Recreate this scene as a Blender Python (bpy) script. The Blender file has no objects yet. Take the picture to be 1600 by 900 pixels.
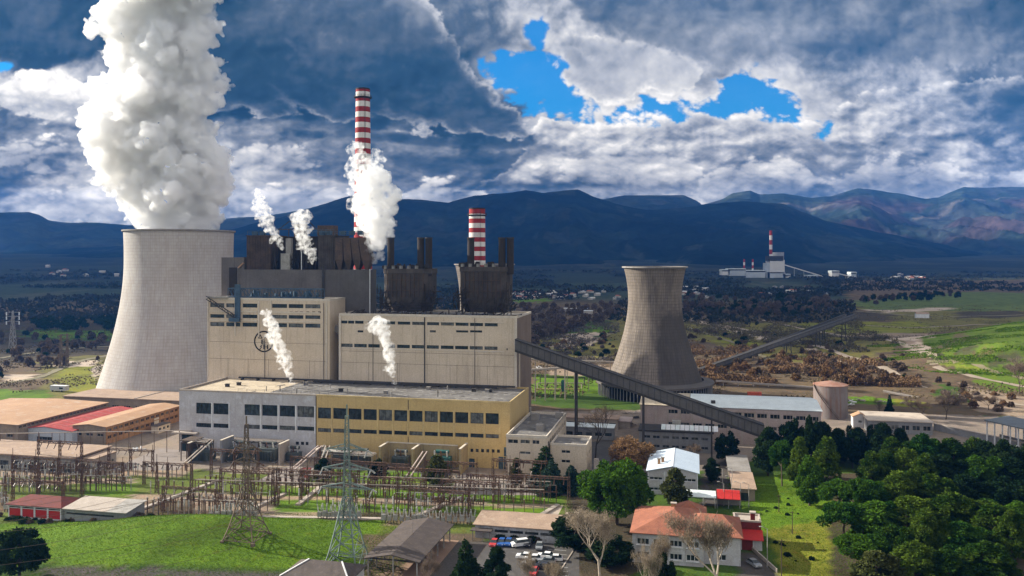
import bpy, bmesh, math, random
import numpy as np
from mathutils import Vector, Matrix
R = math.radians
random.seed(7)
sc = bpy.context.scene
COL = sc.collection
# ------------------------------------------------------------------ camera
F, H, YH = 1300.0, 73.0, 400.0          # focal length in photo pixels, camera height, horizon row
cam_d = bpy.data.cameras.new('camera'); cam = bpy.data.objects.new('camera', cam_d); COL.objects.link(cam)
cam_d.sensor_width = 36; cam_d.lens = F/1600*36; cam_d.shift_y = -(450-YH)/1600
cam_d.clip_start = 1; cam_d.clip_end = 60000
cam.location = (0, 0, H); cam.rotation_euler = (R(90), 0, 0)
sc.camera = cam
# ------------------------------------------------------------------ light and exposure
SUN_AZ, SUN_EL = 71, 25                 # degrees left of the view direction, elevation
SUN_W, SKY_W, CLOUD_B, FILL_B = 5.0, 0.10, .56, .54
sc.view_settings.view_transform = 'Standard'; sc.view_settings.look = 'None'
sc.view_settings.gamma = 1; sc.view_settings.exposure = 1.30
sdir = Vector((-math.sin(R(SUN_AZ))*math.cos(R(SUN_EL)), math.cos(R(SUN_AZ))*math.cos(R(SUN_EL)), math.sin(R(SUN_EL))))
sun_d = bpy.data.lights.new('sun', 'SUN'); sun_d.energy = SUN_W; sun_d.angle = R(0.5); sun_d.color = (1, .93, .80)
sun = bpy.data.objects.new('sun', sun_d); COL.objects.link(sun)
sun.rotation_euler = (-sdir).to_track_quat('-Z', 'Y').to_euler()
cy = sc.cycles
cy.use_denoising = True
cy.max_bounces = 8; cy.diffuse_bounces = 3; cy.glossy_bounces = 2; cy.transmission_bounces = 3
cy.volume_bounces = 7; cy.transparent_max_bounces = 10
cy.sample_clamp_indirect = 6; cy.caustics_reflective = False; cy.caustics_refractive = False
cy.volume_step_rate = 1.0; cy.volume_max_steps = 256

class NT:
    """small helper for node trees; values are sockets or numbers"""
    def __init__(s, t): s.t = t; t.nodes.clear()
    def n(s, kind, **kw):
        nd = s.t.nodes.new(kind)
        for k, v in kw.items(): setattr(nd, k, v)
        return nd
    def put(s, sock, v):
        if hasattr(v, 'is_linked') or isinstance(v, bpy.types.NodeSocket): s.t.links.new(v, sock)
        elif v is not None:
            if sock.type == 'RGBA' and len(v) == 3: v = (*v, 1)
            sock.default_value = v
    def m(s, op, a, b=None, c=None, clamp=False):
        nd = s.n('ShaderNodeMath', operation=op, use_clamp=clamp)
        s.put(nd.inputs[0], a)
        if b is not None: s.put(nd.inputs[1], b)
        if c is not None: s.put(nd.inputs[2], c)
        return nd.outputs[0]
    def vm(s, op, a, b=None):
        nd = s.n('ShaderNodeVectorMath', operation=op)
        s.put(nd.inputs[0], a)
        if b is not None:
            s.put(nd.inputs[3 if op == 'SCALE' else 1], b)
        return nd.outputs[0]
    def xyz(s, x, y, z):
        nd = s.n('ShaderNodeCombineXYZ')
        for i, v in enumerate((x, y, z)): s.put(nd.inputs[i], v)
        return nd.outputs[0]
    def sep(s, v):
        nd = s.n('ShaderNodeSeparateXYZ'); s.put(nd.inputs[0], v); return nd.outputs
    def noise(s, v, scale, detail=4, rough=.5, dist=0, col=False):
        nd = s.n('ShaderNodeTexNoise'); s.put(nd.inputs['Vector'], v)
        nd.inputs['Scale'].default_value = scale; nd.inputs['Detail'].default_value = detail
        nd.inputs['Roughness'].default_value = rough; nd.inputs['Distortion'].default_value = dist
        return nd.outputs['Color'] if col else nd.outputs['Fac']
    def ramp(s, f, pts, interp='LINEAR'):
        nd = s.n('ShaderNodeValToRGB'); nd.color_ramp.interpolation = interp
        e = nd.color_ramp.elements
        while len(e) < len(pts): e.new(.5)
        for el, (p, c) in zip(e, pts):
            el.position = p; el.color = (c, c, c, 1) if isinstance(c, (int, float)) else (*c, 1)
        s.put(nd.inputs[0], f); return nd.outputs[0]
    def sstep(s, x, a, b):
        nd = s.n('ShaderNodeMapRange', interpolation_type='SMOOTHSTEP')
        s.put(nd.inputs[0], x); nd.inputs[1].default_value = a; nd.inputs[2].default_value = b
        return nd.outputs[0]
    def mix(s, f, a, b, blend='MIX'):
        nd = s.n('ShaderNodeMix', data_type='RGBA', blend_type=blend)
        s.put(nd.inputs[0], f); s.put(nd.inputs[6], a); s.put(nd.inputs[7], b)
        return nd.outputs[2]

def sst(x, a, b):
    t = np.clip((np.asarray(x, float)-a)/(b-a), 0, 1); return t*t*(3-2*t)
def inpoly(px, py, poly):
    ins = np.zeros(px.shape, bool); n = len(poly)
    for i in range(n):
        x1, y1 = poly[i]; x2, y2 = poly[(i+1) % n]
        c = ((y1 > py) != (y2 > py)) & (px < (x2-x1)*(py-y1)/((y2-y1) if y2 != y1 else 1e-9)+x1)
        ins ^= c
    return ins
# ------------------------------------------------------------------ cloud deck, computed once as a map over direction
_pg = np.random.default_rng(11); _pa = _pg.uniform(0, 2*math.pi, (256, 256)); _gx, _gy = np.cos(_pa), np.sin(_pa)
def perlin(x, y):
    xi = np.floor(x).astype(int); yi = np.floor(y).astype(int); fx, fy = x-xi, y-yi
    u = fx**3*(fx*(fx*6-15)+10); v = fy**3*(fy*(fy*6-15)+10)
    def d(a, b): i, j = (xi+a) & 255, (yi+b) & 255; return _gx[i, j]*(fx-a)+_gy[i, j]*(fy-b)
    return ((d(0, 0)*(1-u)+d(1, 0)*u)*(1-v)+(d(0, 1)*(1-u)+d(1, 1)*u)*v)*1.5
def pfbm(x, y, o=6, k=.5, bill=False):
    s = 0; a = 1.0; t = 0
    for i in range(o):
        n = perlin(x*2**i+31.7*i, y*2**i+11.3*i); s = s+a*(np.abs(n)*2-.55 if bill else n); t += a; a *= k
    s = s-np.mean(s); return s/(np.std(s)+1e-9)
def cloud_map():
    """radiance (rgb) and cover (a) for x = -120..1720, y = 400..-60 in photo pixels"""
    W, Hh = 1840, 460
    X, Y = np.meshgrid(np.arange(W)-120.0, 400.0-np.arange(Hh))
    sq = 1+np.clip((Y-120)/200, 0, 1)*.40                      # clouds flatten towards the horizon
    ys = Y*sq
    w1x, w1y = pfbm(X/190, ys/150, 4), pfbm(X/190+40, ys/150+17, 4)
    w2x, w2y = pfbm(X/60+5, ys/52, 5, .55), pfbm(X/60+70, ys/52+37, 5, .55)
    bl = pfbm(X/120+3+w1x*.05, ys/100+9+w1y*.05, 4, .50, True); bf = pfbm(X/46+3, ys/44+9, 6, .58, True)   # cauliflower relief, broad and fine
    T = np.array([
     [.24, .24, .24, .22, .21, .28, .36, .40, .42, .48, .60, .50, .43, .40, .38, .36, .33, .33, .33, .36, .40],
     [.22, .22, .20, .20, .19, .24, .31, .34, .37, .42, .62, .64, .52, .45, .40, .36, .33, .30, .30, .35, .42],
     [.28, .26, .26, .20, .18, .20, .25, .27, .30, .42, .62, .70, .70, .56, .42, .38, .40, .40, .42, .48, .50],
     [.76, .86, .60, .30, .17, .17, .20, .22, .25, .36, .60, .64, .62, .62, .57, .50, .50, .55, .74, .60, .44],
     [.66, .74, .62, .40, .20, .18, .18, .20, .22, .30, .36, .64, .64, .64, .70, .66, .62, .62, .62, .42, .26],
     [.40, .58, .66, .55, .48, .45, .36, .23, .21, .21, .24, .62, .76, .76, .73, .69, .66, .62, .62, .44, .30],
     [.50, .62, .72, .66, .62, .60, .50, .42, .50, .32, .36, .60, .66, .62, .57, .55, .52, .57, .62, .58, .50],
     [.42, .66, .74, .70, .66, .72, .66, .58, .52, .40, .44, .52, .58, .56, .50, .50, .52, .56, .60, .60, .58],
     [.50, .70, .66, .66, .62, .72, .72, .64, .66, .60, .58, .60, .62, .68, .70, .60, .70, .62, .60, .62, .62],
     [.60, .70, .66, .66, .66, .70, .70, .66, .66, .62, .60, .62, .62, .68, .66, .62, .66, .62, .62, .62, .62]])
    def look(wx, wy):
        gx = np.clip((X+wx)/80, 0, 19.999); gy = np.clip((Y+wy)/40, 0, 8.999); i, j = gx.astype(int), gy.astype(int); fx, fy = gx-i, gy-j
        fx = fx*fx*(3-2*fx); fy = fy*fy*(3-2*fy)
        return (T[j, i]*(1-fx)+T[j, i+1]*fx)*(1-fy)+(T[j+1, i]*(1-fx)+T[j+1, i+1]*fx)*fy
    tone = look(w1x*34+w2x*16, w1y*20+w2y*9)
    def shift(a, dx, dy): return np.roll(np.roll(a, int(dx), 1), int(dy), 0)
    relief = (bl-shift(bl, 12, -10))*.55+(bf-shift(bf, 7, -6))*.45+(w1x-shift(w1x, 40, -30))*.25
    amp = .30+.80*np.clip((tone-.2)/.45, 0, 1)
    tone = tone-.05+relief*.036*amp+bl*.022*amp+bf*.016*amp+w2x*.010*amp
    st = pfbm(X/210+w1x*.12, Y/22+w1y*.35+w2y*.1, 5, .5)               # thin streaks low over the hills
    lowm = np.clip((Y-170)/90, 0, 1)*np.clip((880-X)/180, 0.25, 1)
    tone = tone+st*.036*lowm
    # firm-edged masses
    def poly(pts, blur, nz, sc=1.0):
        m = inpoly(X, Y, pts).astype(float); k = np.fft.rfft2(np.pad(m, 60, mode='edge')); fy_ = np.fft.fftfreq(m.shape[0]+120)[:, None]; fx_ = np.fft.rfftfreq(m.shape[1]+120)[None]
        m = np.fft.irfft2(k*np.exp(-2*(math.pi*blur)**2*(fx_**2+fy_**2)), s=(m.shape[0]+120, m.shape[1]+120))[60:-60, 60:-60]
        return m+(bl*.55+w1x*.35+bf*.40+w2x*.25)*nz*sst(m, .02, .25)
    def mass(tone, pts, blur, nz, edge, rim, inner, gain=.55):
        m = poly(pts, blur, nz); al = sst(m, .5, .5+edge); dp = sst(m, .5, .95)
        v = rim+(inner-rim)*dp**.55+relief*.085*(.30+.9*(1-dp))+bl*.022+w1x*.035+w2x*.012
        return tone*(1-al)+v*al
    tone = mass(tone, [(-300, 430), (-300, 345), (300, 338), (560, 312), (700, 296), (800, 262), (836, 196), (850, 176), (900, 188), (960, 192), (1040, 186), (1100, 170), (1150, 180), (1235, 180), (1290, 205), (1330, 150), (1420, 130), (1760, 110), (1760, 430)], 11, .20, .20, .78, tone-.01)
    for pl, rm, inn in (([(870, 310), (890, 250), (950, 222), (1030, 226), (1085, 256), (1110, 310)], .74, .54), ([(1075, 315), (1115, 266), (1185, 242), (1262, 254), (1305, 315)], .72, .50), ([(1275, 315), (1320, 256), (1400, 236), (1480, 252), (1525, 315)], .74, .52), ([(1480, 320), (1540, 268), (1620, 256), (1760, 280), (1760, 330)], .70, .50),
                        ([(-60, 176), (20, 118), (80, 106), (140, 130), (170, 176), (60, 186)], .92, .66), ([(-100, 262), (10, 224), (110, 218), (160, 256), (60, 274)], .74, .54), ([(330, 262), (390, 218), (470, 222), (530, 262), (430, 292)], .76, .56), ([(360, 350), (410, 296), (490, 278), (560, 300), (590, 350)], .82, .60), ([(590, 345), (640, 290), (720, 276), (770, 310), (780, 345)], .76, .50),
                        ([(40, 345), (90, 292), (170, 276), (200, 340)], .84, .62)):
        tone = mass(tone, pl, 13, .26, .34, rm, inn+.04-np.clip((Y-np.mean([q[1] for q in pl]))*.0036, -.14, .2)+bf*.026+bl*.03)
    tone = mass(tone, [(870, 50), (1010, 60), (1100, 96), (1085, 140), (1010, 138), (962, 172), (905, 150), (862, 112)], 12, .17, .20, .74, .56)
    tone = mass(tone, [(850, -90), (1760, -90), (1760, 60), (1560, 100), (1430, 122), (1290, 108), (1180, 100), (1090, 108), (1000, 84), (900, 50)], 24, .17, .34, .56, .34+.08*w1y*.3)
    tone = mass(tone, [(1490, 150), (1560, 128), (1760, 110), (1760, 240), (1640, 232), (1540, 206)], 26, .16, .45, .50, .26)
    deep = .20+.20*sst(Y, 150, -20)*sst(X, 330, 640)
    tone = mass(tone, [(440, 196), (560, 200), (700, 212), (845, 205), (850, 232), (760, 238), (600, 226), (450, 222)], 10, .13, .30, .46, .21)
    tone = mass(tone, [(330, -90), (560, -90), (640, -20), (700, 40), (738, 88), (760, 130), (800, 160), (850, 200), (838, 222), (760, 214), (640, 196), (540, 190), (440, 186), (330, 180), (250, 150), (250, -90)], 22, .15, .14, .66, deep)
    tone = mass(tone, [(-200, -90), (200, -90), (190, 60), (150, 92), (70, 98), (-200, 92)], 20, .14, .40, .40, .22)
    hole = poly([(742, 92), (790, 93), (860, 98), (900, 108), (872, 120), (868, 132), (905, 160), (940, 165), (962, 174), (1010, 160), (1000, 140), (1080, 138), (1110, 150), (1130, 130), (1155, 104), (1188, 103), (1182, 125), (1232, 148), (1252, 163), (1292, 178), (1294, 216), (1274, 212), (1258, 188), (1180, 168), (1130, 174), (1110, 164), (1060, 178), (1010, 187), (950, 188), (900, 182), (850, 172), (835, 182), (806, 160), (778, 128)], 17, -.30)
    hole2 = poly([(818, 28), (850, 28), (852, 62), (845, 78), (824, 62)], 10, -.26); hole3 = poly([(-90, 94), (26, 97), (20, 112), (-90, 116)], 5, -.18)
    h = np.maximum(np.maximum(hole, hole2*.9), hole3*.8); cover = 1-sst(h+w2x*.03, .34, .66)*.98
    tone = tone+.10*sst(h, .0, .38)         # thin bright cloud round the gaps
    R_ = np.array([0, .12, .22, .34, .46, .58, .70, .82, .94, 1.1])
    C_ = np.array([(.004, .018, .036), (.009, .032, .060), (.022, .055, .092), (.075, .105, .145), (.205, .225, .255), (.41, .415, .43), (.64, .62, .59), (.92, .87, .80), (1.25, 1.16, 1.04), (1.6, 1.48, 1.3)])
    t_ = np.clip(tone, 0, 1.1); out = np.ones((Hh, W, 4), np.float32)
    for c in range(3): out[..., c] = np.interp(t_, R_, C_[:, c])
    out[..., 3] = cover
    return out
# ------------------------------------------------------------------ sky: Nishita behind a broken cloud deck, in the world
def make_world():
    w = bpy.data.worlds.new('World'); sc.world = w; w.use_nodes = True
    t = NT(w.node_tree)
    d = t.n('ShaderNodeTexCoord').outputs['Generated']
    x, y, z = t.sep(d)
    yq = t.m('MAXIMUM', y, .05)
    U = t.m('MULTIPLY', t.m('DIVIDE', x, yq), F); V = t.m('MULTIPLY', t.m('DIVIDE', z, yq), F)
    cm = cloud_map(); im = bpy.data.images.new('cloud deck', cm.shape[1], cm.shape[0], alpha=True, float_buffer=True)
    im.colorspace_settings.name = 'Non-Color'; im.alpha_mode = 'CHANNEL_PACKED'; im.pixels.foreach_set(cm.ravel()); im.update(); im.pack()
    tx = t.n('ShaderNodeTexImage', image=im, extension='EXTEND', interpolation='Cubic')
    t.put(tx.inputs[0], t.xyz(t.m('DIVIDE', t.m('ADD', U, 920), 1840), t.m('DIVIDE', V, 460), 0))
    sky = t.n('ShaderNodeTexSky', sky_type='NISHITA', sun_disc=False)
    sky.sun_elevation = R(SUN_EL); sky.sun_rotation = R(-SUN_AZ); sky.altitude = 400; sky.air_density = 1.0; sky.dust_density = .3; sky.ozone_density = 3
    sk = t.mix(1.0, sky.outputs[0], (.055, .42, .66, 1), 'MULTIPLY')
    front = t.mix(tx.outputs['Alpha'], sk, t.vm('SCALE', tx.outputs['Color'], CLOUD_B/SKY_W))
    # away from the picture: the same broken cloud deck, plainer
    gen = t.noise(d, 3.2, 5, .55)
    rest = t.vm('SCALE', t.ramp(gen, [(.30, (.40, .42, .46)), (.5, (.80, .78, .76)), (.68, (1.15, 1.08, .99))]), FILL_B/SKY_W)
    fm = t.sstep(y, .30, .62)
    colr = t.mix(fm, rest, front)
    bg = t.n('ShaderNodeBackground'); t.put(bg.inputs[0], colr); bg.inputs[1].default_value = SKY_W
    o = t.n('ShaderNodeOutputWorld'); t.t.links.new(bg.outputs[0], o.inputs[0])
    w.cycles.sampling_method = 'MANUAL'; w.cycles.sample_map_resolution = 512
make_world()

# ------------------------------------------------------------------ measuring: photo pixel (1600 x 900) -> world
def at(px, py, Y): return Vector(((px-800)/F*Y, Y, H-(py-YH)/F*Y))
def gr(px, py, z=0.0):
    Y = F*(H-z)/(py-YH); return Vector(((px-800)/F*Y, Y, z))
TH = R(12.4)
U2 = Vector((math.cos(TH), -math.sin(TH), 0)); V2 = Vector((math.sin(TH), math.cos(TH), 0)); UP = Vector((0, 0, 1))

# ------------------------------------------------------------------ objects
def tag(o, label=None, cat=None, group=None, kind=None):
    if label: o['label'] = label
    if cat: o['category'] = cat
    if group: o['group'] = group
    if kind: o['kind'] = kind
    return o
def thing(name, loc, label, cat, group=None):
    o = bpy.data.objects.new(name, None); COL.objects.link(o); o.location = loc; o.empty_display_size = .5
    return tag(o, label, cat, group)
def org(o):
    v = Vector((0, 0, 0))
    while o is not None: v = v+Vector(o.location); o = o.parent
    return v
def copy_tree(o, parent=None):
    c = o.copy(); COL.objects.link(c)
    if parent: c.parent = parent
    for ch in list(o.children): copy_tree(ch, c)
    return c
def npmesh(name, verts, faces, mats, mi=None, smooth=False):
    """verts (n,3) array; faces (m,k) array of one polygon size"""
    me = bpy.data.meshes.new(name)
    verts = np.asarray(verts, dtype=np.float32); faces = np.asarray(faces, dtype=np.int32); k = faces.shape[1]
    me.vertices.add(len(verts)); me.vertices.foreach_set('co', verts.ravel())
    me.loops.add(faces.size); me.loops.foreach_set('vertex_index', faces.ravel())
    me.polygons.add(len(faces)); me.polygons.foreach_set('loop_start', np.arange(0, faces.size, k, dtype=np.int32))
    me.polygons.foreach_set('loop_total', np.full(len(faces), k, dtype=np.int32))
    for m in (mats if isinstance(mats, (list, tuple)) else [mats]): me.materials.append(m)
    if mi is not None: me.polygons.foreach_set('material_index', np.asarray(mi, dtype=np.int32))
    if smooth: me.polygons.foreach_set('use_smooth', np.ones(len(faces), dtype=bool))
    me.update(calc_edges=True); return me
def place(name, me, parent=None, loc=(0, 0, 0)):
    o = bpy.data.objects.new(name, me); COL.objects.link(o); o.location = loc
    if parent: o.parent = parent
    return o
class MB:
    def __init__(s): s.v = []; s.f = []; s.mi = []
    def add(s, vs, fs, m=0):
        n = len(s.v); s.v += [tuple(p) for p in vs]; s.f += [tuple(i+n for i in f) for f in fs]; s.mi += [m]*len(fs); return s
    def ob(s, o, a, b, c, m=0):
        """box from a corner and three edge vectors"""
        o, a, b, c = Vector(o), Vector(a), Vector(b), Vector(c)
        if a.cross(b).dot(c) < 0: a, b = b, a
        p = [o, o+a, o+a+b, o+b, o+c, o+a+c, o+a+b+c, o+b+c]
        return s.add(p, [(3, 2, 1, 0), (4, 5, 6, 7), (0, 1, 5, 4), (1, 2, 6, 5), (2, 3, 7, 6), (3, 0, 4, 7)], m)
    def box(s, c, sx, sy, sz, m=0, rot=0.0):
        """centred in x and y, standing on c"""
        a = Vector((math.cos(rot), math.sin(rot), 0))*sx; b = Vector((-math.sin(rot), math.cos(rot), 0))*sy
        return s.ob(Vector(c)-a/2-b/2, a, b, UP*sz, m)
    def beam(s, p, q, w, h=None, m=0):
        p, q = Vector(p), Vector(q); h = h or w; d = q-p
        if d.length < 1e-6: return s
        dn = d.normalized(); a = dn.cross(UP)
        if a.length < .05: a = Vector((1, 0, 0))
        a.normalize(); b = a.cross(dn).normalized()
        return s.ob(p-a*w/2-b*h/2, a*w, b*h, d, m)
    def tube(s, p, q, r1, r2=None, n=8, m=0, caps=True):
        p, q = Vector(p), Vector(q); r2 = r1 if r2 is None else r2; d = (q-p)
        if d.length < 1e-6: return s
        d.normalize(); a = d.cross(UP)
        if a.length < .05: a = Vector((1, 0, 0))
        a.normalize(); b = d.cross(a)
        ring = lambda c, r: [c+(a*math.cos(2*math.pi*i/n)+b*math.sin(2*math.pi*i/n))*r for i in range(n)]
        vs = ring(p, r1)+ring(q, r2)
        fs = [(i, (i+1) % n, n+(i+1) % n, n+i) for i in range(n)]
        if caps: fs += [tuple(range(n-1, -1, -1)), tuple(range(n, 2*n))]
        return s.add(vs, fs, m)
    def lathe(s, c, prof, n=32, m=0, mfun=None):
        c = Vector(c)
        vs = [c+Vector((r*math.cos(2*math.pi*i/n), r*math.sin(2*math.pi*i/n), z)) for r, z in prof for i in range(n)]
        for k in range(len(prof)-1):
            mm = mfun(k) if mfun else m
            base = len(s.v) if k == 0 else base
            if k == 0: s.v += [tuple(p) for p in vs]
            for i in range(n):
                j = (i+1) % n
                s.f.append((base+k*n+i, base+k*n+j, base+(k+1)*n+j, base+(k+1)*n+i)); s.mi.append(mm)
        return s
    def build(s, name, mats, parent=None, smooth=False, label=None):
        o0 = org(parent) if parent else Vector((0, 0, 0))
        me = bpy.data.meshes.new(name)
        me.from_pydata([(p[0]-o0.x, p[1]-o0.y, p[2]-o0.z) for p in s.v], [], s.f)
        mats = mats if isinstance(mats, (list, tuple)) else [mats]
        for m in mats: me.materials.append(m)
        if len(mats) > 1: me.polygons.foreach_set('material_index', s.mi)
        if smooth: me.polygons.foreach_set('use_smooth', [True]*len(s.f))
        me.update()
        o = place(name, me, parent)
        if label: o['label'] = label
        return o
# ------------------------------------------------------------------ materials
MC = {}
def mat(name, c1, c2=None, scale=.25, rough=.85, bump=.15, streak=0.0, sc_=(.05, .04, .035), patch=None, spec=.25, metal=0.0, fine=3.0, ss=.55):
    """weathered surface: two tones in cloudy patches, fine grain, vertical run-off streaks, an optional third tone in sharper patches"""
    if name in MC: return MC[name]
    m = bpy.data.materials.new(name); m.use_nodes = True; t = NT(m.node_tree); MC[name] = m
    g = t.n('ShaderNodeNewGeometry').outputs['Position']
    c2 = c2 or tuple(x*.72 for x in c1)
    c = t.mix(t.ramp(t.noise(g, scale, 6, .62), [(.32, 0.0), (.68, 1.0)]), c1, c2)
    gr_ = t.noise(g, fine, 4, .6)
    c = t.mix(1.0, c, t.ramp(gr_, [(.25, .78), (.75, 1.18)]), 'MULTIPLY')
    if patch:
        pc, amt = patch
        c = t.mix(t.m('MULTIPLY', t.sstep(t.noise(g, scale*2.6, 7, .68), .54, .62), amt), c, pc)
    if streak > 0:
        x, y, z = t.sep(g)
        sn = t.noise(t.xyz(t.m('MULTIPLY', x, ss), t.m('MULTIPLY', y, ss), t.m('MULTIPLY', z, .035)), 1.6, 6, .65)
        c = t.mix(t.m('MULTIPLY', t.sstep(sn, .50, .72), streak), c, sc_)
    p = t.n('ShaderNodeBsdfPrincipled'); t.put(p.inputs['Base Color'], c)
    p.inputs['Roughness'].default_value = rough; p.inputs['Metallic'].default_value = metal
    p.inputs['Specular IOR Level'].default_value = spec
    if bump:
        b = t.n('ShaderNodeBump'); b.inputs['Strength'].default_value = bump; b.inputs['Distance'].default_value = .15
        t.put(b.inputs['Height'], gr_); t.put(p.inputs['Normal'], b.outputs[0])
    o = t.n('ShaderNodeOutputMaterial'); t.t.links.new(p.outputs[0], o.inputs[0]); return m
def leaf(name, c1, c2, scale=.5, transl=.25):
    m = bpy.data.materials.new(name); m.use_nodes = True; t = NT(m.node_tree)
    ob = t.n('ShaderNodeTexCoord').outputs['Object']
    rnd = t.n('ShaderNodeObjectInfo').outputs['Random']
    f = t.m('ADD', t.noise(ob, scale, 4, .6), t.m('MULTIPLY', t.m('SUBTRACT', rnd, .5), .28))
    c = t.mix(t.sstep(f, .34, .66), c1, c2)
    g2 = t.noise(ob, 4.0, 2, .5)
    c = t.mix(1.0, c, t.ramp(g2, [(.3, .65), (.7, 1.35)]), 'MULTIPLY')
    a = t.n('ShaderNodeBsdfDiffuse'); t.put(a.inputs[0], c)
    b = t.n('ShaderNodeBsdfTranslucent'); t.put(b.inputs[0], c)
    mx = t.n('ShaderNodeMixShader'); mx.inputs[0].default_value = transl
    t.t.links.new(a.outputs[0], mx.inputs[1]); t.t.links.new(b.outputs[0], mx.inputs[2])
    o = t.n('ShaderNodeOutputMaterial'); t.t.links.new(mx.outputs[0], o.inputs[0]); return m
def tower_mat(name, c1, c2, cst, nrib, streak, patch, joint=(.78, .76, .74), stain_shade=None):
    """board-marked concrete shell: lift joints, vertical ribs, run-off streaks"""
    m = bpy.data.materials.new(name); m.use_nodes = True; t = NT(m.node_tree)
    ob = t.n('ShaderNodeTexCoord').outputs['Object']
    x, y, z = t.sep(ob)
    ang = t.m('ARCTAN2', y, x)
    V = t.xyz(t.m('MULTIPLY', ang, nrib/(2*math.pi)), t.m('DIVIDE', z, 1.6), 0)
    br = t.n('ShaderNodeTexBrick'); t.put(br.inputs['Vector'], V)
    br.inputs['Scale'].default_value = 1; br.inputs['Mortar Size'].default_value = .07; br.inputs['Mortar Smooth'].default_value = .4
    br.inputs['Brick Width'].default_value = 1.0; br.inputs['Row Height'].default_value = 1.0; br.offset = 0
    br.inputs['Color1'].default_value = (1, 1, 1, 1); br.inputs['Color2'].default_value = (.90, .90, .90, 1); br.inputs['Mortar'].default_value = (*joint, 1)
    c = t.mix(t.ramp(t.noise(ob, .07, 6, .6), [(.3, 0.0), (.7, 1.0)]), c1, c2)
    c = t.mix(1.0, c, br.outputs['Color'], 'MULTIPLY')
    sn = t.noise(t.xyz(t.m('MULTIPLY', ang, 9.0), 0, t.m('MULTIPLY', z, .035)), 3.2, 6, .7)
    c = t.mix(t.m('MULTIPLY', t.sstep(sn, .46, .70), streak), c, cst)
    sp = t.noise(t.xyz(t.m('MULTIPLY', ang, 2.2), .4, t.m('MULTIPLY', z, .03)), 1.5, 5, .6)
    c = t.mix(t.m('MULTIPLY', t.sstep(sp, .50, .64), patch), c, cst)
    if stain_shade:   # dark staining plus painted-in shade low on one side, ragged at its edge
        a0, aw, z0, zw = stain_shade
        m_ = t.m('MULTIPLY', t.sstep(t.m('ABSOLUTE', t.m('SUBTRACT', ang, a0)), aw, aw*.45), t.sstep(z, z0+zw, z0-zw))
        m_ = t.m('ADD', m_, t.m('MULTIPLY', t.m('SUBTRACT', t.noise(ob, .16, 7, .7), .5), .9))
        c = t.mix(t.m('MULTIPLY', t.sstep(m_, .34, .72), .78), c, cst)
    p = t.n('ShaderNodeBsdfPrincipled'); t.put(p.inputs['Base Color'], c); p.inputs['Roughness'].default_value = .9; p.inputs['Specular IOR Level'].default_value = .15
    b = t.n('ShaderNodeBump'); b.inputs['Strength'].default_value = .5; b.inputs['Distance'].default_value = .3
    t.put(b.inputs['Height'], br.outputs['Color']); t.put(p.inputs['Normal'], b.outputs[0])
    o = t.n('ShaderNodeOutputMaterial'); t.t.links.new(p.outputs[0], o.inputs[0]); return m
def glass(name, c=(.012, .016, .018), rough=.18):
    m = bpy.data.materials.new(name); m.use_nodes = True; t = NT(m.node_tree)
    g = t.n('ShaderNodeNewGeometry').outputs['Position']
    cc = t.mix(t.ramp(t.noise(g, .7, 3, .6), [(.4, 0.0), (.62, 1.0)]), c, tuple(v*2.6 for v in c))
    p = t.n('ShaderNodeBsdfPrincipled'); t.put(p.inputs['Base Color'], cc); p.inputs['Roughness'].default_value = rough
    p.inputs['Specular IOR Level'].default_value = .35
    o = t.n('ShaderNodeOutputMaterial'); t.t.links.new(p.outputs[0], o.inputs[0]); return m
def steam(name, dens, noise=None, thr=(.42, .55), step=.12):
    m = bpy.data.materials.new(name); m.use_nodes = True; t = NT(m.node_tree)
    v = t.n('ShaderNodeVolumeScatter'); v.inputs['Color'].default_value = (.970, .974, .982, 1); v.inputs['Anisotropy'].default_value = .2
    v.inputs['Density'].default_value = dens
    if noise:
        ob = t.n('ShaderNodeTexCoord').outputs['Object']
        w = t.vm('SCALE', t.vm('SUBTRACT', t.noise(ob, noise*1.7, 3, .5, col=True), (.5, .5, .5)), 1.2)
        f = t.noise(t.vm('ADD', ob, w), noise, 7, .62)
        t.put(v.inputs['Density'], t.m('MULTIPLY', t.sstep(f, *thr), dens)); m.cycles.volume_step_rate = step
    o = t.n('ShaderNodeOutputMaterial'); t.t.links.new(v.outputs[0], o.inputs[1]); return m

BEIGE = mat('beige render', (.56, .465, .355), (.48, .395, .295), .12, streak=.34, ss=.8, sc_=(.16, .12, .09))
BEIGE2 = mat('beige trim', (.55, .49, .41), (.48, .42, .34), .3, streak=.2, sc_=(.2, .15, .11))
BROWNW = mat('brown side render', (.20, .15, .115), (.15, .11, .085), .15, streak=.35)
DARKG = mat('sooty grey concrete', (.135, .120, .112), (.09, .078, .072), .10, streak=.45, sc_=(.035, .03, .028))
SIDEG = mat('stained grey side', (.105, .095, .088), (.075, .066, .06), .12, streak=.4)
YELLOW = mat('ochre render', (.50, .365, .165), (.44, .315, .135), .15, streak=.30, ss=.9, sc_=(.24, .16, .07))
YTRIM = mat('ochre trim', (.56, .42, .20), None, .3)
WHITE = mat('dirty white render', (.46, .45, .455), (.36, .34, .34), .14, streak=.40, sc_=(.20, .165, .145), patch=((.52, .53, .56), .5))
WTRIM = mat('white trim', (.66, .66, .66), (.5, .5, .5), .5)
ROOFG = mat('felt roof', (.15, .142, .135), (.075, .07, .066), .16, patch=((.24, .23, .215), .7), bump=.5)
ROOFC = mat('cream and sunlit roof felt', (.46, .39, .29), (.34, .28, .20), .2, patch=((.16, .13, .10), .5), bump=.3)
RUST = mat('rusty sheet', (.085, .056, .040), (.045, .034, .028), .22, streak=.55, sc_=(.035, .026, .02), patch=((.12, .065, .038), .4), ss=1.2)
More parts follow.
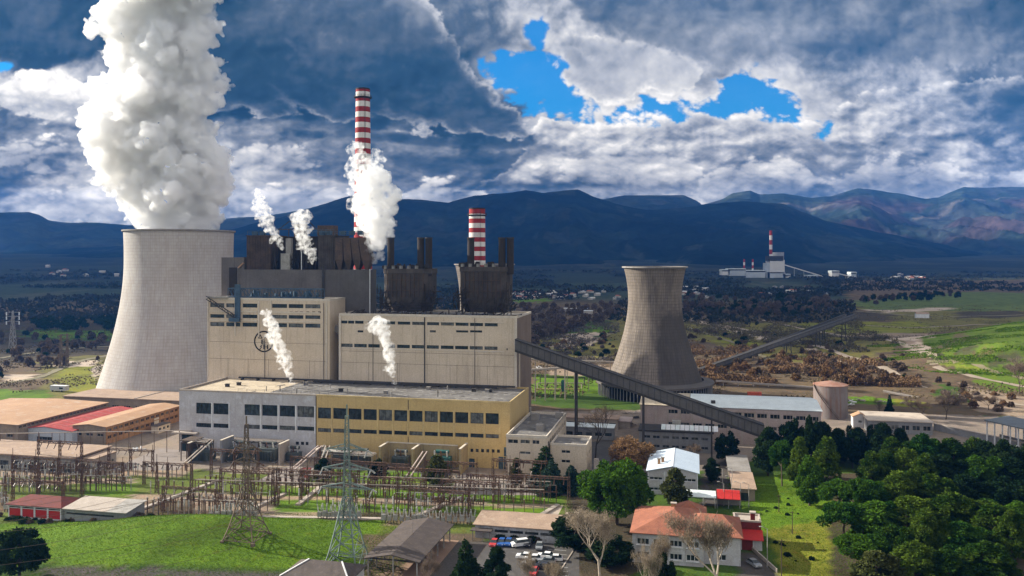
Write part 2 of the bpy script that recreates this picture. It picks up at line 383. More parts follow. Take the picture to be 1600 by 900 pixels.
RUSTG = mat('rusty grey sheet', (.078, .064, .055), (.040, .033, .030), .22, streak=.6, sc_=(.022, .018, .016), patch=((.10, .06, .04), .4), ss=1.4)
SOOT = mat('sooty steel', (.022, .018, .016), (.034, .025, .02), .4, streak=.3, sc_=(.06, .035, .02))
DSTEEL = mat('dark steel', (.05, .045, .042), (.03, .028, .027), .5)
BSTEEL = mat('blue grey steel', (.06, .10, .145), (.035, .06, .09), .6)
RSTEEL = mat('rusty lattice steel', (.145, .082, .055), (.085, .052, .038), .5)
PSTEEL = mat('brown galvanised steel', (.17, .125, .085), (.10, .075, .055), .5)
GSTEEL = mat('pale green galvanised steel', (.20, .255, .23), (.13, .165, .15), .5, metal=.0)
LSTEEL = mat('grey galvanised steel', (.33, .315, .29), (.2, .185, .165), .5)
PORC = mat('brown porcelain', (.12, .065, .045), None, 1.0, rough=.3, bump=0)
PORCW = mat('grey porcelain', (.40, .40, .38), None, 1.0, rough=.3, bump=0)
CONC = mat('pale concrete', (.40, .345, .295), (.30, .255, .215), .3, streak=.2, sc_=(.17, .13, .1))
CONCG = mat('grey concrete', (.25, .235, .22), (.18, .165, .15), .3, streak=.3)
PINK = mat('pinkish render', (.40, .325, .295), (.32, .25, .225), .18, streak=.3, sc_=(.17, .12, .1))
GREYW = mat('grey render', (.24, .24, .245), (.18, .178, .18), .2, streak=.3)
TEALR = mat('pale metal roof', (.62, .67, .66), (.52, .565, .56), .3, rough=.5, bump=.05)
BLUER = mat('pale blue metal roof', (.52, .60, .68), (.45, .53, .61), .3, rough=.45, bump=.05)
OROOF = mat('ochre sheet roof', (.39, .24, .14), (.31, .185, .11), .12, patch=((.40, .31, .235), .6))
OWALL = mat('orange brick wall', (.36, .20, .095), (.28, .155, .08), .3, streak=.2)
BWALL = mat('brown block wall', (.26, .205, .155), (.19, .15, .115), .3, streak=.2)
RROOF = mat('red sheet roof', (.34, .045, .04), (.25, .035, .032), .3, patch=((.38, .10, .085), .5))
PROOF = mat('tan roof', (.33, .235, .17), (.24, .17, .125), .2, patch=((.38, .30, .23), .5))
TILE = mat('terracotta tiles', (.30, .115, .068), (.20, .075, .048), .35, patch=((.17, .07, .045), .6), bump=.5, fine=5)
RED = mat('red paint', (.42, .022, .018), (.33, .02, .016), .6, rough=.5)
DRED = mat('dark red paint', (.17, .022, .02), (.11, .018, .017), .5)
ORED = mat('orange red cover', (.52, .10, .055), None, .8)
SHEDR = mat('dark brown shed roof', (.085, .068, .06), (.06, .048, .043), .3, patch=((.11, .088, .078), .5), rough=.7)
TANKM = mat('tank plate', (.20, .18, .175), (.15, .12, .11), .12, streak=.75, sc_=(.15, .065, .04), rough=.6)
TANKR = mat('rusty tank roof', (.24, .10, .06), (.30, .20, .16), .25)
DOOR = mat('dark teal door', (.02, .035, .04), None, .5)
BLACK = mat('black paint', (.012, .012, .012), None, 1)
CRED = mat('chimney red', (.30, .022, .02), (.22, .018, .018), .12, streak=.35, sc_=(.10, .02, .018))
CWHT = mat('chimney white', (.66, .64, .61), (.55, .53, .50), .12, streak=.35, sc_=(.30, .22, .18))
GALLERY = mat('conveyor cladding', (.105, .098, .094), (.08, .074, .07), .3, streak=.3)
ASPH = mat('asphalt', (.075, .070, .066), (.055, .05, .048), .1, patch=((.11, .10, .092), .5))
YARD = mat('yard concrete', (.25, .21, .185), (.17, .145, .13), .08, patch=((.13, .11, .10), .6))
PATH = mat('pale concrete path', (.42, .345, .275), (.33, .27, .215), .2)
GLASS = glass('dark glass'); GLASSES = [GLASS, GLASS, GLASS, glass('reflection toned glass', (.022, .028, .032), .12), glass('pale blind behind glass', (.05, .052, .05), .3)]; GLASSB = glass('blue glass', (.03, .045, .055))  # lighter panes have varied reflections painted into their colour
TRANSF = mat('transformer green grey', (.085, .10, .095), (.05, .058, .055), .4, streak=.3)
TGREEN = mat('transformer green', (.035, .13, .11), (.02, .07, .065), .4, streak=.3)
BARK = mat('brown bark', (.085, .06, .043), (.05, .036, .027), .9)
BARKP = mat('pale bark', (.42, .36, .29), (.26, .21, .16), .9)
BARKD = mat('dark bark', (.04, .03, .024), (.025, .02, .016), .9)
L_PINE = leaf('pine needles', (.018, .044, .007), (.072, .112, .014), .35)
L_STONE = leaf('stone pine needles', (.016, .050, .009), (.050, .105, .011), .3)
L_DARK = leaf('dark needles', (.009, .022, .010), (.020, .038, .013), .35)
L_BLUE = leaf('bluish needles', (.022, .045, .034), (.045, .075, .05), .4)
L_TWIG = leaf('grey brown twigs', (.110, .080, .060), (.165, .125, .098), .3)
L_TWIGD = leaf('dark brown twigs', (.085, .060, .040), (.135, .095, .062), .3)
L_COPPER = leaf('copper leaves', (.125, .074, .036), (.20, .120, .062), .3)
L_OLIVE = leaf('olive leaves', (.040, .050, .016), (.075, .082, .025), .3)
L_PALE = leaf('pale twigs', (.17, .135, .095), (.25, .20, .145), .3)
STEAM_B = steam('dense steam', .40, .16, (.34, .60), .10)
STEAM_C = steam('vent steam', .55, .32, (.40, .60), .12)
STEAM_M = steam('jet steam', .50, .60, (.42, .62))
STEAM_S = steam('thin steam', .42, .42, (.46, .62))
# ------------------------------------------------------------------ terrain
rng = np.random.default_rng(3)
_lat = rng.random((64, 64))
def vnoise(x, y):
    x = np.asarray(x, float); y = np.asarray(y, float)
    xi = np.floor(x).astype(int); yi = np.floor(y).astype(int); fx = x-xi; fy = y-yi
    fx = fx*fx*(3-2*fx); fy = fy*fy*(3-2*fy)
    g = lambda a, b: _lat[a % 64, b % 64]
    return (g(xi, yi)*(1-fx)+g(xi+1, yi)*fx)*(1-fy)+(g(xi, yi+1)*(1-fx)+g(xi+1, yi+1)*fx)*fy
def fbm(x, y, o=5, k=.5):
    s = 0; a = 1; n = 0
    for i in range(o):
        s = s+a*vnoise(x*2**i+17.3*i, y*2**i+9.1*i); n += a; a *= k
    return s/n
def terr(X, Y):
    X = np.asarray(X, float); Y = np.asarray(Y, float)
    z = 5.2*np.exp(-np.abs((X+84)/33)**2.6)*sst(Y, 182, 216)*(1-sst(Y, 216, 234))*(1+.12*(fbm(X/12, Y/10, 4)-.5))
    z = z+4.0*sst(X, 64, 130)*sst(Y, 120, 185)*(1-sst(Y, 238, 285))
    z = z+23*np.exp(-((X-425)/105)**2-((Y-640)/60)**2)
    g2 = 13*np.exp(-((X-335)/78)**2-((Y-535)/46)**2)
    tr = fbm(X/40+Y/90, Y/60, 4); z = z+g2*(1+.9*(tr-.5))+5.5*np.minimum(g2/6, 1)*np.abs(((X*.35+Y*.9)/19+tr*2.5) % 1-.5)
    far = sst(Y, 440, 640)
    z = z+far*5.0*(fbm(X/130, Y/170)-.5)
    z = z+sst(Y, 2400, 4300)*(Y-2300)*.022
    z = z+sst(Y, 1900, 3200)*30*(fbm(X/700, Y/600)-.45)
    z = np.where(Y > 8800, z-(Y-8800)*.15, z)
    return z
def tz(x, y): return float(terr(x, y))
def grt(px, py):
    """photo pixel -> point on the terrain"""
    lo, hi = 60.0, 9000.0
    for _ in range(50):
        mid = (lo*hi)**.5; p = at(px, py, mid)
        if p.z > tz(p.x, p.y): lo = mid
        else: hi = mid
    p = at(px, py, lo); return Vector((p.x, p.y, tz(p.x, p.y)))
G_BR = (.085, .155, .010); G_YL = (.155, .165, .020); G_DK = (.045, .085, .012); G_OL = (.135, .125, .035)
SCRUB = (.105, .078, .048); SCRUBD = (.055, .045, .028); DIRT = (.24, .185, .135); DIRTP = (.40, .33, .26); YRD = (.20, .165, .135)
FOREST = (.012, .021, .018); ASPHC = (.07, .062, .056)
ZONES = [  # measured on the flat ground of the photo, painted in order: colour, wildness, outline
 (SCRUB, 1, [(-900, 430), (2500, 430), (2500, 652), (-900, 640)]),
 (SCRUBD, 1, [(-900, 500), (200, 505), (190, 560), (-900, 590)]),
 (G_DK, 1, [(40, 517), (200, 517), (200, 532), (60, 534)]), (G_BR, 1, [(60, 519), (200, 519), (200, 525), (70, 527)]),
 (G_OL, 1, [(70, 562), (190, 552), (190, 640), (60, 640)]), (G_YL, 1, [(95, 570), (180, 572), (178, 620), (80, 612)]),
 (G_BR, 1, [(-400, 614), (70, 608), (70, 628), (20, 646), (-400, 650)]), (DIRTP, .5, [(88, 566), (140, 562), (140, 572), (88, 574)]),
 (DIRTP, .5, [(0, 585), (60, 582), (62, 592), (0, 598)]), (DIRTP, .4, [(145, 577), (160, 572), (158, 588), (170, 598), (160, 598), (147, 588)]),
 (G_OL, 1, [(830, 520), (1000, 490), (980, 560), (830, 560)]), (G_DK, 1, [(890, 505), (960, 500), (950, 535), (880, 540)]),
 (DIRTP, .8, [(880, 522), (950, 518), (930, 540), (870, 542)]), (G_BR, 1, [(925, 513), (950, 512), (950, 520), (925, 521)]),
 (G_BR, 1, [(805, 467), (858, 466), (862, 471), (805, 474)]),
 (G_OL, 1, [(1060, 500), (1300, 505), (1440, 520), (1330, 590), (1200, 560), (1070, 530)]),
 (G_YL, 1, [(1250, 502), (1440, 503), (1520, 515), (1400, 522), (1260, 517)]), (G_YL, 1, [(1100, 516), (1180, 536), (1200, 552), (1120, 535)]),
 (DIRT, .6, [(1290, 525), (1380, 520), (1470, 522), (1460, 545), (1430, 560), (1380, 540)]),
 (DIRTP, .6, [(1380, 530), (1472, 536), (1440, 550), (1395, 543)]), (DIRTP, .5, [(1060, 492), (1215, 530), (1215, 536), (1060, 497)]),
 (DIRTP, .5, [(1270, 545), (1340, 575), (1330, 580), (1260, 550)]), (DIRTP, .5, [(1430, 548), (1450, 565), (1440, 568), (1425, 552)]),
 (G_OL, 1, [(1340, 480), (1700, 470), (2500, 470), (2500, 520), (1500, 520)]), ((.085, .12, .03), 1, [(1330, 470), (1500, 457), (2500, 450), (2500, 482), (1360, 486)]),
 (SCRUBD, 1, [(1200, 490), (1380, 486), (1420, 500), (1220, 504)]), (SCRUBD, 1, [(1480, 488), (1600, 484), (1600, 496), (1500, 497)]),
 (DIRTP, .6, [(1360, 484), (1490, 480), (1500, 484), (1380, 489)]),
 ((.085, .135, .016), 1, [(1440, 552), (1500, 520), (1600, 500), (2400, 495), (2400, 640), (1560, 612), (1470, 575)]),
 (SCRUB, 1, [(1100, 560), (1400, 575), (1600, 620), (1600, 648), (1100, 615)]),
 (G_BR, .9, [(1320, 620), (1400, 622), (1400, 632), (1320, 632)]), (G_YL, .9, [(1400, 622), (1450, 626), (1440, 636), (1400, 634)]),
 (G_DK, 1, [(1460, 600), (1540, 615), (1540, 632), (1470, 622)]), (DIRT, .6, [(1500, 600), (1700, 640), (1700, 665), (1520, 640)]),
 (YRD, .5, [(-900, 645), (280, 640), (1000, 640), (1600, 650), (2500, 660), (2500, 720), (1200, 720), (900, 760), (280, 740), (-900, 760)]),
 (G_BR, .8, [(832, 585), (935, 585), (935, 622), (832, 622)]), (G_DK, .9, [(830, 612), (1000, 618), (1000, 640), (830, 632)]),
 (DIRT, .7, [(860, 572), (1000, 572), (1000, 590), (860, 588)]),
 ((.095, .125, .022), 1, [(-900, 742), (300, 735), (880, 765), (905, 800), (870, 835), (560, 850), (-900, 850)]),
 (DIRT, .8, [(-100, 712), (300, 712), (290, 745), (-100, 748)]), (G_BR, .9, [(500, 732), (700, 738), (695, 756), (500, 748)]),
 (DIRT, .7, [(205, 772), (420, 780), (640, 800), (660, 822), (200, 815)]),
 (G_BR, .9, [(420, 762), (880, 775), (870, 812), (430, 800)]), (G_BR, .9, [(130, 755), (210, 755), (215, 775), (130, 775)]),
 (DIRT, .8, [(300, 768), (870, 790), (868, 797), (300, 775)]), (DIRT, .8, [(-100, 752), (210, 750), (210, 757), (-100, 760)]), (SCRUB, 1, [(-100, 772), (20, 772), (20, 800), (-100, 800)]), (DIRTP, .7, [(430, 752), (850, 768), (850, 773), (430, 757)]), (SCRUB, 1, [(560, 800), (740, 802), (735, 818), (560, 818)]), (DIRT, .8, [(-50, 738), (210, 734), (210, 741), (-50, 746)]), (SCRUB, .9, [(225, 785), (300, 780), (300, 810), (215, 812)]),
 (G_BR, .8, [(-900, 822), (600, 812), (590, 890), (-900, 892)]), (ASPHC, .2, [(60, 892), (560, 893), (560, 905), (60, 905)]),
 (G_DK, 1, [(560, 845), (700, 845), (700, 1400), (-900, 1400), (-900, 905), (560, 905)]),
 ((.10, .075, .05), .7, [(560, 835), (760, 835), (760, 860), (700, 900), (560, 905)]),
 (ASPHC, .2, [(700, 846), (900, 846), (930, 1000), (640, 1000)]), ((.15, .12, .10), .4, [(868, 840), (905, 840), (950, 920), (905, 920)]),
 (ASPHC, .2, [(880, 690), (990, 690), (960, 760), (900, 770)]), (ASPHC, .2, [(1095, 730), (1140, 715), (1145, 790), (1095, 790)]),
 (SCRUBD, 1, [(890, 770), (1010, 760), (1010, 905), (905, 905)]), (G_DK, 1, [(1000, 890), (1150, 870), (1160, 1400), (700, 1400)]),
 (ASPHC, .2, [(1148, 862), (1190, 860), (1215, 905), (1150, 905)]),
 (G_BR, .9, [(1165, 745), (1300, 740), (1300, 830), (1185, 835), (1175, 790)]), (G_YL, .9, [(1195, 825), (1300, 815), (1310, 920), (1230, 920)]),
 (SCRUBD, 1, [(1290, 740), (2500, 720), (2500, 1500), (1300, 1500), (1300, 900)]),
]
def make_terrain():
    gx = list(np.arange(-300, 301, 2.0)); s = 2.0
    while gx[-1] < 13000: s *= 1.055; gx.append(gx[-1]+s)
    gx = [-v for v in gx[:300:-1] if v > 300]+gx
    gx = np.array(sorted(set(np.round(gx, 3))))
    gy = list(np.arange(130, 420, 2.0)); s = 2.0
    while gy[-1] < 11500: s = min(s*1.018, 120); gy.append(gy[-1]+s)
    gy = [-1500, -700, -300, -100, 0, 40, 70, 90, 110, 120]+gy
    gy = np.array(gy)
    X, Y = np.meshgrid(gx, gy); Z = terr(X, Y)
    Yn = np.maximum(Y, 60.0)
    nx, ny = len(gx), len(gy)
    v = np.stack([X, Y, Z], -1).reshape(-1, 3)
    i = (np.arange(ny-1)[:, None]*nx+np.arange(nx-1)[None, :]).ravel()
    f = np.stack([i, i+1, i+1+nx, i+nx], 1)
    # base colours
    Ys = np.maximum(Y, 60.0)
    js = 9+np.clip((Y-330)/16, 0, 40); jx = (fbm(X/22, Y/22, 5, .62)-.5)*js; jy = (fbm(X/22+50, Y/22+31, 5, .62)-.5)*js*1.6
    amp = np.clip((Ys-240)/60, .40, 1)[..., None]
    px = 800+F*(X+jx*amp[..., 0])/(Ys+jy*amp[..., 0]); py = YH+F*H/(Ys+jy*amp[..., 0])
    C = np.zeros((ny, nx, 4)); C[..., :3] = G_DK; C[..., 3] = 1
    farw = sst(Y, 1150, 1500)
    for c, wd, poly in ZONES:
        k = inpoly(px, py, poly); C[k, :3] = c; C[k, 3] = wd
    # the wide valley floor: dark woods, fields, pale lanes
    n1 = fbm(X/240, Y/330, 5); n2 = fbm(X/90+7, Y/300+3, 4); n3 = fbm(X/420+3, Y/150+8, 4)
    fc = np.where(n1[..., None] > .53, np.array((.030, .046, .030)), np.array(FOREST))
    fc = np.where(n2[..., None] > .66, np.array((.055, .062, .040)), fc)
    fc = np.where((n3[..., None] > .60) & (Y[..., None] > 2600), np.array((.040, .048, .034)), fc); fc = fc*np.where(Y[..., None] > 2300, .62, 1.0)
    keep = inpoly(px, py, [(1320, 440), (2500, 430), (2500, 490), (1330, 490)]) | inpoly(px, py, [(795, 466), (865, 465), (865, 474), (795, 475)])
    farw = np.where(keep, 0, farw)[..., None]
    C[..., :3] = C[..., :3]*(1-farw)+fc*farw
    # quarry cuts on the green hill
    gy_, gx_ = np.gradient(Z)
    qx = 800+F*X/Ys+(fbm(X/9, Y/7)-.5)*10; qy = YH+F*(H-Z)/Ys+(fbm(X/9+8, Y/7+3)-.5)*5
    for c, pl in (((.065, .07, .03), [(1486, 563), (1494, 548), (1508, 540), (1534, 537), (1524, 547), (1504, 556)]), ((.065, .07, .03), [(1542, 574), (1556, 556), (1580, 548), (1610, 546), (1600, 556), (1578, 566)]), ((.055, .05, .036), [(1454, 562), (1470, 553), (1480, 556), (1462, 566)]),
                  ((.12, .085, .05), [(1520, 556), (1548, 543), (1552, 548), (1530, 560)]), ((.19, .24, .03), [(1470, 566), (1530, 572), (1562, 583), (1560, 587), (1520, 578), (1470, 570)]), ((.055, .05, .036), [(1592, 580), (1612, 566), (1640, 562), (1620, 580)]), ((.10, .085, .045), [(1440, 556), (1500, 520), (1540, 528), (1500, 538), (1460, 556)])):
        k = inpoly(qx, qy, pl) & (Y > 440) & (Y < 760); C[k, :3] = c
    me = npmesh('ground', v, f, [ground_mat()], smooth=True)
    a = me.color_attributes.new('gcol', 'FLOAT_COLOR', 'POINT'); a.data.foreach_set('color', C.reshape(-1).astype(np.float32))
    tag(place('ground', me), kind='structure')
def ground_mat():
    m = bpy.data.materials.new('ground'); m.use_nodes = True; t = NT(m.node_tree)
    at_ = t.n('ShaderNodeAttribute', attribute_name='gcol'); col, wild = at_.outputs['Color'], at_.outputs['Alpha']
    g = t.n('ShaderNodeNewGeometry').outputs['Position']
    n1 = t.noise(g, .045, 8, .65); n2 = t.noise(g, .35, 6, .68); n3 = t.noise(g, 2.2, 4, .6)
    c = col
    c = t.mix(1.0, c, t.mix(wild, (1, 1, 1, 1), t.ramp(n1, [(.34, (.55, .52, .48)), (.5, (1, 1, 1)), (.66, (1.25, 1.16, .95))])), 'MULTIPLY')
    brown = t.m('MULTIPLY', t.sstep(n2, .53, .66), wild)
    c = t.mix(t.m('MULTIPLY', brown, .62), c, t.mix(1.0, c, (1.05, .62, .75, 1), 'MULTIPLY'))
    dk = t.m('MULTIPLY', t.sstep(t.noise(g, .16, 8, .72), .57, .68), wild)
    c = t.mix(t.m('MULTIPLY', dk, .6), c, (.035, .036, .016, 1))
    c = t.mix(1.0, c, t.ramp(n3, [(.25, .66), (.75, 1.34)]), 'MULTIPLY')
    c = t.mix(1.0, c, t.ramp(n2, [(.3, .82), (.7, 1.16)]), 'MULTIPLY')
    p = t.n('ShaderNodeBsdfPrincipled'); t.put(p.inputs['Base Color'], c); p.inputs['Roughness'].default_value = .95; p.inputs['Specular IOR Level'].default_value = .1
    b = t.n('ShaderNodeBump'); b.inputs['Strength'].default_value = .7; b.inputs['Distance'].default_value = .5
    t.put(b.inputs['Height'], t.m('MULTIPLY', t.m('ADD', n2, n3), t.m('ADD', t.m('MULTIPLY', wild, .9), .1))); t.put(p.inputs['Normal'], b.outputs[0])
    o = t.n('ShaderNodeOutputMaterial'); t.t.links.new(p.outputs[0], o.inputs[0]); return m
make_terrain()

def mountains(name, line, D, Y0, Y1, seed, c1, c2, c3, brown=None):
    line = sorted(line); lx = np.array([a for a, b in line], float); ly = np.array([b for a, b in line], float)
    pxs = np.linspace(-500, 2100, 900); yy = np.interp(pxs, lx, ly)
    yy = yy+(fbm(pxs/26+seed, pxs*0+seed, 4)-.5)*3.0
    zr = H+(YH-yy)/F*D
    s = np.concatenate([np.linspace(0, 1, 90), np.linspace(1.03, 1.5, 12)])
    S, PX = np.meshgrid(s, pxs, indexing='ij'); ZR = np.broadcast_to(zr, S.shape)
    Yd = Y0+(D-Y0)*np.minimum(S, 1)+(Y1-D)*np.maximum(S-1, 0)*2
    X = (PX-800)/F*np.where(S > 1, D, Yd); X = (PX-800)/F*Yd
    up = np.minimum(S, 1)
    n = 1-np.abs(2*fbm(X/900+seed, Yd/1400+seed*2, 6, .55)-1)
    n2 = 1-np.abs(2*fbm(X/330+seed, Yd/600, 5, .55)-1)
    Z = -25+(ZR+25)*(up**1.35)
    Z = Z+ZR*.34*(n-.75)*np.sin(np.pi*up)**.8+ZR*.17*(n2-.7)*np.sin(np.pi*up)
    lim = H+(ZR-H)*(Yd/D)-6
    Z = np.where(S < .985, np.minimum(Z, np.maximum(lim, -25)), Z)
    Z = np.where(S > 1, ZR*(1-(S-1)*1.2), Z)
    ny, nx = S.shape
    v = np.stack([X, Yd, Z], -1).reshape(-1, 3)
    i = (np.arange(ny-1)[:, None]*nx+np.arange(nx-1)[None, :]).ravel()
    f = np.stack([i, i+1, i+1+nx, i+nx], 1)
    C = np.ones((ny, nx, 4)); C[..., :3] = c1
    k1 = fbm(X/500+2, Yd/700, 5); C[k1 > .55, :3] = c2
    k2 = fbm(X/160+2, Yd/500+5, 5); C[(k2 > .62), :3] = c3
    if brown:
        w = (sst(PX, 1230, 1330)*sst(up, .30, .45)*(1-sst(up, .86, .95))*sst(fbm(X/500, Yd/500, 4), .38, .55))[..., None]
        C[..., :3] = C[..., :3]*(1-w)+np.array(brown)*w
        r = (PX > 1180) & (np.abs(up-.80-.04*np.sin(PX/60)) < .012); C[r & (k2 > .42), :3] = (.08, .075, .07)
    m = bpy.data.materials.new(name); m.use_nodes = True; t = NT(m.node_tree)
    a_ = t.n('ShaderNodeAttribute', attribute_name='gcol').outputs['Color']; g = t.n('ShaderNodeNewGeometry').outputs['Position']
    cc = t.mix(1.0, a_, t.ramp(t.noise(g, .012, 8, .7), [(.3, .45), (.7, 1.7)]), 'MULTIPLY'); cc = t.mix(1.0, cc, t.ramp(t.noise(g, .0028, 6, .65), [(.36, .55), (.64, 1.35)]), 'MULTIPLY')
    p = t.n('ShaderNodeBsdfDiffuse'); t.put(p.inputs[0], cc)
    o = t.n('ShaderNodeOutputMaterial'); t.t.links.new(p.outputs[0], o.inputs[0])
    me = npmesh(name, v, f, [m], smooth=True)
    a = me.color_attributes.new('gcol', 'FLOAT_COLOR', 'POINT'); a.data.foreach_set('color', C.reshape(-1).astype(np.float32))
    tag(place(name, me), kind='structure')
SKY1 = [(-500, 350), (-200, 336), (0, 332), (45, 331), (60, 336), (75, 344), (110, 348), (150, 348), (200, 352), (300, 350), (350, 341), (420, 337), (480, 326), (549, 312), (700, 322), (900, 306),
        (940, 312), (975, 305), (1034, 305), (1069, 305), (1087, 313), (1097, 320), (1113, 316), (1131, 310), (1144, 302), (1172, 298), (1187, 304), (1225, 302), (1269, 309), (1300, 306), (1341, 294), (1381, 299), (1447, 310),
        (1466, 308), (1506, 292), (1537, 293), (1600, 292), (1800, 300), (2100, 310)]
SKY2 = [(-500, 398), (0, 393), (200, 384), (300, 372), (350, 362), (400, 348), (440, 340), (480, 326), (520, 314), (549, 306), (600, 309), (655, 312), (700, 317), (740, 306), (776, 303), (800, 300), (822, 297), (850, 302), (881, 297),
        (903, 296), (928, 307), (960, 318), (1010, 328), (1060, 326), (1100, 319), (1160, 314), (1225, 319), (1255, 331), (1290, 345), (1350, 358), (1430, 374), (1500, 386), (1600, 396), (2100, 400)]
mountains('mountains', SKY1, 9000, 5200, 10500, 1.7, (.020, .030, .026), (.032, .042, .034), (.030, .036, .038), (.050, .036, .036))
mountains('hills', SKY2, 6600, 3300, 8000, 4.3, (.006, .011, .012), (.010, .017, .016), (.016, .022, .020))

HAZE_D, HAZE_C = 5.2e-5, (.08, .34, 1.0)
def haze():
    m = bpy.data.materials.new('haze'); m.use_nodes = True; t = NT(m.node_tree)
    v = t.n('ShaderNodeVolumePrincipled'); v.inputs['Color'].default_value = (*HAZE_C, 1); v.inputs['Density'].default_value = HAZE_D; v.inputs['Anisotropy'].default_value = .3
    o = t.n('ShaderNodeOutputMaterial'); t.t.links.new(v.outputs[0], o.inputs[1])
    b = MB().ob((-14000, -1600, -90), (28000, 0, 0), (0, 12200, 0), (0, 0, 960)); tag(b.build('haze', m), kind='stuff')
def cloud_bank():
    """thick cloud overhead, outside the picture: it keeps the sun off the valley floor and the near ridges"""
    A = 5000.0; L = A/math.tan(R(SUN_EL)); ox, oy = -math.sin(R(SUN_AZ))*L, math.cos(R(SUN_AZ))*L
    shade = [(-9000, 800), (-2500, 860), (-330, 880), (-120, 1120), (60, 1330), (460, 1360), (760, 1700), (1250, 2000), (2300, 3100), (3500, 5200), (3650, 6300), (3000, 7000), (2750, 8600), (-9000, 8600)]
    gx, gy = np.arange(-9200, 4200, 90.0), np.arange(600, 8800, 90.0); X, Y = np.meshgrid(gx, gy)
    nx_, ny_ = (fbm(X/420, Y/420, 4)-.5)*420, (fbm(X/420+9, Y/420+5, 4)-.5)*420
    k = inpoly(X+nx_*np.clip(Y/1500-.6, .1, 1), Y+ny_*np.clip(Y/1500-.6, .1, 1), shade) & ~((fbm(X/700+3, Y/900+1, 4) > .66) & (Y > 2500))
    top = A+260+220*fbm(X/500, Y/500, 5); bot = A-60*fbm(X/300, Y/300, 4); n = X.size; ny, nx = X.shape
    v = np.concatenate([np.stack([X+ox, Y+oy, top], -1).reshape(-1, 3), np.stack([X+ox, Y+oy, bot], -1).reshape(-1, 3)])
    f = []
    kk = k[:-1, :-1] & k[1:, :-1] & k[:-1, 1:] & k[1:, 1:]; J, I = np.nonzero(kk); i = J*nx+I
    f.append(np.stack([i, i+1, i+1+nx, i+nx], 1)); f.append(np.stack([i+n, i+nx+n, i+1+nx+n, i+1+n], 1))
    pad = np.pad(kk, 1)
    for dj, di, a, b in ((-1, 0, 0, 1), (1, 0, 1+nx, nx), (0, -1, nx, 0), (0, 1, 1, 1+nx)):
        e = kk & ~pad[1+dj:pad.shape[0]-1+dj, 1+di:pad.shape[1]-1+di]; J, I = np.nonzero(e); q = J*nx+I; f.append(np.stack([q+b, q+a, q+a+n, q+b+n], 1))
    m = bpy.data.materials.new('cloud'); m.use_nodes = True; t = NT(m.node_tree)
    a = t.n('ShaderNodeBsdfDiffuse'); a.inputs[0].default_value = (.85, .86, .88, 1); o = t.n('ShaderNodeOutputMaterial'); t.t.links.new(a.outputs[0], o.inputs[0])
    tag(place('clouds', npmesh('clouds', v, np.concatenate(f), [m], smooth=True)), kind='structure')
cloud_bank()
def track(pts, w, m, name='track', n=60):
    """dirt track laid over the terrain along points measured in the photo"""
    P = [grt(*p) for p in pts]; d = [0.0]
    for a, b in zip(P[:-1], P[1:]): d.append(d[-1]+(b-a).length)
    q = []
    for s in np.linspace(0, d[-1], n):
        k = min(len(d)-2, max(0, int(np.searchsorted(d, s))-1)); f = (s-d[k])/max(d[k+1]-d[k], 1e-6); a, b = P[max(k-1, 0)], P[min(k+2, len(P)-1)]
        f2, f3 = f*f, f*f*f; q.append(.5*((2*P[k])+(P[k+1]-a)*f+(2*a-5*P[k]+4*P[k+1]-b)*f2+(3*P[k]-a-3*P[k+1]+b)*f3))
    v = []; r = random.Random(len(pts)+n)
    for i, c in enumerate(q):
        t = (q[min(i+1, n-1)]-q[max(i-1, 0)]); s = Vector((-t.y, t.x, 0)).normalized()*w*.5*r.uniform(.75, 1.2)
        for k in (-1, -.33, .33, 1): e = c+s*k; v.append((e.x, e.y, tz(e.x, e.y)+.22))
    f = [(i*4+k, i*4+k+1, i*4+k+5, i*4+k+4) for i in range(n-1) for k in range(3)]
    tag(place(name, npmesh(name, np.array(v), np.array(f), [m], smooth=True)), kind='structure')
TRK = mat('dirt track', (.34, .275, .21), (.22, .175, .13), .12, bump=.3); TRK2 = mat('worn grass track', (.20, .17, .10), (.13, .115, .06), .12, bump=.3)
track([(1068, 497), (1150, 512), (1240, 532), (1320, 556), (1400, 586), (1440, 606)], 6, TRK); track([(1190, 500), (1300, 522), (1400, 534), (1452, 556), (1462, 572), (1520, 588), (1610, 606)], 5, TRK)
track([(1075, 512), (1130, 530), (1190, 556), (1260, 580)], 4.5, TRK2); track([(1300, 505), (1420, 512), (1540, 507), (1650, 509)], 5, TRK); track([(1330, 486), (1450, 494), (1600, 492)], 7, TRK2)
track([(1448, 566), (1490, 567), (1540, 576), (1600, 592)], 3.5, TRK2); track([(1500, 616), (1560, 628), (1650, 640)], 5, TRK); track([(840, 556), (880, 540), (930, 530), (968, 516)], 4, TRK2)
track([(150, 612), (176, 596), (160, 586), (146, 578), (165, 570), (196, 566)], 4, TRK); track([(-20, 602), (60, 590), (120, 566), (190, 552)], 5, TRK2); track([(0, 560), (80, 548), (190, 540)], 5, TRK2)
